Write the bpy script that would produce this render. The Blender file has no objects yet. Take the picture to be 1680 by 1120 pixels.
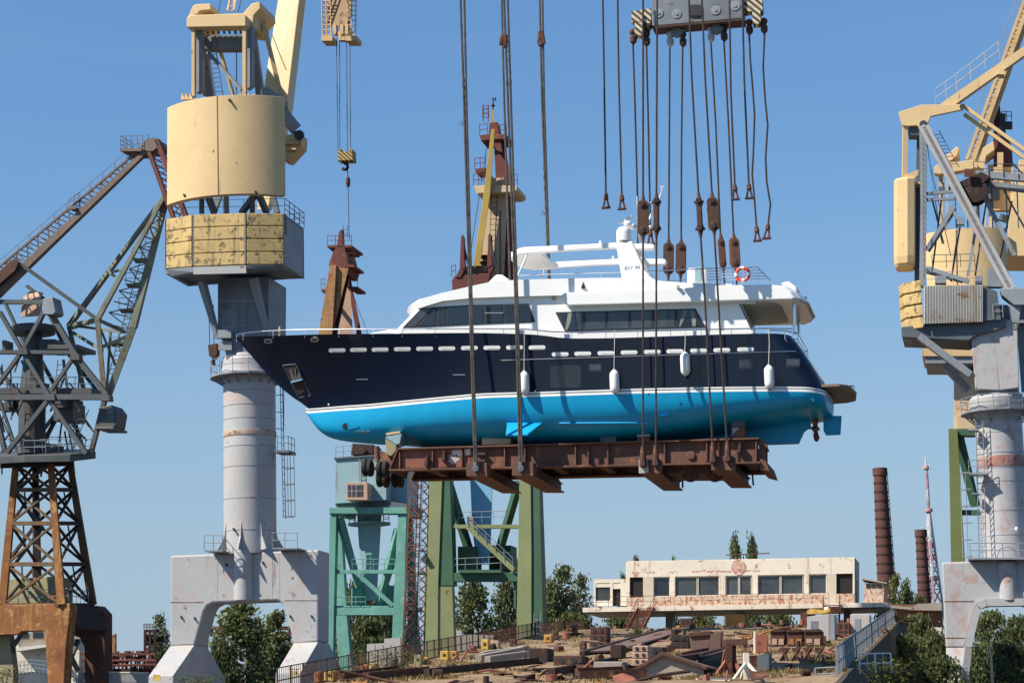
import bpy, bmesh, math, random
from mathutils import Vector, Matrix, noise
random.seed(7)
R = math.radians
sc = bpy.context.scene
COL = sc.collection
V = Vector
# ------------------------------------------------------------------ camera
FPX, W0, H0 = 3600.0, 1680.0, 1120.0
PITCH, ROLL, CAMZ = R(10.4), R(1.5), 3.0
cam = bpy.data.cameras.new("camera")
camo = bpy.data.objects.new("camera", cam)
COL.objects.link(camo)
CM = Matrix.Rotation(math.pi/2 + PITCH, 3, 'X') @ Matrix.Rotation(-ROLL, 3, 'Z')
CP = V((0, 0, CAMZ))
camo.matrix_world = Matrix.Translation(CP) @ CM.to_4x4()
cam.sensor_width = 36.0
cam.lens = 36.0*FPX/W0
cam.clip_start, cam.clip_end = 0.5, 20000
sc.camera = camo

def ray(px, py):
    return CM @ V(((px-W0/2)/FPX, (H0/2-py)/FPX, -1.0))

def at(px, py, d):
    r = ray(px, py)
    return CP + r*(d/r.y)

class Fr:
    """A yawed upright frame standing at depth d0 below picture column px0."""
    def __init__(s, px0, d0, yaw=12.0):
        s.O = at(px0, 800, d0); s.O.z = 0
        c, n = math.cos(R(yaw)), math.sin(R(yaw))
        s.A, s.B = V((c, -n, 0)), V((n, c, 0))
        s.d = d0
        s.m = d0/FPX                                # metres per pixel
    def __call__(s, px, py, b=0.0):
        r = ray(px, py)
        t = (b + s.B.dot(s.O-CP))/s.B.dot(r)
        return CP + r*t
    def w(s, a, b, z):
        return s.O + s.A*a + s.B*b + V((0, 0, z))
    def loc(s, px, py, b=0.0):
        q = s(px, py, b)
        return (q-s.O).dot(s.A), q.z

# ------------------------------------------------------------------ mesh collector
class MB:
    def __init__(s):
        s.v, s.f, s.mi, s.cur = [], [], [], 0
    def add(s, vs, fs):
        n = len(s.v)
        s.v += [V(x) for x in vs]
        for f in fs:
            s.f.append([i+n for i in f]); s.mi.append(s.cur)
        return s
    def prism(s, pts, vec):
        n = len(pts); vec = V(vec)
        vs = [V(p) for p in pts] + [V(p)+vec for p in pts]
        fs = [list(range(n)), list(range(2*n-1, n-1, -1))]
        fs += [[i, i+n, (i+1) % n + n, (i+1) % n] for i in range(n)]
        return s.add(vs, fs)
    def box(s, c, sz, rz=0.0):
        m = Matrix.Rotation(rz, 3, 'Z'); c = V(c)
        x, y, z = sz[0]/2, sz[1]/2, sz[2]/2
        vs = [c + m @ V((i*x, j*y, k*z)) for k in (-1, 1) for i, j in ((-1, -1), (1, -1), (1, 1), (-1, 1))]
        return s.add(vs, [[0, 3, 2, 1], [4, 5, 6, 7], [0, 1, 5, 4], [1, 2, 6, 5], [2, 3, 7, 6], [3, 0, 4, 7]])
    def bar(s, p, q, w, h=None, w2=None, h2=None, up=(0, 0, 1)):
        p, q = V(p), V(q); h = w if h is None else h
        w2 = w if w2 is None else w2; h2 = h if h2 is None else h2
        d = (q-p).normalized(); u = V(up)
        if abs(d.dot(u)) > .98: u = V((0, 1, 0))
        x = d.cross(u).normalized(); y = x.cross(d)
        vs = []
        for c, ww, hh in ((p, w, h), (q, w2, h2)):
            vs += [c + x*(i*ww/2) + y*(j*hh/2) for i, j in ((-1, -1), (1, -1), (1, 1), (-1, 1))]
        return s.add(vs, [[0, 3, 2, 1], [4, 5, 6, 7], [0, 1, 5, 4], [1, 2, 6, 5], [2, 3, 7, 6], [3, 0, 4, 7]])
    def path(s, pts, r, n=6, r2=None):
        pts = [V(p) for p in pts]; k = len(pts); r2 = r if r2 is None else r2
        vs, fs = [], []
        for i, p in enumerate(pts):
            d = (pts[min(i+1, k-1)] - pts[max(i-1, 0)]).normalized()
            u = V((0, 0, 1)) if abs(d.z) < .9 else V((0, 1, 0))
            x = d.cross(u).normalized(); y = x.cross(d)
            rr = r + (r2-r)*i/max(1, k-1)
            vs += [p + x*(rr*math.cos(2*math.pi*j/n)) + y*(rr*math.sin(2*math.pi*j/n)) for j in range(n)]
        for i in range(k-1):
            fs += [[i*n+j, i*n+(j+1) % n, (i+1)*n+(j+1) % n, (i+1)*n+j] for j in range(n)]
        fs += [list(range(n-1, -1, -1)), list(range((k-1)*n, k*n))]
        return s.add(vs, fs)
    def tube(s, p, q, r, n=6, r2=None):
        return s.path([p, q], r, n, r2)
    def lathe(s, c, prof, n=24, axis=None, x=None):
        c = V(c); ax = V(axis or (0, 0, 1)).normalized()
        x = V(x).normalized() if x else (V((1, 0, 0)) if abs(ax.x) < .9 else V((0, 0, 1)))
        x = (x - ax*x.dot(ax)).normalized(); y = ax.cross(x)
        vs, fs = [], []
        for r, z in prof:
            vs += [c + ax*z + x*(r*math.cos(2*math.pi*j/n)) + y*(r*math.sin(2*math.pi*j/n)) for j in range(n)]
        for i in range(len(prof)-1):
            fs += [[i*n+j, i*n+(j+1) % n, (i+1)*n+(j+1) % n, (i+1)*n+j] for j in range(n)]
        fs += [list(range(n-1, -1, -1)), list(range((len(prof)-1)*n, len(prof)*n))]
        return s.add(vs, fs)
    def loft(s, rings, cap=True):
        n = len(rings[0]); vs = [p for r in rings for p in r]
        fs = []
        for i in range(len(rings)-1):
            fs += [[i*n+j, i*n+(j+1) % n, (i+1)*n+(j+1) % n, (i+1)*n+j] for j in range(n)]
        if cap: fs += [list(range(n-1, -1, -1)), list(range((len(rings)-1)*n, len(rings)*n))]
        return s.add(vs, fs)
    # px helpers
    def pp(s, fr, pts, b0, b1):
        return s.prism([fr(x, y, b0) for x, y in pts], fr.B*(b1-b0))
    def pb(s, fr, x0, y0, x1, y1, b0, b1):
        return s.pp(fr, [(x0, y0), (x1, y0), (x1, y1), (x0, y1)], b0, b1)
    def pbar(s, fr, p, q, w, h=None, w2=None, h2=None):
        return s.bar(fr(*p), fr(*q), w, h, w2, h2)
    def build(s, name, mat, parent=None, smooth=False, bevel=0, base=None):
        off = V((0, 0, 0))
        if parent is not None: off = V(parent['o'])
        elif base is not None: off = V(base)
        elif s.v:
            lo = [min(p[i] for p in s.v) for i in range(3)]; hi = [max(p[i] for p in s.v) for i in range(3)]
            off = V(((lo[0]+hi[0])/2, (lo[1]+hi[1])/2, lo[2]))
        me = bpy.data.meshes.new(name)
        me.from_pydata([tuple(p-off) for p in s.v], [], s.f)
        mats = mat if isinstance(mat, (list, tuple)) else [mat]
        for m in mats: me.materials.append(m)
        me.polygons.foreach_set('material_index', s.mi)
        bm = bmesh.new(); bm.from_mesh(me)
        bmesh.ops.recalc_face_normals(bm, faces=bm.faces)
        bm.to_mesh(me); bm.free()
        if smooth:
            me.polygons.foreach_set('use_smooth', [True]*len(me.polygons))
            try: me.set_sharp_from_angle(angle=R(smooth if smooth is not True else 40))
            except Exception: pass
        o = bpy.data.objects.new(name, me)
        COL.objects.link(o)
        if parent is not None: o.parent = parent
        else: o.location = off
        o['o'] = tuple(off)
        if bevel:
            b = o.modifiers.new('bevel', 'BEVEL'); b.width = bevel; b.segments = 2; b.limit_method = 'ANGLE'; b.angle_limit = R(35)
        return o

def thing(name, label, cat, loc, group=None):
    o = bpy.data.objects.new(name, None); COL.objects.link(o)
    o.empty_display_size = .5; o.location = loc; o['o'] = tuple(loc)
    return tag(o, label, cat, group)
def tag(o, label, cat, group=None):
    o['label'] = label; o['category'] = cat
    if group: o['group'] = group
    return o
def struct(o, kind='structure'):
    o['kind'] = kind; return o
def dup(o, loc, rz=0.0, scale=None, label=None, parent=None):
    c = o.copy(); COL.objects.link(c)
    if parent is None:
        c.location = loc; c.rotation_euler = (0, 0, rz)
        if scale: c.scale = scale
        if label: c['label'] = label
    else: c.parent = parent
    for ch in [k for k in o.children]: dup(ch, None, parent=c)
    return c

# ------------------------------------------------------------------ small assemblies
def rail(mb, pts, h=1.0, n=2, step=1.2, r=.025):
    pts = [V(p) for p in pts]; up = V((0, 0, 1))
    for a, b in zip(pts[:-1], pts[1:]):
        for k in range(n):
            hh = h*(k+1)/n
            mb.tube(a+up*hh, b+up*hh, r, 5)
        m = max(1, round((b-a).length/step))
        for i in range(m): mb.tube(a.lerp(b, i/m), a.lerp(b, i/m)+up*h, r, 5)
    mb.tube(pts[-1], pts[-1]+up*h, r, 5)
def ladder(mb, p, q, side, w=.5, step=.35, r=.025):
    p, q, side = V(p), V(q), V(side).normalized()
    mb.tube(p-side*w/2, q-side*w/2, r, 5); mb.tube(p+side*w/2, q+side*w/2, r, 5)
    n = max(2, int((q-p).length/step))
    for i in range(1, n):
        c = p.lerp(q, i/n); mb.tube(c-side*w/2, c+side*w/2, r*.8, 4)
def cage(mb, p, q, out, side, w=.7, step=1.2, r=.02):
    p, q, out, side = V(p), V(q), V(out).normalized(), V(side).normalized()
    n = max(2, int((q-p).length/step)); prev = None
    for i in range(n+1):
        c = p.lerp(q, i/n)
        ring = [c + side*(w/2*math.cos(t)) + out*(w*math.sin(t)) for t in [math.pi*k/6 for k in range(7)]]
        mb.path(ring, r, 4)
        if prev:
            for k in (1, 3, 5): mb.tube(prev[k], ring[k], r, 4)
        prev = ring
def truss(mb, p0, p1, q0, q1, n, r, chords=True, rc=None):
    """zigzag between two chords p0-p1 and q0-q1"""
    p0, p1, q0, q1 = V(p0), V(p1), V(q0), V(q1)
    if chords:
        mb.bar(p0, p1, rc or r*1.8); mb.bar(q0, q1, rc or r*1.8)
    for i in range(n):
        a, b = p0.lerp(p1, i/n), q0.lerp(q1, i/n)
        c, d = p0.lerp(p1, (i+1)/n), q0.lerp(q1, (i+1)/n)
        mb.bar(a, b, r)
        if i % 2: mb.bar(b, c, r)
        else: mb.bar(a, d, r)
    mb.bar(p1, q1, r)

# ------------------------------------------------------------------ materials
def node(nt, t, **kw):
    n = nt.nodes.new(t)
    for k, v in kw.items():
        if k.startswith('i_'): n.inputs[k[2:].replace('_', ' ')].default_value = v
        else: setattr(n, k, v)
    return n
def newmat(name):
    m = bpy.data.materials.new(name); m.use_nodes = True
    nt = m.node_tree
    return m, nt, nt.nodes['Principled BSDF']
def c4(c): return (c[0], c[1], c[2], 1)
def ramp(nt, src, a, b, ca=0.0, cb=1.0):
    n = node(nt, 'ShaderNodeMapRange'); n.clamp = True
    n.inputs['From Min'].default_value = a; n.inputs['From Max'].default_value = b
    n.inputs['To Min'].default_value = ca; n.inputs['To Max'].default_value = cb
    nt.links.new(src, n.inputs['Value']); return n.outputs['Result']
def mixc(nt, fac, a, b):
    n = node(nt, 'ShaderNodeMix', data_type='RGBA')
    if hasattr(fac, 'node'): nt.links.new(fac, n.inputs[0])
    else: n.inputs[0].default_value = fac
    for s, x in ((6, a), (7, b)):
        if hasattr(x, 'node'): nt.links.new(x, n.inputs[s])
        else: n.inputs[s].default_value = c4(x)
    return n.outputs[2]
def noisef(nt, scale, sxyz=(1, 1, 1), detail=4, rough=.6, off=0.0):
    tc = node(nt, 'ShaderNodeTexCoord'); mp = node(nt, 'ShaderNodeMapping')
    mp.inputs['Scale'].default_value = sxyz; mp.inputs['Location'].default_value = (off, off*1.7, off*.6)
    nt.links.new(tc.outputs['Object'], mp.inputs['Vector'])
    n = node(nt, 'ShaderNodeTexNoise'); n.inputs['Scale'].default_value = scale
    n.inputs['Detail'].default_value = detail; n.inputs['Roughness'].default_value = rough
    nt.links.new(mp.outputs['Vector'], n.inputs['Vector'])
    return n.outputs['Fac']
def mul(nt, a, b):
    n = node(nt, 'ShaderNodeMath', operation='MULTIPLY')
    for i, x in enumerate((a, b)):
        if hasattr(x, 'node'): nt.links.new(x, n.inputs[i])
        else: n.inputs[i].default_value = x
    return n.outputs[0]
_k = [0]
def worn(name, col, col2=None, rust=(.13, .05, .025), amt=.25, patch=None, pamt=.0, rough=.6, scale=.6, bump=.15, spec=.3, streak=1.0):
    """weathered paint: two paint tones, soft patches of an undercoat, rust spots and vertical rust streaks"""
    m, nt, bs = newmat(name); _k[0] += 1; off = _k[0]*3.7
    col2 = col2 or tuple(c*.75 for c in col)
    c = mixc(nt, ramp(nt, noisef(nt, scale*.5, off=off, detail=6, rough=.65), .35, .68), col, col2)
    fine = noisef(nt, scale*7, off=off+5, detail=5, rough=.7)
    c = mixc(nt, ramp(nt, fine, .45, .8, 0, .28), c, tuple(x*.6 for x in col2))
    if patch:
        p = noisef(nt, scale*1.6, (1, 1, .75), 6, .72, off+9)
        c = mixc(nt, ramp(nt, p, .66-pamt, .74-pamt*.7, 0, .8), c, patch)
    if amt > 0:
        spots = noisef(nt, scale*2.2, off=off+13, detail=7, rough=.75)
        stre = noisef(nt, scale*2.5, (1, 1, .09), 5, .7, off+21)
        f1 = ramp(nt, spots, .665-amt*.3, .71-amt*.27)
        f2 = ramp(nt, stre, .66-amt*.3, .78-amt*.25, 0, .8*streak)
        c = mixc(nt, f1, c, rust)
        rr = mixc(nt, fine, tuple(x*.7 for x in rust), tuple(min(1, x*1.7) for x in rust))
        c = mixc(nt, f2, c, rr)
    nt.links.new(c, bs.inputs['Base Color'])
    bs.inputs['Roughness'].default_value = rough
    bs.inputs['Specular IOR Level'].default_value = spec
    if bump:
        bp = node(nt, 'ShaderNodeBump'); bp.inputs['Strength'].default_value = bump; bp.inputs['Distance'].default_value = .04
        nt.links.new(noisef(nt, scale*1.2, off=off+2, detail=5), bp.inputs['Height'])
        nt.links.new(bp.outputs[0], bs.inputs['Normal'])
    return m
def plain(name, col, rough=.5, metal=0.0, spec=.5, coat=0.0, var=.12, vs=1.5, wavy=0):
    m, nt, bs = newmat(name); _k[0] += 1
    c = mixc(nt, ramp(nt, noisef(nt, vs, off=_k[0]*2.1, detail=5), .3, .75), tuple(min(1, x*(1+var)) for x in col), tuple(x*(1-var*1.5) for x in col))
    nt.links.new(c, bs.inputs['Base Color'])
    bs.inputs['Roughness'].default_value = rough; bs.inputs['Metallic'].default_value = metal
    bs.inputs['Specular IOR Level'].default_value = spec; bs.inputs['Coat Weight'].default_value = coat
    bs.inputs['Coat Roughness'].default_value = .04
    if wavy:
        bp = node(nt, 'ShaderNodeBump'); bp.inputs['Strength'].default_value = wavy; bp.inputs['Distance'].default_value = .5
        nt.links.new(noisef(nt, .55, detail=2, off=3.3), bp.inputs['Height']); nt.links.new(bp.outputs[0], bs.inputs['Normal'])
    return m
def stripes(name, c1, c2, k, axis=(1, 0, 1)):
    m, nt, bs = newmat(name)
    tc = node(nt, 'ShaderNodeTexCoord')
    d = node(nt, 'ShaderNodeVectorMath', operation='DOT_PRODUCT'); d.inputs[1].default_value = tuple(a*k for a in axis)
    nt.links.new(tc.outputs['Object'], d.inputs[0])
    fr = node(nt, 'ShaderNodeMath', operation='FRACT'); nt.links.new(d.outputs['Value'], fr.inputs[0])
    g = node(nt, 'ShaderNodeMath', operation='GREATER_THAN'); g.inputs[1].default_value = .5; nt.links.new(fr.outputs[0], g.inputs[0])
    c = mixc(nt, g.outputs[0], c1, c2)
    c = mixc(nt, ramp(nt, noisef(nt, 3, detail=6), .5, .75, 0, .6), c, (.16, .09, .05))
    nt.links.new(c, bs.inputs['Base Color']); bs.inputs['Roughness'].default_value = .65
    return m
def leafmat(name, dark, light):
    m, nt, bs = newmat(name)
    g = node(nt, 'ShaderNodeNewGeometry')
    c = mixc(nt, g.outputs['Random Per Island'], dark, light)
    c = mixc(nt, ramp(nt, noisef(nt, .35, detail=3), .4, .65, 0, .45), c, tuple(x*.8 for x in dark))
    nt.links.new(c, bs.inputs['Base Color']); bs.inputs['Roughness'].default_value = .55; bs.inputs['Specular IOR Level'].default_value = .3
    tr = node(nt, 'ShaderNodeBsdfTranslucent'); nt.links.new(c, tr.inputs['Color'])
    mx = node(nt, 'ShaderNodeMixShader'); mx.inputs[0].default_value = .38
    nt.links.new(bs.outputs[0], mx.inputs[1]); nt.links.new(tr.outputs[0], mx.inputs[2])
    nt.links.new(mx.outputs[0], nt.nodes['Material Output'].inputs[0])
    return m

M = {}
PINK = (.44, .33, .30)
M['cream'] = worn('cream_paint', (.67, .48, .245), (.62, .44, .22), amt=.07, scale=.5, bump=.06, rough=.5)
M['cream_old'] = worn('cream_paint_faded', (.61, .425, .215), (.49, .335, .175), amt=.16, scale=.7, rough=.6)
M['ballast'] = worn('dirty_yellow_ballast', (.58, .41, .17), (.46, .32, .14), rust=(.13, .10, .06), amt=.42, scale=.9, rough=.8)
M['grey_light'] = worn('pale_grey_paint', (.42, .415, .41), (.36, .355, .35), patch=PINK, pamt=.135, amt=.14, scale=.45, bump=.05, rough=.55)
M['grey_rusty'] = worn('pale_grey_rusting_paint', (.42, .42, .42), (.37, .36, .36), patch=(.38, .22, .19), pamt=.13, amt=.12, scale=.5, bump=.05, rough=.55)
M['grey'] = worn('grey_paint', (.26, .28, .30), (.19, .21, .23), amt=.12, scale=.7, rough=.55)
M['grey_dark'] = worn('dark_grey_paint', (.115, .135, .15), (.075, .088, .10), amt=.16, scale=.8, rough=.5)
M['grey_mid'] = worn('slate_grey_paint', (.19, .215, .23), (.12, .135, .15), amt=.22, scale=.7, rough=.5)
M['black'] = plain('black_grease', (.02, .02, .022), .5)
M['rust'] = worn('rusty_steel', (.085, .040, .028), (.055, .028, .022), rust=(.16, .06, .028), amt=.35, scale=.8, rough=.8)
M['rust_red'] = worn('red_primer_steel', (.16, .045, .03), (.10, .035, .026), rust=(.20, .09, .05), amt=.28, scale=.8, rough=.75)
M['rust_dark'] = worn('dark_rusted_steel', (.045, .026, .021), (.03, .02, .017), rust=(.10, .045, .025), amt=.3, scale=1., rough=.8)
M['rust_orange'] = worn('orange_rust_steel', (.31, .125, .04), (.15, .06, .025), rust=(.37, .20, .07), amt=.42, scale=.7, rough=.85)
M['rust_olive'] = worn('rusty_olive_lattice', (.12, .075, .04), (.07, .06, .035), rust=(.20, .075, .028), amt=.42, scale=.6, rough=.8)
M['maroon'] = worn('maroon_paint', (.14, .035, .03), (.10, .028, .025), rust=(.09, .05, .035), amt=.2, scale=.7, rough=.65)
M['ochre'] = worn('ochre_paint_over_red', (.34, .20, .075), (.26, .13, .06), rust=(.20, .05, .03), amt=.42, scale=.8, rough=.75, streak=1)
M['mustard'] = worn('mustard_paint', (.40, .28, .06), (.33, .22, .05), amt=.14, scale=.8)
M['beige'] = worn('beige_paint', (.56, .42, .26), (.47, .34, .21), amt=.14, scale=.8)
M['beige_pink'] = worn('beige_faded_pink', (.46, .30, .22), (.38, .25, .19), amt=.16, scale=.8)
M['teal'] = worn('teal_paint', (.135, .335, .275), (.10, .26, .21), patch=(.24, .40, .36), pamt=.12, amt=.14, scale=.5)
M['blue_pale'] = worn('pale_blue_paint', (.27, .41, .44), (.22, .34, .37), amt=.12, scale=.5)
M['blue_sky'] = worn('sky_blue_paint', (.18, .41, .58), (.14, .34, .50), amt=.11, scale=.5)
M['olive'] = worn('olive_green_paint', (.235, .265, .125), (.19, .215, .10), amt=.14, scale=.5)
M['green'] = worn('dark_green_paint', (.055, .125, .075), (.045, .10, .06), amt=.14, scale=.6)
M['green_bright'] = worn('leaf_green_paint', (.15, .175, .06), (.12, .14, .048), amt=.08, scale=.5)
M['white_wall'] = worn('peeling_white_paint', (.72, .66, .55), (.64, .57, .47), rust=(.33, .10, .05), amt=.27, scale=.45, rough=.8)
M['rust_panel'] = worn('flaking_panel', (.55, .45, .36), (.45, .33, .25), rust=(.26, .09, .045), amt=.5, scale=1.5, rough=.85)
M['concrete'] = worn('pale_concrete', (.46, .44, .41), (.38, .36, .33), rust=(.24, .21, .18), amt=.15, scale=.6, rough=.9)
M['conc_grey'] = worn('weathered_roof_sheet', (.36, .32, .27), (.28, .24, .20), rust=(.24, .15, .09), amt=.25, scale=1, rough=.9)
M['earth'] = worn('dusty_yard_earth', (.29, .205, .12), (.20, .135, .08), rust=(.12, .065, .04), amt=.5, scale=.35, rough=.95, streak=0, bump=.5)
M['dry_grass'] = leafmat('dry_grass', (.17, .125, .045), (.38, .28, .11))
M['brick'] = worn('dark_red_brick', (.125, .052, .04), (.095, .042, .034), rust=(.05, .03, .026), amt=.25, scale=.5, rough=.9)
M['brick_band'] = worn('rusted_iron_hoop', (.055, .03, .026), amt=0, scale=1)
M['glass'] = plain('dark_window_glass', (.014, .018, .024), .06, 0, .8, var=.3, vs=.6)
M['glass_grey'] = plain('dusty_window_glass', (.05, .06, .065), .12, 0, .6, var=.35, vs=.5)
M['navy'] = plain('navy_gelcoat', (.0035, .005, .017), .05, 0, .45, .1, var=.1, wavy=.016)
M['antifoul'] = plain('cyan_antifouling', (.0, .29, .53), .40, 0, .4, var=.09, vs=.7, wavy=.03)
M['white'] = plain('white_gelcoat', (.80, .79, .76), .28, 0, .5, .25, var=.02)
M['white_soft'] = plain('white_vinyl', (.74, .73, .70), .5, 0, .4, var=.04)
M['steel'] = plain('polished_steel', (.68, .68, .70), .22, 1.0, .5, var=.08)
M['rope'] = plain('steel_wire_rope', (.085, .072, .06), .6, .2, .4, var=.35, vs=3)
M['rope_dark'] = plain('greased_wire_rope', (.05, .035, .028), .6, .2, .4, var=.4, vs=3)
M['teak'] = worn('teak_slats', (.23, .175, .13), (.16, .125, .095), rust=(.10, .06, .04), amt=.15, scale=3, rough=.6)
M['bronze'] = plain('bronze', (.20, .11, .06), .35, .8, .5, var=.3)
M['orange'] = plain('orange_plastic', (.75, .06, .025), .4, 0, .5, var=.05)
M['tyre'] = plain('tyre_rubber', (.022, .021, .02), .8, 0, .3, var=.3)
M['hazard'] = stripes('hazard_stripes', (.03, .03, .03), (.62, .50, .33), 3.3, (1, 0, 1))
M['hazard_yellow'] = stripes('yellow_hazard_stripes', (.05, .045, .03), (.45, .31, .08), 3.2, (1, 0, 1))
M['leaf'] = leafmat('poplar_leaves', (.075, .098, .032), (.20, .22, .085))
M['leaf_dark'] = leafmat('dark_leaves', (.06, .08, .027), (.165, .185, .07))
M['leaf_dry'] = leafmat('dusty_olive_leaves', (.065, .078, .024), (.19, .19, .07))
M['leaf_grey'] = leafmat('silvery_leaves', (.075, .09, .04), (.22, .235, .115))
M['bark'] = worn('bark', (.10, .075, .055), amt=0, scale=2, rough=.95)
M['yellow'] = plain('yellow_block_paint', (.55, .36, .08), .8, var=.25)
M['orange_box'] = worn('orange_sheet_steel', (.47, .25, .06), (.38, .19, .05), amt=.22, scale=1, rough=.7)
M['emblem'] = worn('worn_red_emblem', (.36, .07, .04), (.45, .14, .09), rust=(.66, .58, .48), amt=.62, scale=1.8, rough=.85, streak=0)
M['lettering'] = worn('faded_red_lettering', (.42, .11, .06), (.50, .20, .13), rust=(.66, .58, .48), amt=.42, scale=2.5, rough=.85, streak=0)
M['curtain'] = plain('net_curtain', (.20, .20, .18), .8, var=.3)
M['lettergrey'] = plain('grey_blue_lettering', (.30, .34, .42), .5)
M['rope_pale'] = plain('pale_cord', (.55, .53, .48), .8)
M['rust_primed'] = worn('brick_red_primer', (.29, .10, .065), (.19, .075, .052), rust=(.07, .04, .03), amt=.3, scale=.9, rough=.8)
M['olive_dull'] = worn('khaki_paint', (.30, .27, .15), (.24, .21, .12), amt=.12, scale=1.5)
M['rust_band'] = worn('banded_rust_stain', (.44, .40, .36), (.40, .30, .22), rust=(.22, .10, .04), amt=.42, scale=.8)
M['rust_patch'] = worn('broad_rust_stain', (.30, .12, .09), (.40, .30, .28), rust=(.24, .07, .05), amt=.35, scale=.8)
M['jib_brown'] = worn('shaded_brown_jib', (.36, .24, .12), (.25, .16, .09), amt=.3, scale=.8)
M['arm_brown'] = worn('grey_brown_arm', (.17, .125, .10), (.12, .09, .075), amt=.28, scale=.8)
M['grey_green'] = worn('grey_green_lattice', (.20, .22, .17), (.14, .15, .11), rust=(.16, .075, .035), amt=.36, scale=.8)
M['corrug'] = worn('corrugated_sheet', (.42, .42, .41), (.34, .33, .31), rust=(.26, .16, .07), amt=.34, scale=.35, rough=.5)
M['tower_white'] = worn('pale_tower_paint', (.62, .60, .60), amt=.04)
M['slate'] = worn('dark_slate_steel', (.088, .10, .104), (.055, .062, .062), rust=(.10, .05, .028), amt=.32, scale=.7, rough=.5)
M['beige_pale'] = worn('pale_beige_pier', (.60, .52, .42), amt=.06)
M['dark_interior'] = plain('dark_interior', (.012, .012, .012), .9)
M['emblem_pale'] = worn('worn_emblem_field', (.62, .50, .40), (.50, .25, .17), rust=(.38, .09, .05), amt=.42, scale=2.5, streak=0)
M['leaf_fresh'] = leafmat('yellow_green_leaves', (.05, .075, .015), (.15, .17, .04))
M['hopper_brown'] = worn('brown_oxidised_plate', (.17, .105, .08), (.13, .08, .062), amt=.18, scale=.8, rough=.7)
M['brick_wall'] = worn('old_brick_wall', (.20, .10, .07), (.15, .075, .055), rust=(.26, .17, .12), amt=.2, scale=.8, rough=.9)
M['rust_trolley'] = worn('brown_rusty_girder', (.15, .072, .05), (.10, .052, .04), rust=(.24, .10, .05), amt=.33, scale=.8, rough=.8)
M['trolley_dark'] = worn('dark_rusty_girder', (.085, .045, .034), (.06, .034, .027), rust=(.16, .07, .035), amt=.33, scale=.8, rough=.8)
M['wall_dark'] = worn('dark_slipway_side', (.075, .06, .045), (.05, .042, .034), amt=.3, scale=.6, rough=.9)
M['leaf_brown'] = leafmat('withered_leaves', (.06, .03, .014), (.15, .075, .035))
M['soffit'] = worn('bounce_lit_varnish', (.72, .60, .45), (.62, .51, .38), rust=(.25, .18, .12), amt=.25, scale=2, rough=.5)  # varnished wood, colour raised to stand in for light bounced off the deck
M['yard_dark'] = worn('dark_yard_surface', (.05, .05, .053), (.036, .036, .04), amt=.06, scale=.3, rough=.95)
M['pink_red'] = worn('haze_paled_tower_red', (.52, .30, .31), amt=.03)  # red paled in the colour itself, standing in for distance haze

m_, nt_, bs_ = newmat('harbour_water'); bs_.inputs['Base Color'].default_value = (.03, .05, .05, 1); bs_.inputs['Roughness'].default_value = .12
bp_ = node(nt_, 'ShaderNodeBump'); bp_.inputs['Strength'].default_value = .4; nt_.links.new(noisef(nt_, .8, (1, 1, 1), 4), bp_.inputs['Height']); nt_.links.new(bp_.outputs[0], bs_.inputs['Normal'])
M['water'] = m_
# ------------------------------------------------------------------ sun and sky
SUN_AZ, SUN_EL = R(66), R(48)            # azimuth to the left of straight behind the camera
sd = V((-math.sin(SUN_AZ)*math.cos(SUN_EL), -math.cos(SUN_AZ)*math.cos(SUN_EL), math.sin(SUN_EL)))
sl = bpy.data.lights.new('sun', 'SUN'); sl.energy = 5.0; sl.angle = R(.53); sl.color = (1, .93, .81)
so = bpy.data.objects.new('sun', sl); COL.objects.link(so)
so.rotation_euler = sd.to_track_quat('Z', 'Y').to_euler(); so.location = sd*300
wd = bpy.data.worlds.new("World"); sc.world = wd; wd.use_nodes = True
nt = wd.node_tree; bg = nt.nodes['Background']
sky = nt.nodes.new('ShaderNodeTexSky'); sky.sky_type = 'NISHITA'; sky.sun_disc = False
sky.sun_elevation = SUN_EL; sky.sun_rotation = math.atan2(sd.x, sd.y)
sky.air_density = 1.0; sky.dust_density = 0.0; sky.ozone_density = 2.6; sky.altitude = 0
hs_ = nt.nodes.new('ShaderNodeHueSaturation'); hs_.inputs['Saturation'].default_value = 1.18; hs_.inputs['Value'].default_value = 1.22
nt.links.new(sky.outputs[0], hs_.inputs['Color'])
# milky band of humid air low on the horizon
tc_ = nt.nodes.new('ShaderNodeTexCoord'); sp_ = nt.nodes.new('ShaderNodeSeparateXYZ'); nt.links.new(tc_.outputs['Generated'], sp_.inputs[0])
mr_ = nt.nodes.new('ShaderNodeMapRange'); mr_.interpolation_type = 'SMOOTHSTEP'
for k_, v_ in (('From Min', .0), ('From Max', .27), ('To Min', .92), ('To Max', 0.0)): mr_.inputs[k_].default_value = v_
nt.links.new(sp_.outputs['Z'], mr_.inputs['Value'])
mv_ = nt.nodes.new('ShaderNodeMapRange'); nt.links.new(sp_.outputs['Z'], mv_.inputs['Value'])
for k_, v_ in (('From Min', .06), ('From Max', .36), ('To Min', .88), ('To Max', 1.24)): mv_.inputs[k_].default_value = v_
nt.links.new(mv_.outputs[0], hs_.inputs['Value'])
mx_ = nt.nodes.new('ShaderNodeMix'); mx_.data_type = 'RGBA'; mx_.inputs[7].default_value = (2.85, 3.9, 5.1, 1)
nt.links.new(mr_.outputs[0], mx_.inputs[0]); nt.links.new(hs_.outputs[0], mx_.inputs[6])
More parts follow.
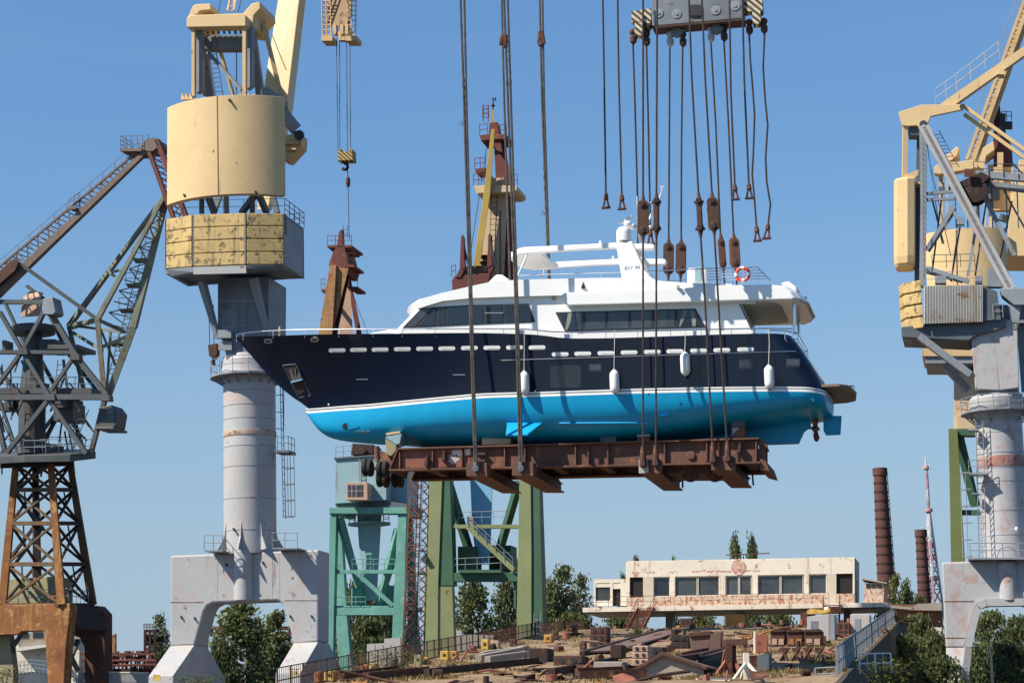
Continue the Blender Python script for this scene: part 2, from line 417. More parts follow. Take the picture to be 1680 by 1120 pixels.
# faint high cirrus streaks
mp_ = nt.nodes.new('ShaderNodeMapping'); mp_.inputs['Scale'].default_value = (2.2, 2.2, 14); nt.links.new(tc_.outputs['Generated'], mp_.inputs['Vector'])
nz_ = nt.nodes.new('ShaderNodeTexNoise'); nz_.inputs['Scale'].default_value = 2.4; nz_.inputs['Detail'].default_value = 6; nt.links.new(mp_.outputs[0], nz_.inputs['Vector'])
cr_ = nt.nodes.new('ShaderNodeMapRange'); nt.links.new(nz_.outputs['Fac'], cr_.inputs['Value'])
for k_, v_ in (('From Min', .5), ('From Max', .75), ('To Min', 0.0), ('To Max', .07)): cr_.inputs[k_].default_value = v_
m2_ = nt.nodes.new('ShaderNodeMix'); m2_.data_type = 'RGBA'; m2_.inputs[7].default_value = (3.7, 4.5, 5.4, 1)
nt.links.new(cr_.outputs[0], m2_.inputs[0]); nt.links.new(mx_.outputs[2], m2_.inputs[6]); nt.links.new(m2_.outputs[2], bg.inputs['Color']); bg.inputs['Strength'].default_value = .077
vs = sc.view_settings; sc.display_settings.display_device = 'sRGB'
vs.view_transform = 'Standard'; vs.look = 'None'; vs.exposure = .68; vs.gamma = 1; vs.use_curve_mapping = False
# =================================================================== YACHT
YF = Fr(387, 97.9, 12)
def herm(tab):
    xs = [t[0] for t in tab]; ys = [t[1] for t in tab]; n = len(xs)
    sl = [(ys[i+1]-ys[i])/(xs[i+1]-xs[i]) for i in range(n-1)]
    m = [sl[0]] + [0 if sl[i-1]*sl[i] <= 0 else 2*sl[i-1]*sl[i]/(sl[i-1]+sl[i]) for i in range(1, n-1)] + [sl[-1]]
    def f(x):
        if x <= xs[0]: return ys[0]
        if x >= xs[-1]: return ys[-1]
        i = max(k for k in range(n-1) if xs[k] <= x)
        h = xs[i+1]-xs[i]; t = (x-xs[i])/h
        return (ys[i]*(2*t**3-3*t*t+1) + m[i]*h*(t**3-2*t*t+t) + ys[i+1]*(-2*t**3+3*t*t) + m[i+1]*h*(t**3-t*t))
    return f
bS = herm([(0, 0.02), (1, .85), (2, 1.35), (4, 2.1), (6, 2.62), (8, 2.95), (11, 3.18), (16, 3.25), (22, 3.2), (25, 3.0), (27, 2.85)])
bBr = herm([(2.95, .02), (4, .42), (6, 1.2), (8, 1.95), (10, 2.5), (12.5, 2.92), (16, 3.1), (22, 3.1), (25, 2.95), (27, 2.8)])
def bB(a): return bBr(a) if a > 2.95 else .02
def line(pts, bf):
    tab = []
    for x, y in pts:
        b = -2.5 if bf else 0.0
        for _ in range(4):
            a, z = YF.loc(x, y, b)
            if bf: b = -bf(a)
        tab.append((a, z))
    return herm(tab)
zS = line([(387, 553), (440, 551), (520, 548.5), (600, 547.5), (700, 546.5), (780, 546), (847, 547.5), (880, 549), (905, 552), (925, 554.5), (960, 555), (1017, 554), (1135, 550), (1253, 547), (1300, 547), (1330, 553)], bS)
zBt = line([(505, 678), (560, 673.5), (620, 669), (700, 661), (776, 654), (900, 650), (1056, 645), (1180, 642.5), (1253, 642), (1320, 642.5), (1360, 646)], bB)
zSt = line([(387, 554), (412, 583), (448, 624), (480, 652), (505, 678)], None)
zK = line([(505, 678), (509, 686), (516, 697), (526, 708), (540, 717), (560, 722.5), (600, 727), (660, 731), (800, 737), (1000, 737), (1100, 728), (1200, 712), (1290, 697), (1340, 688), (1385, 686)], None)
aB0 = YF.loc(505, 678, 0)[0]
def zlow(a): return zSt(a) if a < aB0 else zBt(a)
def sstep(x): x = max(0, min(1, x)); return x*x*(3-2*x)
A_SH, A_BT = 25.3, 26.6
def hb(a, z):
    """half breadth of the topsides or bottom at height z"""
    lo, hi = zlow(a), zS(a)
    if z >= lo:
        t = min(1, (z-lo)/max(.05, hi-lo))
        return bB(a) + (bS(a)-bB(a))*t**1.35
    k = zK(a); t = max(0, (z-k)/max(.05, lo-k))
    return bB(a)*SEC(t)
SEC = herm([(0, .03), (.05, .35), (.15, .63), (.31, .83), (.52, .935), (.75, .982), (1, 1)])
NS, NC, NT = 56, 7, 5
def hull_row(zf, bf, a0, aE, w=1.0):
    """closed plan row: port side from the stem to the stern, round the transom and back"""
    port = []
    aC = aE - w
    for i in range(NS):
        a = a0 + (aC-a0)*(i/(NS-1))**1.3
        port.append((a, -bf(a), zf(a)))
    bc = bf(aC)
    for i in range(1, NC+1):
        t = math.pi/2*i/NC
        a = aC + w*math.sin(t); port.append((a, -(bc-w*(1-math.cos(t))*.9), zf(aC + (a-aC))))
    b1 = -port[-1][1]
    for i in range(1, NT+1):
        port.append((aE+.10*math.sin(math.pi/2*i/NT), -b1*(1-i/NT), zf(aE)))
    return [YF.w(*p) for p in port] + [YF.w(p[0], -p[1], p[2]) for p in port[-2::-1]]
def rows_mesh(name, rows, mat, parent, capend=None):
    mb = MB(); n = len(rows[0])
    mb.v = [p for r in rows for p in r]
    for i in range(len(rows)-1):
        for j in range(n-1):
            mb.f.append([i*n+j, i*n+j+1, (i+1)*n+j+1, (i+1)*n+j]); mb.mi.append(0)
    if capend is not None:
        k = capend*n if capend >= 0 else (len(rows)-1)*n
        for j in range(n//2):
            mb.f.append([k+j, k+j+1, k+n-2-j, k+n-1-j]); mb.mi.append(0)
    return mb.build(name, mat, parent, smooth=50)
yo = YF.w(13.5, 0, zK(12))
yacht = thing('motor_yacht', 'navy and white motor yacht with bright blue bottom, hoisted in slings on a rusty trolley', 'yacht', yo)
def rowz(t): return lambda a: zlow(a) + t*(zS(a)-zlow(a))
def rowb(t): return lambda a: bB(a) + (bS(a)-bB(a))*t**1.35
def endA(t): return A_BT + (A_SH-A_BT)*(t**1.5)
def hs(h): return lambda a: zlow(a) + h*sstep((a-2.6)/.6)
def hbz(h): return lambda a: bB(a) + (bS(a)-bB(a))*(h/3.2)**1.35 + .004
STR = [0, .105, .145, .205]
def srow(h): return hull_row(hs(h), hbz(h), 0.0 if h else aB0-.01, A_BT)
rows = [srow(.205)] + [hull_row(rowz(t), rowb(t), 0.0, endA(t)) for t in (.14, .25, .37, .5, .62, .74, .85, .93, 1.0)]
rows_mesh('topsides', rows, M['navy'], yacht, -1)
r0, r1, r2, r3 = [hull_row(hs(h), hbz(h), aB0-.02, A_BT) for h in STR]
rows_mesh('waterline_stripe', [r0, r1], M['white'], yacht)
rows_mesh('waterline_stripe', [r2, r3], M['white'], yacht)
rows_mesh('stripe_gap', [r1, r2], M['navy'], yacht)
def brow(t):
    return hull_row(lambda a: zK(a)+t*(zBt(a)-zK(a)), lambda a: bB(a)*SEC(t)+.002, aB0-.02, A_BT-.02)
rows_mesh('underbody', [brow(t) for t in (0, .03, .08, .15, .23, .32, .42, .53, .65, .78, .9, 1.0)], M['antifoul'], yacht, 0)

def ypoly(mb, pts, b0, b1): return mb.pp(YF, pts, b0, b1)
def yplan(mb, pts, z0, z1):
    return mb.prism([YF.w(a, b, z0) for a, b in pts], V((0, 0, z1-z0)))
def ysect(mb, pts, secs):
    """loft of one side profile (read on the plane b=-w) across the beam; secs = (b, front shift, vertical shrink)"""
    w = secs[0][0]
    az = [YF.loc(x, y, w) for x, y in pts]
    am = min(a for a, z in az); ax = max(a for a, z in az); zm = sum(z for a, z in az)/len(az)
    rings = []
    for b, sf, sa, sv in secs:
        ring = []
        for a, z in az:
            t = 1-(a-am)/(ax-am); u = 1-t
            ring.append(YF.w(a + sf*t**6 - sa*u**6, b, zm+(z-zm)*sv))
        rings.append(ring)
    return mb.loft(rings)
# --- deckhouse
mb = MB()
ysect(mb, [(640, 562), (663, 536), (691, 503), (760, 486), (900, 476), (1212, 488), (1236, 545), (1240, 560)],
      [(-2.55, 0, 0, 1), (-2.2, -.5, 0, 1), (-1.2, -1.1, 0, 1), (1.2, -1.1, 0, 1), (2.2, -.5, 0, 1), (2.55, 0, 0, 1)])
mb.build('deckhouse', M['white'], yacht, bevel=.04)
mb = MB()
ysect(mb, [(582, 558), (592, 549), (612, 545), (640, 540), (668, 535.5), (740, 535), (740, 560)], [(-2.3, .3, 0, 1), (-1.6, 0, 0, 1), (1.6, 0, 0, 1), (2.3, .3, 0, 1)])
mb.build('foredeck_trunk', M['white'], yacht, bevel=.05)
mb = MB()   # bulwark coaming along the side deck
ypoly(mb, [(700, 551), (700, 541), (880, 541), (912, 547), (935, 548), (1100, 543), (1240, 541.5), (1246, 551), (1100, 555), (930, 560), (880, 553)], -2.93, -2.85)
mb.build('side_bulwark', M['white'], yacht)
mb = MB()
prof = [(679, 495), (684, 490.5), (717, 481), (774, 468), (802, 462), (843, 458.5), (956, 455.5), (1019, 455), (1127, 464), (1200, 466), (1200, 488), (1000, 486), (921, 484.5), (843, 486.5), (772, 489), (721, 494), (690, 503), (684, 505)]
ysect(mb, prof, [(-2.75, .25, 0, .97), (-2.62, .05, 0, 1), (-1.9, -.45, 0, 1), (-.8, -.85, 0, 1), (.8, -.85, 0, 1), (1.9, -.45, 0, 1), (2.62, .05, 0, 1), (2.75, .25, 0, .97)])
mb.build('wheelhouse_roof', M['white'], yacht, smooth=32)
mb = MB()
ypoly(mb, [(812, 452), (816, 450), (824, 450.5), (836, 459), (800, 464)], -2.3, 1.4)
mb.build('fairing', M['white'], yacht, bevel=.05)
mb = MB()
prof = [(921, 483), (926, 480), (1127, 471.5), (1180, 468), (1262, 466.5), (1285, 469), (1296, 478), (1303, 489), (1298, 491), (1209, 493), (1100, 496.5), (1000, 499.5), (934, 501), (926, 498)]
ysect(mb, prof, [(-2.98, 0, 0, 1), (-2.6, 0, -.28, 1), (-1.6, 0, -.55, 1), (1.6, 0, -.55, 1), (2.6, 0, -.28, 1), (2.98, 0, 0, 1)])
mb.build('flybridge_bulwark', M['white'], yacht, bevel=.05)
a0, zs_ = YF.loc(1214, 493, -2.9); a1 = YF.loc(1306, 491, -2.9)[0]-.45
mb = MB(); pl = [(a0, -2.6), (a1-.9, -2.6), (a1-.3, -2.3), (a1+.25, -1.4), (a1+.4, 0), (a1+.25, 1.4), (a1-.3, 2.3), (a1-.9, 2.6), (a0, 2.6)]
yplan(mb, pl, zs_-.07, zs_+.02)
mb.build('overhang_soffit', M['soffit'], yacht)
mb = MB(); mb.pb(YF, 1209, 494, 1240, 498, -2.62, -2.5); mb.build('soffit_lamp', M['white'], yacht)
# --- windows
def window(outer, panes, wb=-2.552):
    mb = MB(); ypoly(mb, outer, wb-.03, wb+.03)
    wn = mb.build('window', M['black'], yacht)
    for p, mt in panes:
        mb = MB(); ypoly(mb, p, wb-.045, wb-.025); mb.build('pane', M[mt], wn)
    return wn
G, GG = 'glass', 'glass_grey'
wn = window([(911, 512), (1141, 506), (1158, 537), (927, 544)], [
    ([(919, 514), (956, 513), (956, 540.5), (930, 541.5)], G), ([(961, 513), (993, 512), (993, 539.5), (961, 540.5)], GG),
    ([(998, 512), (1031, 511), (1031, 538.5), (998, 539.5)], GG), ([(1036, 511), (1069, 510), (1069, 537.5), (1036, 538.5)], GG),
    ([(1075, 510), (1107, 509), (1107, 536.5), (1075, 537.2)], GG), ([(1112, 509), (1139, 508.3), (1152, 535), (1112, 536.2)], G)])
for pts in ([(932, 513.5), (938, 513.5), (936, 528), (931, 541), (927, 541)], [(944, 513), (952, 513), (954, 541), (948, 541)],
            [(1122, 509), (1128, 509), (1122, 524), (1116, 536), (1114, 536), (1117, 522)], [(1133, 508.5), (1138, 508.5), (1142, 524), (1141, 535.5), (1136, 535)]):
    mb = MB(); ypoly(mb, pts, -2.605, -2.599); mb.build('curtain', M['curtain'] if 'curtain' in M else M['glass_grey'], wn)
window([(660, 537.5), (690, 506.5), (712, 503.5), (770, 500.5), (867, 498), (878, 528), (770, 532.5), (683, 537)], [
    ([(667, 536), (691, 508.5), (707, 506), (681, 535.5)], GG), ([(688, 535), (711, 507.5), (714, 507), (715, 533.5)], G),
    ([(718, 506), (730, 505), (731, 533), (718, 533.5)], G), ([(733, 505), (771, 502.5), (772, 531), (733, 532.5)], G),
    ([(774, 502.5), (792, 501.5), (793, 530), (774, 531)], G), ([(797, 501.5), (824, 500.5), (825, 529), (797, 530)], G),
    ([(828, 500.5), (843, 500), (846, 528.5), (829, 529)], G), ([(846, 500), (864, 499.5), (874, 527), (849, 528)], G)])
mb = MB()
mb.pb(YF, 795, 512.5, 826, 514, -2.62, -2.59); mb.build('window_bar', M['grey'], yacht)
mb = MB(); ypoly(mb, [(1211, 495), (1213, 495), (1236, 544), (1233.5, 544)], -2.58, -2.54); mb.build('door_edge', M['black'], yacht)

# --- things laid on the hull surface
def hp(px, py, eps):
    b = -2.9
    for _ in range(6):
        a, z = YF.loc(px, py, b); b = -(hb(a, z)+eps)
    return YF(px, py, b)
def hpatch(mb, pts, eps=.015, th=.06):
    f = [hp(x, y, eps) for x, y in pts]
    return mb.prism(f, YF.B*th)
def rrect(cx, cy, w, h, r=.45, sl=-.012):
    k = h*r; pts = []
    for sx, sy, t0 in ((1, -1, -90), (1, 1, 0), (-1, 1, 90), (-1, -1, 180)):
        for i in range(4):
            t = R(t0 + 30*i); x = sx*(w/2-k)+k*math.cos(t); y = sy*(h/2-k)+k*math.sin(t)
            pts.append((cx+x, cy+y+x*sl))
    return pts
for x, y in ((553, 574.5), (588, 573.7), (623.5, 573.3), (660, 572.5), (696.6, 571.8), (733, 571.4), (770, 570.6), (807, 570.2), (844, 569.8), (881, 569.8),
             (919, 581), (956, 580), (994, 579), (1032, 578), (1070, 577), (1107, 576), (1146, 575), (1184, 574), (1223, 573)):
    mb = MB(); hpatch(mb, rrect(x, y, 27.5, 6.6), .012); p = mb.build('scupper', M['white_soft'], yacht)
    mb = MB(); hpatch(mb, rrect(x+2, y+1.6, 20, .8), .016); mb.build('bar', M['grey'], p)
for x, y, w, h in ((976.5, 603, 21, 13), (1223.5, 597, 23, 15), (1301, 595, 23, 14), (928, 617, 50, 37)):
    mb = MB(); hpatch(mb, rrect(x, y, w, h, .12), .006); p = mb.build('hull_window', M['glass'], yacht)
    if w < 40:
        mb = MB(); hpatch(mb, rrect(x, y-1, w-3, h-5, .12), .012); mb.build('pane', M['glass_grey'], p)
for x, y, w in ((594, 622, 19), (753, 614.5, 20)):
    mb = MB(); hpatch(mb, rrect(x, y, w, 1.4, .3), .01); mb.build('vent_slot', M['grey'], yacht)
mb = MB(); mb.path([hp(x, 591-(x-822)*.0312, .02) for x in range(822, 1308, 22)], .022, 6); mb.build('rub_rail', M['steel'], yacht)
for x, y in ((440, 559.5), (516, 557)):
    mb = MB(); hpatch(mb, rrect(x, y, 14, 8, .5), .03, .05); p = mb.build('fairlead', M['steel'], yacht)
    mb = MB(); hpatch(mb, rrect(x, y+.5, 8, 3.6, .5), .036, .03); mb.build('opening', M['black'], p)
mb = MB()
pk = [(464, 599), (485, 597), (510, 648), (490, 652)]
for a_, b_ in zip(pk, pk[1:]+pk[:1]): mb.bar(hp(*a_, .01), hp(*b_, .01), .035)
pk_o = mb.build('anchor_pocket', M['grey_dark'], yacht)
mb = MB(); hpatch(mb, [(466, 600), (484.5, 598), (508.5, 647), (490.5, 650.5)], .004); mb.build('plate', M['rust_dark'], pk_o)
mb = MB()
mb.bar(hp(484, 604, .1), hp(485, 622, .12), .08)
hpatch(mb, [(474, 606), (478, 605), (484, 621), (483, 625), (479, 625)], .14, .05); hpatch(mb, [(489, 609), (492, 612), (495, 623), (489, 626), (486, 622)], .14, .05)
mb.bar(hp(478, 627, .12), hp(497, 622, .12), .07)
mb.build('anchor', M['steel'], yacht)
mb = MB()   # bow thruster tunnel
hpatch(mb, rrect(567, 699, 11, 11, .5, 0), .02); th = mb.build('thruster_tunnel', M['black'], yacht)
mb = MB(); hpatch(mb, [(570, 696), (588, 698.5), (586, 701.5), (571, 704)], .03); mb.build('fairing', M['antifoul'], th)
for x in (587, 595, 603):
    mb = MB(); hpatch(mb, rrect(x, 708.3, 7, 3.6, .3), .03); mb.build('anode', M['steel'], yacht)
for x, y in ((539, 663), (878, 641), (1076, 615), (1064, 646), (1334, 656), (1117, 629), (1116, 661)):
    mb = MB(); hpatch(mb, rrect(x, y, 3, 3, .5), .015); mb.build('skin_fitting', M['black'] if x in (1064, 1117, 1116) else M['white_soft'], yacht)
mb = MB()   # stabiliser fin
q = [YF(832, 691, -2.62), YF(895, 689, -2.62), YF(866, 711, -3.35), YF(830, 712, -3.35)]
mb.prism(q, V((0, 0, -.09))); mb.build('stabiliser_fin', M['antifoul'], yacht, bevel=.02)
mb = MB(); mb.path([hp(x, 694.5-.008*(x-918), .05) for x in range(918, 1064, 12)], .055, 6); mb.build('bilge_keel', M['antifoul'], yacht)
mb = MB(); hpatch(mb, [(1081, 683), (1097, 679), (1097, 684)], .08, .12); mb.build('scoop', M['antifoul'], yacht)
# skeg, rudders, propellers
mb = MB(); ypoly(mb, [(1040, 712), (1200, 700), (1331, 684), (1329, 700), (1319, 707), (1310, 727), (1040, 736)], -.16, .16); mb.build('skeg', M['antifoul'], yacht, bevel=.04)
for s in (0,):
    sh = V(YF.B)*0
    def yo_(px, py): return YF(px, py, 0)
    mb = MB(); mb.prism([yo_(x, y) - YF.B*.06 for x, y in ((1351, 682), (1381, 682), (1379, 713), (1355, 714), (1351, 706))], YF.B*.12)
    mb.build('rudder', M['antifoul'], yacht, bevel=.02)
    mb = MB(); mb.tube(yo_(1255, 697), yo_(1334, 702), .06, 8); mb.pbar(YF, (1336, 688, .95*s), (1336, 702, .95*s), .12); mb.build('propeller_shaft', M['antifoul'], yacht)
    mb = MB(); c = yo_(1338, 703); mb.lathe(c-YF.A*.16, [(.05, 0), (.12, .06), (.12, .2), (.03, .34)], 12, YF.A)
    for k in range(4):
        t = R(90*k+12); d = YF.B*math.cos(t)+V((0, 0, 1))*math.sin(t); e = YF.A*.14 + d.cross(YF.A)*.16
        mb.prism([c+d*.08-e*.4, c+d*.3-e, c+d*.52-e*.6, c+d*.56+e*.2, c+d*.4+e, c+d*.08+e*.4], YF.A*.025)
    mb.build('propeller', M['bronze'], yacht)
# --- flybridge hardtop
mb = MB()
ypoly(mb, [(850, 417), (847, 412), (852, 407), (860, 405), (960, 400.5), (1016, 397.5), (1018, 407), (960, 409)], -1.75, -1.5)
r1_ = mb.build('hardtop_rail', M['white'], yacht, bevel=.03)
az = [YF.loc(x, y, -1.75) for x, y in ((860, 417), (866, 405), (960, 400.5), (1016, 397.5), (1018, 407), (960, 409))]
mb = MB(); mb.prism([YF.w(a, 1.5, z) for a, z in az], YF.B*.25); mb.build('hardtop_rail', M['white'], yacht, bevel=.03)
a0, z0 = YF.loc(847, 412, -1.75)
mb = MB(); pl = [(a0+.1, -1.74), (a0-.35, -1.2), (a0-.5, -.5), (a0-.5, .5), (a0-.35, 1.2), (a0+.1, 1.74), (a0+1.3, 1.74), (a0+1.0, 1.2), (a0+1.0, -1.2), (a0+1.3, -1.5), (a0+.6, -1.74)]
yplan(mb, pl, z0-.14, z0+.12); mb.build('hardtop_front', M['white'], yacht, bevel=.04)
for p, q in (((867, 414, -1.6), (848, 456, -2.2)), ((893, 441, 1.6), (888, 457, 2.2))):
    mb = MB(); mb.tube(YF(*p), YF(*q), .045, 8); mb.build('hardtop_strut', M['steel'], yacht)
py = [(1010, 397), (1037, 395), (1050, 425), (1058, 443), (1068, 455), (1080, 461), (1092, 464.5), (1092, 470), (1018, 470), (1020, 457)]
azp = [YF.loc(x, y, -1.8) for x, y in py]
for b0 in (-1.8, 1.35):
    mb = MB(); mb.prism([YF.w(a, b0, z) for a, z in azp], YF.B*.45); mb.build('arch_pylon', M['white'], yacht, bevel=.05)
azw = [YF.loc(x, y, -1.8) for x, y in ((1036, 399), (1071, 399.5), (1074, 403), (1072, 408.5), (1040, 409))]
for b0, sx in ((-1.75, 0), (1.4, .05)):
    mb = MB(); mb.prism([YF.w(a+sx, b0, z) for a, z in azw], YF.B*.35); mb.build('arch_wing', M['white'], yacht, bevel=.03)
a0, z0 = YF.loc(1018, 398, -1.5)
mb = MB(); yplan(mb, [(a0, -1.7), (a0+.55, -1.7), (a0+.55, 1.7), (a0, 1.7)], z0-.2, z0+.0); mb.build('arch_crossbar', M['white'], yacht, bevel=.03)
c = YF(1024, 396.5, -1.55); mb = MB()
mb.lathe(c, [(.28, 0), (.33, .03), (.33, .38), (.31, .5), (.24, .6), (.12, .66), (.01, .68)], 24); mb.build('radar_dome', M['white'], yacht, smooth=True)
c = YF(1030, 371, -1.2); mb = MB(); mb.lathe(c, [(.16, 0), (.2, .1), (.14, .22), (.05, .26)], 16)
mb.bar(YF(1015, 366, -1.2), YF(1038, 355.5, -1.2), .12, .13); mb.build('radar_scanner', M['white'], yacht, bevel=.02)
mb = MB(); mb.path([YF(1030, 372, -.6), YF(1042, 372, -.6), (YF(1050, 378, -.6)), YF(1054, 398, -.6)], .13, 8)
mb.path([YF(1054, 380, -.6), YF(1062, 374, -.6), YF(1072, 371, -.6)], .10, 8, .06); mb.build('mast_bracket', M['white'], yacht, smooth=True)
mb = MB(); mb.tube(YF(1063, 365, -.6), YF(1084, 320, -.6), .06, 6, .035); mb.tube(YF(1084, 320, -.6), YF(1087, 306, -.6), .02, 5)
mb.bar(YF(1083, 306, -.6), YF(1090, 306, -.6), .03); mb.tube(YF(1045, 322, -.5), YF(1046, 375, -.5), .02, 5); mb.tube(YF(1066, 332, -.6), YF(1074, 332, -.6), .025, 5); mb.build('antenna_mast', M['white'], yacht)
mb = MB(); mb.lathe(YF(1047, 422, -.9), [(.14, 0), (.17, .1), (.15, .3), (.04, .36)], 14); mb.build('satellite_dome', M['white'], yacht, smooth=True)
for x, y in ((985, 401), (1006, 426)):
    mb = MB(); mb.lathe(YF(x, y, -1.6 if y < 410 else 1.6), [(.05, 0), (.06, .1), (.02, .17)], 8); mb.build('light_globe', M['white'], yacht)
# name on the arch
cu = bpy.data.curves.new('txt', 'FONT'); cu.body = 'BSY 90'; cu.size = .205; cu.shear = .3; cu.extrude = .004; cu.space_character = 1.15
to = bpy.data.objects.new('txt', cu); COL.objects.link(to); bpy.context.view_layer.update()
dg = bpy.context.evaluated_depsgraph_get(); me = bpy.data.meshes.new_from_object(to.evaluated_get(dg)); bpy.data.objects.remove(to)
q = YF(1023.5, 442.5, -1.812); rot = Matrix((YF.A, V((0, 0, 1)), -YF.B)).transposed()
me.transform(Matrix.Translation(q-V(yacht['o'])) @ rot.to_4x4()); me.materials.clear(); me.materials.append(M['lettergrey'] if 'lettergrey' in M else M['grey'])
ob = bpy.data.objects.new('name_lettering', me); COL.objects.link(ob); ob.parent = yacht; ob['o'] = yacht['o']
# --- rails, posts
mb = MB(); tops = [hp(x, y, -.05) for x, y in ((388, 549), (400, 546.5), (430, 543.5), (470, 541.5), (520, 540.5), (600, 540), (700, 539.5), (780, 539), (860, 539.5), (905, 544), (960, 545.5), (1060, 543), (1180, 540), (1250, 538.5), (1300, 539))]
mb.path(tops, .028, 6)
for x, y in ((388, 549), (399, 546), (448, 542.5), (500, 541), (556, 540.5), (612, 540), (660, 539.5), (714, 539.5), (770, 539), (826, 539), (882, 541), (938, 545), (994, 545), (1046, 543.5), (1100, 542), (1150, 541), (1200, 540), (1250, 538.5), (1300, 539)):
    q = hp(x, y, -.05); a, z = YF.loc(x, y, -2); mb.tube(q, q-V((0, 0, .34)), .018, 5)
mb.build('bow_rail', M['steel'], yacht)
mb = MB(); mb.lathe(hp(459, 551, -.2), [(.05, 0), (.05, .3), (.03, .42)], 8); mb.build('bollard', M['beige'], yacht)
mb = MB()
a_, z_ = YF.loc(1300, 539, -3); a_ -= .95
st = [YF.w(a_, -2.95, z_), YF.w(a_+.6, -2.85, z_-.03), YF.w(a_+1.1, -2.2, z_-.06), YF.w(a_+1.15, 2.2, z_-.06), YF.w(a_+.6, 2.85, z_-.03), YF.w(a_-1, 2.95, z_)]
mb.path(st, .028, 6); mb.path([p-V((0, 0, .28)) for p in st[1:5]], .02, 6)
for p in st[1:5]: mb.tube(p, p-V((0, 0, .6)), .024, 6)

mb.build('stern_rail', M['steel'], yacht)
for p, q in (((1302.5, 492, -2.2), (1303.5, 548, -2.2)), ((1309.5, 497, 1.9), (1311, 548, 1.9))):
    mb = MB(); mb.tube(YF(*p), YF(*q), .07, 10); mb.build('awning_post', M['steel'], yacht)
mb = MB()
wr = [YF(x, y, -2.4) for x, y in ((842, 452), (885, 450), (960, 448), (1018, 446.5))]
mb.path(wr, .022, 6)
for x, y in ((858, 451.3), (889, 450), (935, 448.8), (985, 447.5)): mb.tube(YF(x, y, -2.4), YF(x, y+8, -2.4), .018, 5)
wr = [YF(x, y, -2.6) for x, y in ((1062, 445), (1127, 442), (1160, 440.5), (1243, 438.5), (1264, 460))]
mb.path(wr, .026, 6)
for k in (1, 2, 3, 4): mb.path([YF(1160, 440.5+k*4.6, -2.6), YF(1243+k*4, 438.5+k*4.8, -2.6)], .018, 5)
for x in (1084, 1106, 1162, 1182, 1202, 1222, 1243): mb.tube(YF(x, 443.5-(x-1084)*.03, -2.6), YF(x, 466, -2.6), .02, 5)
mb.path([YF(x, y, 2.6) for x, y in ((1075, 462), (1127, 459), (1262, 458))], .022, 6)
mb.build('flybridge_rail', M['steel'], yacht)
mb = MB(); mb.pb(YF, 1127.5, 439, 1159.5, 466, -1.6, -.3); p = mb.build('deck_locker', M['white_soft'], yacht, bevel=.09)
mb = MB(); mb.pb(YF, 1140, 437.5, 1150, 462, -1.64, -1.58); mb.build('panel', M['blue_pale'], p)
mb = MB(); ypoly(mb, [(1281, 464), (1294, 461), (1310, 473), (1308, 479), (1290, 470)], -1.6, -.4); mb.build('passerelle', M['white_soft'], yacht, bevel=.04)
mb = MB(); mb.tube(YF(1112, 470, -2.98), YF(1112, 470, -3.15), .11, 12, .07); mb.build('deck_lamp', M['white'], yacht)
mb = MB(); mb.bar(YF(1321, 497, -.5), YF(1321, 487, -.5), .12); mb.build('stern_lamp', M['black'], yacht)
mb = MB(); mb.bar(YF(956.5, 473, -2.8), YF(956.5, 469, -2.8), .14, .12); mb.path([YF(956.5, 468, -2.8), YF(957, 462, -2.7), YF(960, 456, -2.5)], .04, 6); mb.build('side_lamp', M['black'], yacht)
mb = MB(); mb.lathe(YF(909, 489, -2.57), [(.09, 0), (.09, .06), (.05, .09)], 10, -YF.B); mb.build('wall_lamp', M['beige'], yacht)
# --- swim platform
a0 = YF.loc(1398, 629, -2.2)[0]; zt = YF.loc(1398, 629, -2.2)[1]
mb = MB(); pl = [(A_BT-.5, -2.45), (a0-.5, -2.35), (a0-.1, -1.9), (a0+.05, 0), (a0-.1, 1.9), (a0-.5, 2.35), (A_BT-.5, 2.45)]
yplan(mb, pl, zt-.13, zt-.02); p = mb.build('swim_platform', M['teak'], yacht, bevel=.03)
mb = MB(); yplan(mb, [(A_BT-.4, -2.4), (a0-.55, -2.3), (a0-.2, -1.85), (a0-.05, 0), (a0-.2, 1.85), (a0-.55, 2.3), (A_BT-.4, 2.4)], zt-.018, zt+.01); mb.build('deck_edge', M['rust_orange'], p)
q = YF.w(a0-.3, 1.2, zt); mb = MB()
mb.path([q, q+V((0, 0, .36)), q+YF.A*.04+V((0, 0, .44)), q+YF.A*.16+V((0, 0, .44)), q+YF.A*.2+V((0, 0, .36)), q+YF.A*.2+V((0, 0, -.1))], .035, 6); mb.build('grab_rail', M['steel'], p)
mb = MB(); mb.lathe(YF.w(a0-.9, 0, zt), [(.09, 0), (.1, .1), (.03, .2)], 10); mb.build('deck_cleat', M['white'], p)

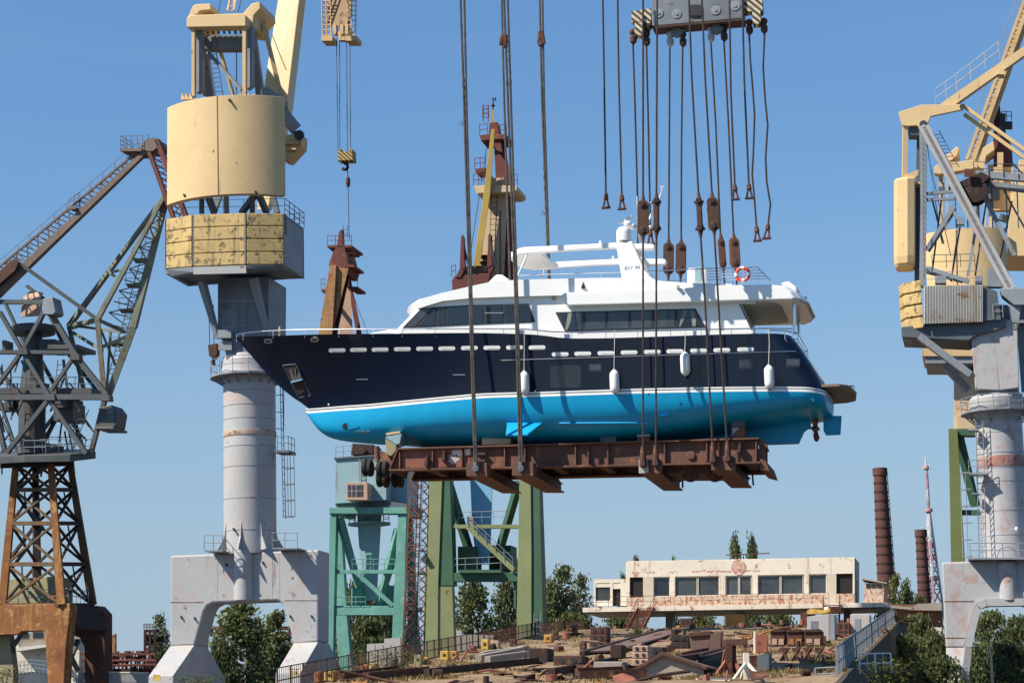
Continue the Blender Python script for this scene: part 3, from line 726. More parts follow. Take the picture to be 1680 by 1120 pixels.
# --- fenders (hung on the yacht: things of their own)
for x, y, lab in ((861, 629, 'white fender hanging at the lifting sling, ahead of the stabiliser fin'), (1009, 627, 'white fender hanging amidships below the saloon windows, beside a dark hull window'),
                  (1125, 598, 'white fender hung higher than the others, clear above the waterline stripe'), (1263, 620, 'white fender hanging closest to the stern, under the open aft deck')):
    bp = hp(x, y+18, .24)
    t = thing('fender', lab, 'fender', bp, 'white fenders on the yacht side')
    mb = MB(); mb.lathe(bp, [(.06, 0), (.13, .04), (.19, .14), (.205, .25), (.205, .75), (.19, .86), (.12, .95), (.06, 1.0)], 18); mb.build('fender_body', M['white_soft'], t, smooth=True)
    mb = MB(); mb.tube(bp+V((0, 0, .98)), bp+V((0, 0, 1.08)), .07, 8, .04); mb.tube(bp-V((0, 0, .06)), bp+V((0, 0, .02)), .04, 8, .07); mb.build('end_eye', M['grey_mid'], t)
    mb = MB(); top = hp(x-(2 if x > 1200 else 1), 541, .03); mb.path([bp+V((0, 0, 1.05)), hp(x-.6, 562, .08), top], .016, 5); mb.build('lanyard', M['rope_pale'] if 'rope_pale' in M else M['steel'], t)
c = YF(1218.5, 450, -2.72)
lb = thing('life_ring', 'orange and white life ring hung on the flybridge rail', 'life ring', c-V((0, 0, .33)))
def arc_ring(t0, t1, r, rr):
    mb = MB(); n = 10
    mb.path([c + YF.A*(r*math.cos(R(t0+(t1-t0)*i/n))) + V((0, 0, 1))*(r*math.sin(R(t0+(t1-t0)*i/n))) for i in range(n+1)], rr, 10)
    return mb
for k in range(4):
    arc_ring(90*k+14, 90*k+76, .27, .068).build('ring_segment', M['orange'], lb, smooth=True)
    arc_ring(90*k-14, 90*k+14, .27, .075).build('white_band', M['white_soft'], lb, smooth=True)
# =================================================================== TROLLEY
tz = YF(900, 770, 0)
tro = thing('transfer_trolley', 'long rusty brown slipway trolley with wheels, carrying the yacht in mid air', 'trolley', tz)
def girder(b, sgn, name='side_girder'):
    mb = MB(); sh = b-(-2.1)
    P2 = lambda x, y: YF(x, y, -2.1) + YF.B*sh
    web = [(642, 770), (656, 736), (1244, 719.5), (1244, 757.5)]
    mb.prism([P2(x, y) for x, y in web], YF.B*.06)
    mb.prism([P2(654, 735.4)-YF.B*.22, P2(1246, 718.2)-YF.B*.22, P2(1246, 718.2)+YF.B*.28, P2(654, 735.4)+YF.B*.28], V((0, 0, -.07)))
    mb.prism([P2(640, 770)-YF.B*.22, P2(1248, 757.5)-YF.B*.22, P2(1248, 757.5)+YF.B*.28, P2(640, 770)+YF.B*.28], V((0, 0, -.07)))
    mb.prism([P2(640, 770)-YF.B*.2, P2(654.5, 735.4)-YF.B*.2, P2(654.5, 735.4)+YF.B*.26, P2(640, 770)+YF.B*.26], YF.A*.05)
    for x in (657, 711, 759, 829, 862, 945, 966, 998, 1091, 1160, 1180, 1241):
        yt, yb = 735.4-(x-654)*.029, 770-(x-640)*.0206
        mb.prism([P2(x-1, yt+1)-YF.B*.16, P2(x-1, yb-1)-YF.B*.16, P2(x-1, yb-1), P2(x-1, yt+1)], YF.A*.05)
    return mb.build(name, [M['rust_trolley']], tro)
gd = girder(-2.1, -1); girder(1.75, 1)
# red primer panels and white touch-up patches on the web
mb = MB()
for x0, x1 in ((660, 709), (713, 757), (761, 772)):
    mb.prism([YF(x, y, -2.106) for x, y in ((x0, 738-(x0-654)*.029), (x1, 738-(x1-654)*.029), (x1, 768-(x1-640)*.0206), (x0, 768-(x0-640)*.0206))], YF.B*-.006)
mb.build('primed_panel', M['rust_primed'], gd)
for pts in ([(741, 739), (756, 737), (757, 748), (752, 749), (750, 745), (742, 747)], [(762, 737), (771, 735.5), (772, 745.5), (763, 747)], [(737, 745), (750, 750), (755, 752), (744, 762), (736, 757)]):
    mb = MB(); mb.prism([YF(x, y, -2.115) for x, y in pts], YF.B*-.006); mb.build('paint_patch', M['white_wall'] if pts[0][0] != 737 else M['concrete'], gd)
for x, y in ((700, 756), (728, 748), (1212, 735)):
    mb = MB(); mb.prism([YF(x-2, y+8, -2.12), YF(x+2, y-8, -2.12), YF(x+4, y-8, -2.12), YF(x+4, y+8, -2.12)], YF.B*-.3); mb.build('bracket', M['trolley_dark'], gd)
mb = MB(); mb.lathe(YF(1134, 747, -2.1), [(.19, 0), (.19, .05), (.15, .08)], 20, -YF.B); mb.build('boss', M['rust_trolley'], gd)
mb = MB()
for y in (742, 753): mb.pb(YF, 782, y, 796, y+4, -2.32, -2.1)
mb.build('bracket', M['trolley_dark'], gd)
for x in (700, 800, 905, 985, 1060, 1150, 1225):
    mb = MB(); yb = 769-(x-640)*.0206
    q = YF(x, yb, -1.8); a, z = (q-YF.O).dot(YF.A), q.z
    mb.box(YF.w(a, -.15, z+.2), (.35, 3.4, .42), -R(12)); mb.build('cross_member', M['trolley_dark'], tro)
mb = MB(); q0 = YF.loc(660, 768, -2); q1 = YF.loc(1240, 757, -2)
mb.prism([YF.w(q0[0], -1.8, q0[1]+.42), YF.w(q1[0], -1.8, q1[1]+.42), YF.w(q1[0], 1.7, q1[1]+.42), YF.w(q0[0], 1.7, q0[1]+.42)], V((0, 0, .1)))
mb.build('deck_plate', M['trolley_dark'], tro)
mb = MB(); mb.pb(YF, 1088, 759, 1178, 776, -1.7, 1.2); mb.build('wheel_box', M['trolley_dark'], tro)
for x, b in ((1133, -1.4), (1173, -1.2)):
    mb = MB(); mb.lathe(YF(x, 776, b), [(.2, -.1), (.36, -.1), (.38, 0), (.36, .1), (.2, .1)], 22, YF.B); mb.build('wheel', M['trolley_dark'], tro)
mb = MB(); mb.pb(YF, 1245, 722, 1255, 765, -2.0, -1.5); mb.pp(YF, [(1246, 768), (1262, 772), (1256, 755), (1247, 752)], -2.2, 1.6); mb.pp(YF, [(1250, 730), (1257, 727), (1259, 735), (1252, 737)], -2.1, -1.6)
mb.build('end_bracket', M['rust_trolley'], tro)
for x, y, b in ((599.5, 767, -1.4), (607.5, 767.5, -1.4), (623.5, 770, -1.9), (633, 770, -1.9), (623, 785, .2), (633, 786, .2), (648, 786, .9), (657, 786, .9)):
    c = YF(x, y, b); mb = MB(); mb.lathe(c-YF.A*.1, [(.16, 0), (.33, 0), (.375, .04), (.375, .16), (.33, .2), (.16, .2)], 22, YF.A); w_ = mb.build('wheel', M['tyre'], tro)
    mb = MB(); mb.lathe(c-YF.A*.08, [(.05, 0), (.16, 0), (.16, .16), (.05, .16)], 14, YF.A); mb.build('hub', M['rust_trolley'], w_)
mb = MB(); mb.tube(YF(618, 732, -1.6), YF(619, 757, -1.6), .12, 12); mb.tube(YF(598, 767, -1.4), YF(640, 768, -1.6), .08, 8); mb.tube(YF(620, 785, .2), YF(660, 786, .9), .08, 8)
mb.pp(YF, [(622, 738), (634, 742), (645, 760), (642, 775), (628, 765)], -1.7, .9); mb.build('bogie', M['rust_trolley'], tro)

# hull supports standing on the trolley
def block(lab, parts, name='hull_support'):
    p0 = parts[0]
    o = thing(name, lab, 'support block', YF(p0[0][0][0], p0[0][0][1], p0[1]), 'hull supports on the trolley')
    for pts, b0, b1, m, nm in parts:
        mb = MB(); mb.pp(YF, pts, b0, b1); mb.build(nm, M[m], o, bevel=.015)
block('khaki wedge support with pale blue slope under the bow end of the yacht', [
    ([(632, 719), (650, 729), (650, 739), (641, 748), (633, 744)], -1.9, -1.0, 'olive_dull', 'wedge'), ([(633, 716), (659, 711), (656, 727), (651, 729), (632.5, 718)], -1.88, -1.02, 'blue_pale', 'slope_plate'), ([(633, 710), (656, 707), (657, 710.5), (634, 714)], -1.9, -1.0, 'beige', 'roller')])
block('broad low support with pale blue top between the two rope slings', [
    ([(791, 719), (838, 719), (837, 728), (791, 729)], -1.9, -1.0, 'beige', 'timber'), ([(792, 711), (840, 714), (837, 718.6), (791, 718.6)], -1.86, -1.04, 'blue_pale', 'slope_plate'), ([(788, 707), (838, 713), (838, 715), (789, 710)], -1.9, -1.0, 'olive_dull', 'roller')])
block('dark steel support in the shade under the middle of the yacht', [([(985, 712), (1011, 711), (1010, 727), (985, 728)], -1.9, -1.2, 'grey_dark', 'post'), ([(998, 712.4), (1009, 712), (1009, 714), (998, 714.4)], -1.93, -1.9, 'blue_pale', 'plate')])
block('support with red foot and pale edge behind the steel slings', [([(1045, 715), (1066, 714), (1066, 723), (1045, 724)], -1.9, -1.2, 'rust_primed', 'foot'), ([(1045, 699), (1065, 697), (1065.5, 713), (1046, 714)], -1.86, -1.2, 'grey_dark', 'post'), ([(1045, 713.4), (1066, 712.4), (1066, 714.4), (1045, 715.4)], -1.92, -1.2, 'white_soft', 'edge_strip')])
block('tallest support, grey cap and red foot, at the stern end of the trolley', [([(1200, 701), (1222, 699), (1222, 719), (1201, 719)], -2.0, -1.3, 'rust_primed', 'foot'), ([(1200, 687), (1221, 685), (1222, 698.6), (1200, 700.6)], -1.97, -1.3, 'grey_dark', 'post'), ([(1199, 682), (1221, 680), (1221, 684.8), (1200, 686.8)], -2.0, -1.3, 'concrete', 'cap'), ([(1201, 702), (1213, 701), (1201, 713)], -2.01, -2.0, 'grey_light', 'plate')])

# lifting beams
for (x0, y0, x1, y1), lab, ml in (((765, 758.5, 799, 781), 'rusty lifting beam under the trolley, the one closest to its bow wheels', None), ((840, 757.5, 875, 780), 'rusty lifting beam held by the rope sling below the stabiliser fin', None),
                          ((1048, 753, 1083, 776), 'rusty lifting beam with a pale grey end plate', 'concrete'), ((1167, 748, 1204, 771), 'rusty lifting beam at the stern end of the trolley', None)):
    q = YF((x0+x1)/2, y1, -3.5)
    o = thing('lifting_beam', lab, 'lifting beam', q, 'lifting beams under the trolley')
    mb = MB(); mb.pb(YF, x0, y0, x1, y1, -4.15, -3.4)
    mb.build('end_block', M['rust_trolley'], o, bevel=.02)
    mb = MB(); h = y1-y0
    mb.pp(YF, [(x0+3, y0+6), (x1-2, y0+6), (x1-2, y0+8), (x0+3, y0+8)], -3.4, 3.4); mb.pp(YF, [(x0+1, y1-2), (x1, y1-2), (x1, y1), (x0+1, y1)], -3.4, 3.5)
    mb.pp(YF, [(x0+5, y0+8), (x0+7, y0+8), (x0+7, y1-2), (x0+5, y1-2)], -3.4, 3.4); mb.pp(YF, [(x1-7, y0+8), (x1-5, y0+8), (x1-5, y1-2), (x1-7, y1-2)], -3.4, 3.4)
    for k in range(5): mb.pp(YF, [(x1-5, y0+8), (x1-1, y0+8), (x1-1, y1-2), (x1-5, y1-2)], -2.2+k*1.2, -2.14+k*1.2)
    mb.build('beam', M['rust_trolley'], o)
    mb = MB(); mb.pb(YF, x0, y0+3, x1, y1, 3.4, 3.9); mb.build('far_end_block', M['rust_trolley'], o, bevel=.02)
    if ml:
        mb = MB(); mb.pp(YF, [(x0, y0+1), (x0+14, y0), (x0+16, y1-6), (x0+16, y1-1), (x0, y1)], -4.18, -4.152); mb.build('end_plate', M[ml], o)

# =================================================================== SLINGS
def spath(pts, b): return [YF(x, y, b) for x, y in pts]
def fray(mb, p, q, b):
    a, c = YF(*p, b), YF(*q, b); n = 26
    mb.path([a.lerp(c, i/n) + YF.A*(.05*math.cos(i*1.3)) + YF.B*(.05*math.sin(i*1.3)) for i in range(n+1)], .028, 5)
    for k in range(3): mb.tube(c, c + YF.A*(-.18-.06*k) + V((0, 0, .22-.1*k)), .012, 4)
def rope_sling(lab, b, strands, fr_=None, socket=True):
    bot = YF(*strands[0][-1], b)
    o = thing('rope_sling', lab, 'sling', bot, 'twin wire slings on the bow beams')
    for s in strands:
        mb = MB(); mb.path(spath(s, b), .05, 6); mb.build('strand', M['rope'], o)
    if fr_:
        mb = MB(); fray(mb, fr_[0], fr_[1], b); mb.build('tail_lashing', M['rope'], o)
    if socket:
        mb = MB(); x, y = strands[0][-1]
        mb.tube(YF(x+1.5, y-6, b), YF(x+1.5, y+4, b), .09, 8, .12); mb.tube(YF(x+1.5, y+4, b)-YF.B*.1, YF(x+1.5, y+4, b)+YF.B*.2, .14, 10); mb.build('shackle', M['grey_dark'], o)
rope_sling('twin wire sling with frayed lashing high up, ending at the trolley bow end', -4.3, [[(753.5, -60), (761, 160), (771, 500), (779, 764)], [(760.5, -60), (765, 160), (774, 500), (782, 764)]], ((761, 130), (763.5, 205)))
rope_sling('twin wire sling crossing the wheelhouse window and the stabiliser fin', -4.3, [[(824.5, -60), (833, 160), (846, 500), (853, 764)], [(831, -60), (838, 160), (849, 500), (857, 764)]], ((834, 62), (837.5, 140)))
rope_sling('single thin wire sling running down behind the wheelhouse roof beside the maroon crane boom', 3.6, [[(821.5, -60), (827, 160), (838, 500), (845, 784)]], None, False)
rope_sling('twin wire sling behind the hardtop with a frayed lashing hanging lowest', 3.6, [[(884, -60), (889, 160), (898, 400), (912, 786)], [(889, -60), (892.5, 160), (900, 400), (914, 786)]], ((892.5, 268), (896, 352)))
rope_sling
mb = MB(); mb.tube(YF(888, 75, 3.6), YF(888, 68, 3.6), .16, 8, .1); mb.tube(YF(886.5, 52, 3.6), YF(884.5, 72, 3.6), .1, 6); mb.tube(YF(888.5, 52, 3.6), YF(892, 72, 3.6), .1, 6)
o = mb.build('rope_clamp', M['rust'], None); tag(o, 'rusty clamp on the twin wire sling that runs behind the hardtop', 'clamp')
mb = MB(); mb.tube(YF(824, 60, -4.3), YF(822, 74, -4.3), .1, 6); mb.tube(YF(829, 58, -4.3), YF(829, 78, -4.3), .1, 6)
o = mb.build('rope_clamp', M['rust'], None); tag(o, 'rusty clamp on the twin wire sling that crosses the wheelhouse window', 'clamp')

SG = 'steel slings under the striped spreader'
def sockets(mb, p, up, L=.5, r0=.05, r1=.17):
    mb.lathe(p, [(r0, L), (r0*1.5, L*.8), (r1*.9, L*.35), (r1, L*.1), (r1*.6, 0)], 10, up)
def shackle(mb, p, d, s=1.0):
    """open bow shackle hanging from p along d"""
    x = YF.A; p = V(p)
    mb.path([p-d*.0, p+d*.18*s+x*.07*s, p+d*.55*s+x*.14*s], .05*s, 6); mb.path([p-d*.0, p+d*.18*s-x*.07*s, p+d*.55*s-x*.14*s], .05*s, 6)
    mb.tube(p+d*.56*s-x*.22*s, p+d*.56*s+x*.22*s, .075*s, 8)
def free_sling(lab, b, pts, top=None):
    end = YF(*pts[-1], b); o = thing('steel_sling', lab, 'sling', end-V((0, 0, .7)), SG)
    mb = MB(); P_ = spath(pts, b); mb.path(P_, .042, 6); mb.build('rope', M['rope_dark'], o)
    d = (P_[-1]-P_[-2]).normalized(); mb = MB(); mb.lathe(P_[-1], [(.05, 0), (.09, .1), (.12, .28)], 8, d); shackle(mb, P_[-1]+d*.2, d, .85); mb.build('end_shackle', M['rust'], o)
def plate_sling(lab, b, up, py0, py1, low, wide, sock=True, w=None):
    px0 = up[-1][0]; end = YF(*low[-1], b)
    o = thing('steel_sling', lab, 'sling', end, SG)
    mb = MB(); mb.path(spath(up, b), .042, 6); mb.build('rope', M['rope_dark'], o)
    t, bt = YF(*up[-1], b), YF(*low[0], b); d = (bt-t).normalized()
    mb = MB(); mb.lathe(t, [(.05, -.05), (.08, .1), (.17, .42), (.15, .5), (.06, .55)], 10, d); mb.build('socket', M['rust'], o)
    mb = MB(); mb.lathe(bt, [(.05, -.05), (.08, .1), (.16, .4), (.14, .48), (.06, .52)], 10, -d); mb.build('socket', M['rust'], o)
    c0, c1 = t+d*.35, bt-d*.32; hw = w or (.235 if wide else .10); hd = .09 if wide else .2
    ring = []
    for sx, cc, t0 in ((1, c0, -90), ):
        pass
    pr = []
    up_ = -d; xx = (YF.A - d*YF.A.dot(d)).normalized()
    for i in range(9): th_ = R(180*i/8); pr.append(c0 + up_*(hw*.75*math.sin(th_)) + xx*(hw*math.cos(th_)))
    for i in range(9): th_ = R(180+180*i/8); pr.append(c1 + up_*(hw*.75*math.sin(th_)) + xx*(hw*math.cos(th_)))
    mb = MB(); mb.prism([p-YF.B*hd for p in pr], YF.B*(2*hd)); mb.build('link_plate', M['rust'], o, bevel=.015)
    mb = MB()
    for c in (c0, c1): mb.tube(c-YF.B*(hd+.09), c+YF.B*(hd+.09), .1, 10)
    if not wide:
        for c in (c0, c1): mb.tube(c-YF.A*.2, c+YF.A*.2, .06, 8)
    mb.build('pin', M['rust_dark'], o)
    mb = MB(); mb.path(spath(low, b), .042, 6); mb.build('rope', M['rope_dark'], o)
    if sock:
        mb = MB(); e = YF(*low[-1], b); mb.lathe(e+V((0, 0, .62)), [(.05, 0), (.08, .1), (.13, .42), (.14, .62), (.16, .8), (.08, .9)], 10, (0, 0, -1)); mb.tube(e-V((0, 0, .12))-YF.B*.18, e-V((0, 0, .12))+YF.B*.25, .11, 10); mb.build('end_socket', M['rust'], o)
NB, FB = -4.3, 3.6
plate_sling('steel sling with a broad oval link plate in front of the radar arch', NB, [(1055, -60), (1055, 322)], 0, 0, [(1055, 392), (1055, 756)], True)
plate_sling('steel sling with a narrow edge-on link just aft of the radar arch', NB, [(1078.5, -60), (1077.5, 160), (1077, 318)], 0, 0, [(1077, 388), (1076, 755)], False)
plate_sling('steel sling with a narrow edge-on link above the white deck locker', NB, [(1128, -60), (1135, 130), (1146, 318)], 0, 0, [(1149.5, 388), (1157, 500), (1170, 750)], False)
plate_sling('steel sling with the broadest oval plate, above the aft end of the deck locker', NB, [(1149, -60), (1157, 130), (1168, 317)], 0, 0, [(1172, 384), (1180, 520), (1194, 748)], True)
plate_sling('steel sling of the low oval plate pair, the one closer to the radar arch', FB, [(1099, 74), (1098, 240), (1097, 392)], 0, 0, [(1096.5, 455), (1098, 800)], True, False)
plate_sling('steel sling of the low oval plate pair, the one closer to the deck locker', FB, [(1120, 74), (1118, 240), (1117.5, 392)], 0, 0, [(1116.5, 455), (1120, 800)], True, False)
plate_sling('steel sling with a slim plate between the deck locker and the life ring', FB, [(1166, 66), (1174, 200), (1182, 384)], 0, 0, [(1187, 445), (1215, 796)], True, False, .16)
plate_sling('steel sling with an oval plate just above the life ring', FB, [(1187.5, 66), (1195, 200), (1203.5, 384)], 0, 0, [(1207, 444), (1236, 796)], True, False)
free_sling('slack steel sling with closed shackle, leftmost of all the steel slings', -1.5, [(988, -60), (991, 120), (994, 316)])
free_sling('slack steel sling with open shackle, second from left among steel slings', -1.5, [(1012.5, -60), (1015, 120), (1020, 318)])
free_sling('slack steel sling from the striped spreader tab ending behind the radar arch', 0, [(1038.5, 72), (1042, 180), (1046, 330), (1047, 428)])
free_sling('slack steel sling whose shackle hangs just behind the radar wing', 0, [(1060.5, 74), (1064, 220), (1067, 376)])
free_sling('slack steel sling with open shackle ending highest, above the slim link plate', -1.5, [(1196, -60), (1199, 150), (1205.5, 302)])
free_sling('slack steel sling with closed shackle at the height of the highest one', -1.5, [(1216.5, -60), (1221, 130), (1228.5, 300)])
free_sling('wavy slack steel sling from the spreader end, its shackle above the life ring', 0, [(1229, 54), (1231, 100), (1234.5, 140), (1238, 190), (1236, 250), (1234, 285), (1238, 330), (1241, 370)])
free_sling('wavy slack steel sling outermost on the striped end of the spreader', 0, [(1254.5, 52), (1252, 110), (1255, 160), (1259.5, 205), (1256, 260), (1258, 300), (1264, 335), (1260.5, 366)])

# spreader
q = YF(1145, 44, 0); spr = thing('spreader_beam', 'grey lifting spreader with black striped ends at the top of the slings', 'spreader', q)
mb = MB(); mb.pp(YF, [(1070, 43), (1068, 5), (1076, -40), (1212, -50), (1220, -25), (1220, 30)], -.42, .42); mb.build('box_girder', M['grey_mid'], spr, bevel=.03)
mb = MB(); mb.pp(YF, [(1070, 43.5), (1220, 30.5), (1220, 33.5), (1070, 46.5)], -.5, .5); mb.build('bottom_plate', M['rust'], spr)
for x, y in ((1080, 22), (1110, 23), (1174, 17), (1206, 10)):
    mb = MB(); mb.lathe(YF(x, y, -.42), [(.22, 0), (.22, .03), (.08, .035), (.08, .06)], 16, -YF.B); mb.build('flange', M['grey'], spr)
mb = MB(); mb.pb(YF, 1130, 8, 1150, 26, -.5, -.42); mb.build('hatch', M['black'], spr)
for pts in ([(1068, 14), (1036, 19), (1036, 36), (1054, 35), (1056, 57), (1041, 58), (1041, 37), (1068, 38)], [(1220, 0), (1250, -4), (1251, 18), (1247, 20), (1248, 38), (1235, 40), (1234, 18), (1220, 20)]):
    mb = MB(); mb.pp(YF, pts, -.3, .3); mb.build('striped_end', M['hazard'], spr)
for x, y in ((1110, 33), (1175, 28)):
    mb = MB(); mb.pb(YF, x-6, y, x+6, y+17, -.2, .2); mb.pp(YF, [(x-12, y+17), (x+12, y+15), (x+10, y+22), (x, y+27), (x-9, y+24)], -.16, .16); mb.build('lug', M['grey_mid'], spr)
for x, y in ((1038.5, 56), (1060.5, 59), (1099, 60), (1120, 60), (1166, 52), (1187.5, 51), (1229, 40), (1253, 38)):
    mb = MB(); c = YF(x, y-6, 0); mb.lathe(c, [(.05, -.06), (.15, 0), (.17, .1), (.1, .25), (.16, .32), (.15, .55), (.05, .66)], 10, (0, 0, -1)); mb.build('socket', M['rust'] if x not in (1099, 1166) else M['concrete'], spr)
# =================================================================== CRANES
# ---- the pale grey column crane with the cream counterweight panel
C1 = Fr(410, 150, 12)
SPLIT = {'roof_edge', 'lower_beam', 'tie_bar', 'boom_head', 'mast_frame', 'base_gusset', 'machine_box', 'stiffener', 'winch_gear', 'pillar_head', 'side_panel', 'inner_deck', 'ring_beam', 'pull_rod', 'boom_knee', 'knee_arm', 'brace', 'strut', 'annex', 'annex_wall', 'hut_window', 'fork_gear', 'counterweight_bracket', 'hazard_block', 'roof', 'pillar_foot', 'mast_panel', 'lug', 'bracket', 'pin', 'gear_box', 'drum'}
def split_loose(mb):
    par = list(range(len(mb.v)))
    def find(i):
        while par[i] != i: par[i] = par[par[i]]; i = par[i]
        return i
    for f in mb.f:
        for k in f[1:]: par[find(k)] = find(f[0])
    out = {}
    for f, m in zip(mb.f, mb.mi): out.setdefault(find(f[0]), []).append((f, m))
    res = []
    for fs in out.values():
        n = MB(); idx = {}
        for f, m in fs:
            for k in f:
                if k not in idx: idx[k] = len(n.v); n.v.append(mb.v[k])
            n.f.append([idx[k] for k in f]); n.mi.append(m)
        res.append(n)
    return res
def prt(name, mat, root, fn, bevel=0, smooth=False):
    mb = MB(); fn(mb)
    if name in SPLIT:
        ps = split_loose(mb)
        if 1 < len(ps) < 12:
            for q in ps[1:]: q.build(name, mat if isinstance(mat, list) else M[mat], root, smooth=smooth, bevel=bevel)
            mb = ps[0]
    return mb.build(name, mat if isinstance(mat, list) else M[mat], root, smooth=smooth, bevel=bevel)
cr = thing('column_crane', 'tall pale grey column crane with big curved cream counterweight panel, beside the yacht bow', 'crane', C1.w(0, 0, 0))
def portal(fr, root, m, outer, arch, bf, bb, bev=.12):
    def f(mb): mb.pp(fr, outer, bf, bb)
    return prt('portal', m, root, f, bevel=bev)
outer = [(279, 911), (523, 901), (522, 1052), (482, 1056), (468, 1000), (464, 990), (456, 984), (350, 988), (340, 993), (334, 1003), (319, 1058), (279, 1060)]
portal(C1, cr, 'grey_light', outer, None, -1.3, 1.2)
def foot(mb, fr, top, bot, b0, b1, c0, c1):
    r = lambda pts, x, y: [fr(pts[0][0], pts[0][1], x), fr(pts[1][0], pts[1][1], x), fr(pts[1][0], pts[1][1], x)+fr.B*(y-x), fr(pts[0][0], pts[0][1], x)+fr.B*(y-x)]
    mb.loft([r(top, b0, b1), r(bot, c0, c1)])
for x0, x1, yt in ((279, 319, 1059), (482, 522, 1054)):
    def f(mb):
        z = C1.loc(x0, yt, -1.3)[1]; a0, a1 = C1.loc(x0, yt, -1.3)[0], C1.loc(x1, yt, -1.3)[0]
        r = lambda zz, b0, b1, g=0: [C1.w(a0-g, b0, zz), C1.w(a1+g, b0, zz), C1.w(a1+g, b1, zz), C1.w(a0-g, b1, zz)]
        mb.loft([r(z, -1.3, 1.2), r(z-2.1, -5.2, 4.9), r(z-6, -5.6, 5.3)])
    prt('leg_foot', 'grey_light', cr, f, bevel=.06)
# plates, stiffener lines and stains on the portal front
def f(mb):
    for y, x0, x1 in ((986, 279, 333), (983, 466, 522)): mb.pb(C1, x0, y+(300-x0)*.0, x1, y+1.2, -1.33, -1.3)
    mb.pb(C1, 279, 1057.5, 318, 1058.5, -1.33, -1.3); mb.pb(C1, 483, 1052.5, 522, 1053.3, -1.33, -1.3)
prt('weld_seam', 'rust_band', cr, f)
prt('stiffener', 'grey_light', cr, lambda mb: [mb.pb(C1, x, 908, x+.7, 984, -1.312, -1.3) for x in (356, 446, 458)])
def f(mb):
    a, z = C1.loc(400, 984, -1.3); a2, z2 = C1.loc(400, 906, -1.3)
    mb.lathe(C1.w(a, -1.3, z), [(.66, 0), (.66, z2-z+.05)], 24)
prt('king_post', 'grey_light', cr, f, smooth=True)
for x, y in ((297, 1010), (319, 1012), (371, 924), (431, 921), (476, 1009), (511, 1009), (383, 866)):
    prt('lifting_eye', 'black', cr, lambda mb: mb.bar(C1(x, y, -1.3 if y > 900 else -1.8), C1(x+1.5, y+4, -1.4 if y > 900 else -1.95), .12, .08))
zb = C1.loc(410, 905, 0)[1]
def cz(y): return C1.loc(410, y, 0)[1]
prt('column', 'grey_light', cr, lambda mb: mb.lathe(C1.w(0, 0, 0), [(1.80, zb-.2), (1.80, cz(616))], 64), smooth=True)
for y in (872, 820, 768, 735, 690, 668, 645): prt('weld_seam', 'grey', cr, lambda mb: mb.lathe(C1.w(0, 0, 0), [(1.79, cz(y)-.03), (1.815, cz(y)-.02), (1.815, cz(y)+.02), (1.79, cz(y)+.03)], 64))
prt('column_band', 'rust_band', cr, lambda mb: mb.lathe(C1.w(0, 0, 0), [(1.83, cz(718)), (1.84, cz(717)), (1.84, cz(710)), (1.83, cz(709))], 48), smooth=True)
def f(mb):
    for t in range(0, 360, 45):
        d = C1.A*math.cos(R(t))+C1.B*math.sin(R(t)); o = C1.w(0, 0, zb)
        mb.prism([o+d*1.75, o+d*2.5, o+d*2.4+V((0, 0, .2)), o+d*1.95+V((0, 0, .9)), o+d*1.8+V((0, 0, 2))], d.cross(V((0, 0, 1)))*.08)
prt('base_gusset', 'grey_light', cr, f)
prt('collar', 'grey_rusty', cr, lambda mb: mb.lathe(C1.w(0, 0, 0), [(1.86, cz(618)), (2.0, cz(615)), (1.95, cz(612)), (1.95, cz(594)), (1.84, cz(590)), (1.75, cz(585)), (1.45, cz(580))], 48), smooth=30)
def f(mb):
    pl = [C1.w(2.75*math.cos(R(t)), 2.75*math.sin(R(t)), cz(618)) for t in range(0, 360, 24)]
    mb.prism(pl, V((0, 0, -.14)))
    for t in range(0, 360, 24): mb.bar(C1.w(2.6*math.cos(R(t)), 2.6*math.sin(R(t)), cz(620)), C1.w(1.8*math.cos(R(t)), 1.8*math.sin(R(t)), cz(632)), .1)
pf = prt('platform', 'grey', cr, f)
def f(mb): rail(mb, [C1.w(2.7*math.cos(R(t)), 2.7*math.sin(R(t)), cz(617.5)) for t in range(0, 361, 24)], 1.05, 2, 1.4, .025)
mb = MB(); f(mb); mb.build('railing', M['grey'], pf)
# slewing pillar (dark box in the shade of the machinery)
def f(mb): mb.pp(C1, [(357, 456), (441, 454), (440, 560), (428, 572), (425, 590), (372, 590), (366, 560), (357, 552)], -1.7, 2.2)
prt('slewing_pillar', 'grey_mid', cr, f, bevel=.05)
def f(mb): mb.pb(C1, 358, 492, 420, 495, -1.8, -1.7); mb.pb(C1, 358, 560, 380, 574, -1.95, -1.7); mb.pb(C1, 357, 541, 379, 554, -2.2, -1.7); ladder(mb, C1(396, 545, -1.75), C1(396, 495, -1.75), C1.A, .6, .35, .03)
prt('stiffener', 'grey', cr, f)
for p, q in (((331, 461, -3), (358, 556, -1.6)), ((416, 456, -3), (437, 540, -1.6))):
    prt('strut', 'grey', cr, lambda mb: mb.pbar(C1, p, q, .55, .4, .3, .3))
prt('hoist_block', 'rust', cr, lambda mb: (mb.pp(C1, [(341, 566), (355, 563), (356, 580), (350, 588), (343, 584)], -1.5, -.9), mb.pbar(C1, (350, 586, -1.2), (351, 599, -1.2), .2), mb.tube(C1(343, 520, -1.2), C1(344, 566, -1.2), .03, 5), mb.tube(C1(350, 500, -1.2), C1(351, 566, -1.2), .03, 5)))
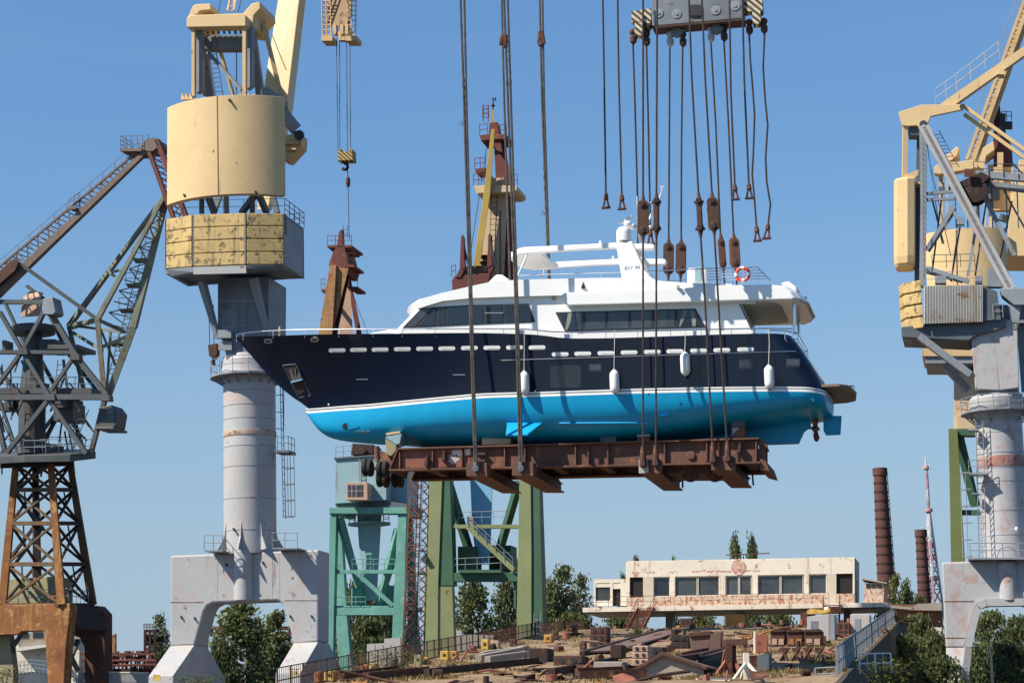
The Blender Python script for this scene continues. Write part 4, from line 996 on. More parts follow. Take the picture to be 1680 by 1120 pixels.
# lower ballast box
fac = [(271, 0.9), (316, -.0), (403, -.0), (467, .9)]
def strip(mb, x0, b0, x1, b1, y0, y1, y2, y3, th):
    p = [C1(x0, y0, -4.6+b0), C1(x1, y1, -4.6+b1), C1(x1, y2, -4.6+b1), C1(x0, y3, -4.6+b0)]
    mb.prism(p, C1.B*th)
ya_ = {271: (359, 441), 316: (352, 437.5), 403: (349, 434), 467: (350, 434)}
for x0, x1 in ((271, 316), (316, 403), (403, 467)):
    (t0, u0), (t1, u1) = ya_[x0], ya_[x1]
    for k in range(4):
        e = .5
        f0, f1 = t0+(u0-t0)*k/4, t1+(u1-t1)*k/4; g0, g1 = t0+(u0-t0)*(k+1)/4, t1+(u1-t1)*(k+1)/4
        prt('ballast_block', 'ballast', cr, lambda mb: strip(mb, x0+1.6, dict(fac)[x0], x1-1.6, dict(fac)[x1], f0+e, f1+e, g1-e, g0-e, 1.2), bevel=.05)
def f(mb):
    for x0, x1 in ((271, 316), (316, 403), (403, 467)):
        (t0, u0), (t1, u1) = ya_[x0], ya_[x1]
        strip(mb, x0, dict(fac)[x0]+.15, x1, dict(fac)[x1]+.15, t0+.5, t1+.5, u1-.3, u0-.3, .5)
prt('ballast_frame', 'black', cr, f)
def f(mb):
    for x in (317, 402):
        for k in range(26): mb.pb(C1, x-1, 353+k*3.2-(x-317)*.03, x+1, 354.6+k*3.2-(x-317)*.03, -4.62, -4.5)
prt('bolt_strip', 'grey_light', cr, f)
def f(mb):
    
    a0, z0 = C1.loc(467, 435, -3.6); a1 = C1.loc(271, 441, -3.6)[0]; zt = C1.loc(467, 351, -3.6)[1]
    mb.prism([C1.w(a0, -3.6, z0), C1.w(a0, .8, z0), C1.w(a0, .8, zt), C1.w(a0, -3.6, zt)], C1.A*-.3)
    mb.prism([C1.w(a1, -3.5, z0), C1.w(a1, .8, z0), C1.w(a1, .8, zt), C1.w(a1, -3.5, zt)], C1.A*.3)
    mb.prism([C1.w(a1, .5, z0), C1.w(a0, .5, z0), C1.w(a0, .5, zt), C1.w(a1, .5, zt)], C1.B*.3)
    mb.prism([C1.w(a1, -3.3, zt-.2), C1.w(a0, -3.3, zt-.2), C1.w(a0, .8, zt-.2), C1.w(a1, .8, zt-.2)], V((0, 0, .15)))
prt('machinery_house', 'grey', cr, f, bevel=.02)
def f(mb):
    t = [C1(273, 442, -3.9), C1(316, 438, -4.7), C1(404, 435, -4.7), C1(467, 435, -3.8), C1(467, 435, -3.8)+C1.B*4.6, C1(273, 442, -3.9)+C1.B*4.6]
    bz = C1(316, 448, -4.5).z
    b = [V((p.x, p.y, bz+(.75 if i_ > 3 else 0))) for i_, p in enumerate(t)]
    cx = sum((p for p in b), V())/6
    mb.loft([t, [cx+(p-cx)*V((1, 1, 1)) if i in (1, 2) else cx+(p-cx)*.93 for i, p in enumerate(b)]])
prt('ballast_tray', 'grey_mid', cr, f, bevel=.03)
prt('front_apron', 'grey_light', cr, lambda mb: mb.pp(C1, [(317, 439), (403, 436), (404, 448), (317, 450)], -4.76, -4.7))
def f(mb):
    q = [C1(467, 351, -3.6), C1(467, 351, -3.6)+C1.B*4.4, C1(467, 351, -3.6)+C1.B*4.4-C1.A*1.5]
    rail(mb, q, 1.1, 3, 1.0, .03); rail(mb, [C1(300, 352, -3.0), C1(467, 349, -3.0)], 1.0, 2, 1.4, .02)
prt('railing', 'grey_dark', cr, f)
# struts between ballast and panel
for p, q in (((331, 350, -2.5), (331, 318, -3)), ((352, 350, -2.5), (340, 318, -3)), ((372, 350, 2), (371, 318, 1)), ((396, 350, -2), (420, 318, -3)), ((414, 350, -2.5), (414, 318, -3)), ((438, 350, -2), (424, 318, -3)), ((455, 350, 1), (447, 318, 1)), ((350, 350, 3), (362, 318, 3))):
    prt('support_strut', 'grey_mid', cr, lambda mb: mb.pbar(C1, p, q, .36, .36))
# curved cream panel
def f(mb):
    z0, z1 = C1.loc(367, 321, -4.7)[1], C1.loc(367, 159, -4.7)[1]
    ac = C1.loc(363.5, 240, -4.2)[0]; Rr, n = 6.4, 28; th = math.asin(4.3/Rr)
    ring = []
    for i in range(n+1):
        t = -th+2*th*i/n; ring.append((ac+Rr*math.sin(t), -5.0+Rr-Rr*math.cos(t)))
    inner = [(ac+(Rr-.55)*math.sin(-th+2*th*i/n), -5.0+Rr-(Rr-.55)*math.cos(-th+2*th*i/n)) for i in range(n, -1, -1)]
    mb.prism([C1.w(a, b, z0) for a, b in ring+inner], V((0, 0, z1-z0)))
pn = prt('counterweight_panel', 'cream', cr, f, bevel=.02, smooth=30)
mb = MB(); mb.pbar(C1, (355.5, 157, -5.02), (357.5, 320, -5.02), .05, .05); mb.build('seam', M['cream_old'], pn)
for x, y in ((376, 163), (302, 319), (419, 314)):
    mb = MB(); mb.bar(C1(x, y, -5.0), C1(x+2, y+4, -5.1), .16, .1); mb.build('lifting_eye', M['black'], pn)
for x in (300, 306, 313, 395, 408, 417):
    prt('hinge_plate', 'cream', cr, lambda mb: mb.pp(C1, [(x-4, 163), (x-1, 152), (x+3, 163)], -3.9, -3.6))
# A-frame above the panel
def f(mb):
    mb.pp(C1, [(306, 45), (306, 30), (312, 25), (397, 22), (403, 25), (403, 43)], -2.4, -1.3)
    mb.pp(C1, [(306, 33), (316, 10), (322, 7), (345, 6), (346, 16), (328, 18), (320, 27)], -1.3, 3.2)
    mb.pp(C1, [(397, 42), (397, 24), (413, 6), (426, 3), (427, 14), (416, 26), (415, 44)], -1.3, 2.2)
prt('head_frame', 'cream', cr, f, bevel=.05)
prt('crossbeam', 'grey_mid', cr, lambda mb: mb.pb(C1, 331, 58, 398, 80, -.6, .4))
for x0, x1, y0, y1, b, m in ((314, 319, 46, 158, -2.2, 'cream_old'), (397.5, 403, 43, 157, -2.2, 'cream_old')):
    prt('front_post', m, cr, lambda mb: mb.pb(C1, x0, y0, x1, y1, b, b+.35))
for pts, b in (([(322, 46), (331, 46), (332, 148), (322, 152)], -1.6), ([(405, 44), (414, 44), (413, 140), (405, 146)], -1.6)):
    prt('mast_leg', 'grey', cr, lambda mb: mb.pp(C1, pts, b, b+.6))
for p, q, w in (((331, 62, 0), (346, 160, 2), .5), ((412, 46, 0), (428, 160, 2), .55), ((341, 86, -.5), (397, 148, -2), .25), ((361, 82, 1.5), (383, 158, 2.5), .22), ((334, 60, -.5), (345, 77, -.6), .5), ((345, 62, 2), (335, 158, 3), .3)):
    prt('brace', 'grey_mid' if w != .22 else 'cream_old', cr, lambda mb: mb.pbar(C1, p, q, w, w*.8))
prt('ladder', 'grey_dark', cr, lambda mb: (ladder(mb, C1(348, 82, .6), C1(360, 158, .8), C1.A, .55, .33, .035), mb.tube(C1(388, 46, 1), C1(388, 156, 1), .04, 5), mb.tube(C1(358, 60, 1), C1(357, 20, 1), .04, 5)))
prt('stay', 'cream_old', cr, lambda mb: mb.pbar(C1, (427, 18, .5), (462, 160, 1.0), .3, .3))
def f(mb):
    for x in range(340, 400, 9): mb.tube(C1(x, 44, -1), C1(x+1, 56, -.8), .08, 6)
    mb.tube(C1(358, 22, 2), C1(372, -60, 8), .035, 5); mb.tube(C1(391, 20, 2), C1(408, -60, 8), .035, 5)
prt('pulley_gear', 'black', cr, f)
prt('lattice_stay', 'cream_old', cr, lambda mb: (truss(mb, C1(373, 18, 4), C1(398, -90, 12), C1(383, 18, 4), C1(404, -90, 12), 9, .07), truss(mb, C1(373, 18, 5), C1(398, -90, 13), C1(383, 18, 5), C1(404, -90, 13), 9, .07)))
# boom
def f(mb):
    mb.loft([[C1(x, y, b) for x, y, b in s] for s in (
        [(422, 345, 3.2), (440, 345, 3.0), (446, 345, 5.2), (428, 345, 5.4)],
        [(429, 170, 3.4), (470, 178, 3.2), (481, 178, 6.4), (440, 170, 6.6)],
        [(456, 0, 6), (491, 0, 5.8), (502, 0, 8.6), (467, 0, 8.8)],
        [(505, -320, 12), (529, -320, 11.8), (537, -320, 14), (513, -320, 14.2)])])
prt('boom', 'cream', cr, f, bevel=.06)
prt('boom_knee', 'cream_old', cr, lambda mb: (mb.pp(C1, [(463, 222), (492, 218), (495, 222), (494, 240), (472, 264), (463, 262)], 2.2, 3.6), mb.pb(C1, 463, 232, 488, 236, 1.9, 2.2), mb.pb(C1, 463, 243, 486, 246, 1.9, 2.2)), bevel=.04)
prt('knee_arm', 'grey', cr, lambda mb: (mb.pbar(C1, (459, 180, 1.5), (486, 213, 2.2), .9, .6), mb.pbar(C1, (462, 196, 2.5), (487, 222, 2.6), .3, .3)))
prt('winch_box', 'grey', cr, lambda mb: (mb.pp(C1, [(428, 146), (440, 143), (458, 156), (458, 166), (428, 160)], -.5, 1.6),))
prt('knee_pulley', 'black', cr, lambda mb: mb.lathe(C1(490, 221, 1.6), [(.3, 0), (.36, .05), (.36, .25), (.3, .3)], 16, C1.B))
def f(mb):
    ladder(mb, C1(460, 850, -.4)+C1.A*.3, C1(456, 636, -.4)+C1.A*.25, C1.B, .5, .5, .03)
    cage(mb, C1(460, 848, -.6)+C1.A*.3, C1(459, 742, -.6)+C1.A*.25, C1.A, C1.B, .75, 1.1, .022)
    for y in (648, 676, 703): mb.bar(C1(453, y, -.4), C1(466, y, -.4), .05)
    mb.tube(C1(465.5, 632, -.4), C1(465.5, 704, -.4), .03, 5)
prt('ladder', 'grey_dark', cr, f)
def f(mb): mb.pb(C1, 450, 738, 474, 742, -1, .6); rail(mb, [C1(455, 738, -.9), C1(473, 738, -.9), C1(473, 738, -.9)+C1.B*1.4], .95, 2, .7, .025)
prt('landing', 'grey_dark', cr, f)
for x0, x1, y in ((335, 365, 906), (447, 488, 902)):
    def f(mb):
        mb.pb(C1, x0, y-4, x1, y-2, -2.9, -.6); rail(mb, [C1(x0, y-4, -.7), C1(x0, y-4, -2.8), C1(x1, y-4, -2.8), C1(x1, y-4, -.7)], 1.0, 2, .8, .028)
    prt('landing', 'grey', cr, f)
prt('notice_board', 'yellow', cr, lambda mb: mb.pb(C1, 251, 1106, 263, 1116, -5.75, -5.7))
for x0, x1 in ((474, 486),):
    prt('hazard_block', 'yellow', cr, lambda mb: (mb.pb(C1, x0, 1096, x1, 1098, -6.2, -5.8), mb.pb(C1, x0+1, 1100, x1-1, 1106, -6.2, -5.8), mb.pb(C1, x0, 1108, x1, 1110, -6.2, -5.8)))
# jib head and hook, hung from the same crane
def f(mb):
    mb.loft([[C1(x, y, b) for x, y, b in s] for s in ([(538, 44, 13), (574, 44, 13), (571, 38, 15), (541, 38, 15)], [(536, -10, 13.6), (578, -10, 13.6), (574, -40, 17), (540, -40, 17)], [(505, -330, 13), (545, -330, 13), (545, -345, 15), (505, -345, 15)])])
jb = prt('jib', 'jib_brown', cr, f, bevel=.04)
def f(mb):
    for s in (-1, 1):
        xc = 556+s*20
        for dx in (-7, 0, 7):
            mb.tube(C1(xc+dx+s*2, -40, 13), C1(xc+dx, 62, 13), .05, 5)
        for k in range(9): mb.tube(C1(xc-7, -6+k*8, 13), C1(xc+7, -6+k*8, 13), .045, 5); mb.tube(C1(xc-7, -6+k*8, 13), C1(xc-7, -6+k*8, 13)+C1.B*1.0, .035, 4)
        mb.pb(C1, xc-9, 59, xc+9, 67, 12.6, 14)
    for x in (548, 560, 568): mb.pb(C1, x-2, 40, x+3, 56, 12.8, 13.4)
    mb.pp(C1, [(553, 52), (576, 50), (573, 60), (568, 66), (556, 66)], 12.9, 13.5)
mb = MB(); f(mb); mb.build('jib_head', M['cream_old'], jb)
HB = thing('hook_block', 'yellow hazard striped hook block hanging on four thin ropes between two cranes', 'hook block', C1(566, 264, 13.2))
for x0, x1 in ((552, 554.5), (557, 557.5), (568.5, 570), (574, 575)):
    prt('rope', 'rope', HB, lambda mb: mb.tube(C1(x0, 64, 13.2), C1(x1, 250, 13.2), .032, 5))
prt('block_body', 'hazard_yellow', HB, lambda mb: mb.pp(C1, [(554, 249), (558, 243), (561, 249), (571, 249), (573, 242), (578, 245), (579, 263), (554, 264)], 12.7, 13.7), bevel=.04)
prt('hook', 'rust_dark', HB, lambda mb: (mb.tube(C1(566, 264, 13.2), C1(566, 270, 13.2), .1, 8), mb.path([C1(566+4.5*math.sin(R(t)), 273.5-5*math.cos(R(t)), 13.2) for t in range(0, 270, 30)], .12, 8)))
prt('swivel', 'rust', HB, lambda mb: (mb.tube(C1(570, 278, 13.2), C1(571, 290, 13.2), .04, 6), mb.lathe(C1(571, 290, 13.2), [(.06, 0), (.15, .12), (.17, .3), (.17, .55), (.12, .75), (.04, .85)], 12, (0, 0, -1)), mb.tube(C1(571, 306, 13.2), C1(573, 392, 13.2), .03, 5)))

# ---- lattice crane at the picture edge
C2 = Fr(75, 168, 16)
lc = thing('lattice_crane', 'old dark lattice crane on a rusty orange tower and portal, fully of open steelwork', 'crane', C2.w(0, 0, 0))
def barz(mb, pts, w, h=None):
    for p, q in zip(pts[:-1], pts[1:]): mb.bar(C2(*p), C2(*q), w, h or w)
prt('portal', 'rust_orange', lc, lambda mb: mb.pp(C2, [(-60, 994), (114, 989), (115, 1000), (108, 1060), (103, 1150), (80, 1150), (74, 1038), (70, 1034), (35, 1035), (30, 1040), (-60, 1042)], -3.5, -2.3), bevel=.05)
prt('portal', 'rust', lc, lambda mb: mb.pp(C2, [(116, 993), (160, 993), (172, 1006), (172, 1150), (140, 1150), (138, 1060), (130, 1045), (116, 1040)], 2.5, 3.8), bevel=.05)
prt('portal_side', 'rust_dark', lc, lambda mb: mb.pp(C2, [(104, 992), (118, 992), (128, 1030), (116, 1034)], -2.3, 2.6))
prt('side_leg', 'olive_dull', lc, lambda mb: mb.pp(C2, [(-20, 1036), (14, 1036), (22, 1100), (20, 1150), (-20, 1150)], -2.2, -1.4))
for p, q in (((8, 1038, -1.8), (22, 1070, -2)), ((36, 1038, -1.8), (22, 1060, -2)), ((108, 1060, 0), (128, 1100, 3)), ((128, 1050, 3), (108, 1100, 0))):
    prt('brace', 'slate', lc, lambda mb: mb.bar(C2(*p), C2(*q), .3))
prt('ballast_house', 'olive_dull', lc, lambda mb: mb.pp(C2, [(6, 950), (90, 945), (92, 992), (6, 994)], .4, 3.2), bevel=.03)
TL = {'L': ((26, 762, -1), (4, 992, -2.6)), 'N': ((83, 758, -2.2), (101, 990, -3.4)), 'Q': ((115, 760, 1.6), (152, 992, 3.2)), 'K': ((58, 760, 2.6), (62, 992, 3.8))}
def tl(k, y):
    t, b = TL[k]; s = (y-t[1])/(b[1]-t[1]); return C2(t[0]+(b[0]-t[0])*s, y, t[2]+(b[2]-t[2])*s)
for k, m in (('L', 'rust_orange'), ('N', 'rust_orange'), ('Q', 'rust_olive'), ('K', 'rust_dark')):
    prt('tower_leg', m, lc, lambda mb: mb.bar(tl(k, 762), tl(k, 992), .42, .5, .6, .6))
for y0, y1 in ((762, 803), (803, 858), (858, 925), (925, 992)):
    for a, b in (('L', 'N'), ('N', 'Q'), ('K', 'Q'), ('L', 'K')):
        def f(mb):
            mb.bar(tl(a, y0), tl(b, y1), .17); mb.bar(tl(b, y0), tl(a, y1), .17)
            mb.bar(tl(a, y1), tl(b, y1), .34, .3)
            if y1-y0 > 50: mb.bar(tl(a, y0).lerp(tl(b, y1), .5), tl(a, y0).lerp(tl(b, y0), .5), .1)
        prt('tower_bracing', 'rust_olive' if (a, b) == ('L', 'N') else 'rust_dark', lc, f)
def f(mb):
    for p, q in (((20, 930, 0), (70, 865, 0)), ((70, 865, .8), (22, 806, .8)), ((26, 806, 0), (72, 765, 0))):
        a, b = C2(*p), C2(*q); mb.bar(a, b, .5, .08); rail(mb, [a-C2.B*.3, b-C2.B*.3], .9, 2, .9, .025)
prt('stairway', 'slate', lc, f)
prt('railing', 'grey', lc, lambda mb: (rail(mb, [C2(30, 992, -2.4), C2(112, 988, -2.4), C2(145, 992, 2)], 1.05, 2, .9, .028), rail(mb, [C2(38, 744, -4), C2(75, 744, -4)], 1.0, 2, .9, .025)))
prt('slewing_ring', 'slate', lc, lambda mb: mb.prism([C2(x, y, b) for x, y, b in ((-30, 762, -3), (40, 758, -4.6), (115, 757, -4.2), (157, 752, -1), (150, 748, 3), (60, 748, 5), (-30, 752, 4))], V((0, 0, .55))), bevel=.03)
prt('ring_girder', 'rust_dark', lc, lambda mb: mb.prism([C2(x, y, b) for x, y, b in ((0, 768, -2), (60, 766, -3), (122, 764, -1), (118, 764, 3), (30, 764, 4))], V((0, 0, .35))))
for m, w, pts in (
    ('slate', .62, [(-30, 652, -3), (176, 651, -3)]), ('slate', .42, [(-30, 577, -3), (118, 578, -3)]), ('slate', .5, [(-30, 495, -3), (75, 496, -3)]),
    ('slate', .55, [(84, 514, -3), (128, 588, -3), (176, 648, -3)]), ('slate', .45, [(0, 512, -3), (37, 576, -3), (80, 648, -3)]), ('slate', .45, [(72, 512, -3), (37, 576, -3), (-10, 640, -3)]),
    ('slate', .4, [(120, 588, -3), (84, 640, -3)]), ('slate', .5, [(80, 655, -3), (12, 742, -3)]), ('slate', .5, [(80, 655, -3), (142, 744, -3)]), ('slate', .5, [(172, 656, -2), (149, 744, -2)]),
    ('slate', .5, [(-12, 655, -3), (8, 740, -3)]), ('slate', .4, [(-20, 578, 2), (30, 650, 2), (60, 578, 2), (100, 650, 2)]), ('slate', .4, [(20, 650, 2.5), (60, 748, 2.5), (110, 652, 2.5), (140, 748, 2.5)]),
    ('slate', .45, [(-30, 652, 2.5), (172, 653, 2.5)]), ('slate', .4, [(-30, 578, 2.5), (140, 580, 2.5)]), ('slate', .35, [(10, 500, 2.5), (45, 576, 2.5), (76, 505, 2.5), (110, 578, 2.5), (165, 648, 2.5)]), ('slate', .35, [(40, 655, 0), (76, 745, 0)]), ('slate', .35, [(110, 655, 0), (40, 745, 0)]), ('slate', .3, [(104, 590, 0), (112, 648, 0)]), ('slate', .3, [(-20, 600, 0), (30, 745, 0)])):
    prt('frame_beam', m, lc, lambda mb: barz(mb, pts, w*.66))
for x, y in ((37, 576), (82, 651), (172, 652), (122, 585)):
    prt('gusset_plate', 'slate', lc, lambda mb: mb.pp(C2, [(x-7, y-5), (x+7, y-5), (x+8, y+5), (x-8, y+5)], -3.35, -2.7))
prt('top_housing', 'grey', lc, lambda mb: mb.pp(C2, [(70, 490), (86, 487), (91, 512), (86, 516), (70, 515)], -3.6, -2.2), bevel=.04)
prt('mast_core', 'slate', lc, lambda mb: (mb.lathe(C2.w(C2.loc(52, 745, 0)[0], 0, 0), [(1.1, C2.loc(52, 745)[1]), (1.0, C2.loc(52, 640)[1]), (.8, C2.loc(52, 600)[1]), (.7, C2.loc(52, 540)[1])], 16), mb.lathe(C2.w(C2.loc(52, 745, 0)[0], 0, 0), [(1.7, C2.loc(52, 548)[1]), (1.8, C2.loc(52, 540)[1]), (1.7, C2.loc(52, 536)[1])], 16)))
prt('inner_deck', 'slate', lc, lambda mb: (mb.pb(C2, -10, 636, 150, 646, -1, 2), mb.pb(C2, 78, 565, 128, 572, -1.5, 1.5), mb.pb(C2, 70, 556, 90, 566, -1, 1), rail(mb, [C2(60, 740, 0), C2(140, 740, 0)], 1.1, 2, 1, .03), mb.pb(C2, -5, 660, 60, 672, 0, 1.5), mb.pb(C2, 88, 660, 120, 690, -.5, 1.5)))
def f(mb):
    rg = random.Random(8)
    for k in range(44):
        x = rg.uniform(-10, 130); y = rg.uniform(585, 735); b = rg.uniform(-2, 2.2)
        mb.bar(C2(x, y, b), C2(x+rg.uniform(-26, 26), y+rg.uniform(16, 60), b+rg.uniform(-1, 1)), .11)
    for k in range(14):
        x = rg.uniform(0, 120); y = rg.choice((640, 574, 742, 668)); mb.pb(C2, x, y-rg.uniform(6, 18), x+rg.uniform(6, 18), y, rg.uniform(-1.5, .5), rg.uniform(.8, 2))
    for y in (640, 742): rail(mb, [C2(-10, y, -2.6), C2(150, y, -2.6)], 1.0, 2, 1.3, .03)
prt('inner_lattice', 'slate', lc, f)
prt('winch_hood', 'beige_pink', lc, lambda mb: mb.loft([[C2(x, y, b) for x, y, b in s] for s in ([(34, 520, -1.5), (68, 518, -1.5), (70, 518, 1.2), (36, 520, 1.2)], [(36, 490, -1.4), (66, 488, -1.4), (68, 488, 1.2), (38, 490, 1.2)], [(48, 478, -.8), (62, 478, -.8), (72, 480, .8), (54, 478, .8)])]), bevel=.05)
def f(mb): ladder(mb, C2(112, 742, -2.4), C2(140, 672, -2.4), C2.A, .6, .35, .035); ladder(mb, C2(94, 640, -2.6), C2(100, 590, -2.6), C2.A, .5, .35, .03)
prt('ladder', 'slate', lc, f)
cb = prt('operator_cab', 'slate', lc, lambda mb: (mb.pp(C2, [(162, 668), (183, 664), (192, 676), (188, 700), (170, 704), (162, 702)], -2.2, -.4), mb.pb(C2, 155, 700, 186, 704, -2.4, 0)), bevel=.04)
mb = MB(); mb.pp(C2, [(176, 667), (187, 669), (186, 679), (176, 679)], -2.23, -2.18); mb.pp(C2, [(176, 681), (189, 681), (187, 692), (176, 692)], -2.23, -2.18); mb.build('window', M['glass_grey'], cb)
# upper arm (box truss) rising to the head
def f(mb):
    lo0, lo1, up0, up1 = (-40, 516), (239, 250), (-40, 450), (232, 243)
    for b in (-3, -1.4):
        mb.bar(C2(*lo0, b), C2(*lo1, b), .55, .7, .4, .35)
        mb.bar(C2(-40, 470, b), C2(*up1, b), .16)
        for i in range(16):
            s = i/16; p = C2(*lo0, b).lerp(C2(*lo1, b), s); q = C2(-40, 470, b).lerp(C2(*up1, b), s); r = C2(*lo0, b).lerp(C2(*lo1, b), (i+1)/16)
            mb.bar(p, q, .1); mb.bar(q, r, .08)
    for i in range(40):
        s = i/40; p = C2(-40, 472, -3).lerp(C2(232, 243, -3), s); mb.bar(p, p+C2.B*1.6, .06)
prt('upper_arm', 'arm_brown', lc, f)
def f(mb): rail(mb, [C2(-10, 446, -3), C2(228, 244, -3)], .55, 1, 1.2, .02); mb.pb(C2, 113, 339, 124, 343, -3.5, -2.2); rail(mb, [C2(113, 339, -3.3), C2(131, 327, -3.3)], .6, 2, .5, .02)
prt('arm_railing', 'arm_brown', lc, f)
prt('arm_knuckle', 'rust', lc, lambda mb: mb.pp(C2, [(-30, 470), (22, 424), (30, 430), (24, 444), (-30, 490)], -3.7, -3.3))
prt('tie_bar', 'slate', lc, lambda mb: (mb.bar(C2(25, 427, -3.4), C2(160, 524, -2.5), .28), mb.bar(C2(44, 655-186, 1), C2(92, 505, 1), .24)))
def f(mb):
    mb.pp(C2, [(226, 246), (240, 228), (254, 226), (262, 238), (250, 248)], -3.2, -1.2); mb.pb(C2, 197, 243, 232, 248, -3.4, -1)
    rail(mb, [C2(234, 243, -3.3), C2(198, 244, -3.3), C2(198, 244, -3.3)+C2.B*2.2], 1.0, 3, .5, .022); mb.tube(C2(243, 228, -2), C2(244, 220, -2), .03, 5)
prt('arm_head', 'arm_brown', lc, f)
def f(mb):
    for b in (-3, -1.2):
        mb.bar(C2(240, 236, b), C2(312, 432, b), .32, .3); mb.bar(C2(258, 230, b), C2(322, 400, b), .4, .35)
    for i in range(18):
        s = i/18; p, q = C2(241, 236, -3).lerp(C2(312, 432, -3), s), C2(258, 230, -3).lerp(C2(322, 400, -3), s); mb.bar(p, q, .07); mb.bar(p, p+C2.B*1.8, .08)
prt('swan_jib', 'rust_red', lc, f)
# leaning fork mast
ap = (270, 322, -2)
def f(mb):
    for x, y, b in ((113, 535, 1.8), (160, 524, -2.6)):
        mb.bar(C2(*ap), C2(x, y, b), .26, .26, .36, .36)
    mb.bar(C2(274, 322, -1.4), C2(219, 537, -1.5), .3, .4, .42, .5); mb.bar(C2(219, 537, -1.5), C2(177, 650, -2.2), .42, .5); mb.bar(C2(160, 524, -2.6), C2(171, 648, -2.6), .36)
    mb.bar(C2(113, 535, 1.8), C2(160, 524, -2.6), .3); mb.bar(C2(113, 535, 1.8), C2(140, 650, 2), .3); mb.bar(C2(160, 524, -2.6), C2(206, 545, -1.5), .25); mb.bar(C2(165, 570, -2.6), C2(206, 553, -1.5), .25)
    mb.bar(C2(120, 534, 1), C2(204, 545, -1.5), .2); mb.bar(C2(119, 545, 1.8), C2(168, 575, -2.6), .2); mb.bar(C2(180, 448, 0), C2(205, 440, -1.6), .16); mb.bar(C2(180, 448, 0), C2(196, 458, -1.6), .16)
mb = MB(); f(mb); fm = mb.build('fork_mast', M['grey_green'], lc)
def f(mb):
    A0, A1 = C2(262, 335, -2), C2(170, 530, -2.4); B0, B1 = C2(268, 340, -1.5), C2(214, 540, -1.6)
    truss(mb, A0, A1, B0, B1, 11, .08, False)
    D0, D1 = C2(258, 345, 0), C2(182, 620, 1.2)
    ladder(mb, D0, D1, C2.A, .55, .36, .035); mb.bar(D0+C2.A*.5, D1+C2.A*.5, .1)
    for s in (.3, .45, .6, .8): p = D0.lerp(D1, s); mb.box(p, (1.4, 1.4, .1)); rail(mb, [p+V((-.7, -.7, 0)), p+V((.7, -.7, 0))], .9, 2, .6, .025)
    mb.bar(C2(182, 540, 1), C2(175, 640, 1), .18); mb.bar(C2(190, 560, 0), C2(205, 590, 0), .16); mb.bar(C2(165, 540, -2), C2(190, 600, 0), .14)
    for k in range(8): mb.pb(C2, 118+k*5, 531-k*1.4, 121+k*5, 540-k*1.4, 1, 1.15)
mb = MB(); f(mb); mb.build('ladder_bay', M['grey_green'], fm)

# ---- grey crane at the other edge, seen side on
C3 = Fr(1645, 158, 12)
gc = thing('column_crane', 'rust patched pale grey crane with a hanging cream counterweight and corrugated side panel', 'crane', C3.w(0, 0, 0))
prt('portal', 'grey_rusty', gc, lambda mb: mb.pp(C3, [(1545, 922), (1745, 914), (1746, 1060), (1712, 1060), (1700, 1000), (1688, 988), (1676, 985), (1622, 986), (1606, 990), (1598, 1002), (1586, 1050), (1582, 1062), (1552, 1062), (1550, 1040)], -4.0, 3.4), bevel=.12)
prt('leg_foot', 'grey_rusty', gc, lambda mb: foot(mb, C3, ((1552, 1062), (1582, 1062)), ((1556, 1150), (1577, 1150)), -4, -1.5, -5.5, -3), .06)
prt('leg_foot', 'grey_rusty', gc, lambda mb: foot(mb, C3, ((1712, 1062), (1744, 1062)), ((1712, 1150), (1740, 1150)), -4, -1.5, -5.5, -3), .06)
prt('arch_trim', 'grey_light', gc, lambda mb: [mb.bar(C3(*p, -4.2), C3(*q, -4.2), .5, .5) for p, q in (((1604, 994), (1588, 1060)), ((1588, 1060), (1578, 1150)), ((1604, 994), (1618, 988)), ((1618, 988), (1690, 987)))])
prt('weld_seam', 'rust_orange', gc, lambda mb: (mb.pb(C3, 1549, 985, 1597, 986, -4.03, -4), mb.pb(C3, 1552, 1045, 1583, 1046, -4.03, -4)))
prt('hazard_block', 'yellow', gc, lambda mb: (mb.pb(C3, 1559, 1084, 1571, 1086, -4.9, -4.6), mb.pb(C3, 1560, 1088, 1570, 1094, -4.9, -4.6)))
def f(mb):
    a, z = C3.loc(1656, 984, -4); z2 = C3.loc(1656, 922, -4)[1]
    mb.lathe(C3.w(a, -3.9, z), [(.66, 0), (.66, z2-z)], 22)
prt('king_post', 'grey_rusty', gc, f, smooth=True)
def c3z(y): return C3.loc(1645, y, 0)[1]
prt('column', 'grey_rusty', gc, lambda mb: mb.lathe(C3.w(0, 0, 0), [(1.68, c3z(925)), (1.68, c3z(676))], 64), smooth=True)
for y in (880, 840, 792, 770, 745, 712, 690): prt('weld_seam', 'grey', gc, lambda mb: mb.lathe(C3.w(0, 0, 0), [(1.67, c3z(y)-.03), (1.695, c3z(y)-.02), (1.695, c3z(y)+.02), (1.67, c3z(y)+.03)], 64))
prt('column_band', 'rust_patch', gc, lambda mb: mb.lathe(C3.w(0, 0, 0), [(1.70, c3z(768)), (1.71, c3z(767)), (1.71, c3z(751)), (1.70, c3z(750))], 44), smooth=True)
prt('collar', 'grey_rusty', gc, lambda mb: mb.lathe(C3.w(0, 0, 0), [(1.75, c3z(680)), (1.95, c3z(672)), (2.0, c3z(668)), (2.0, c3z(655)), (1.8, c3z(650)), (1.6, c3z(643)), (1.4, c3z(640))], 44), smooth=30)
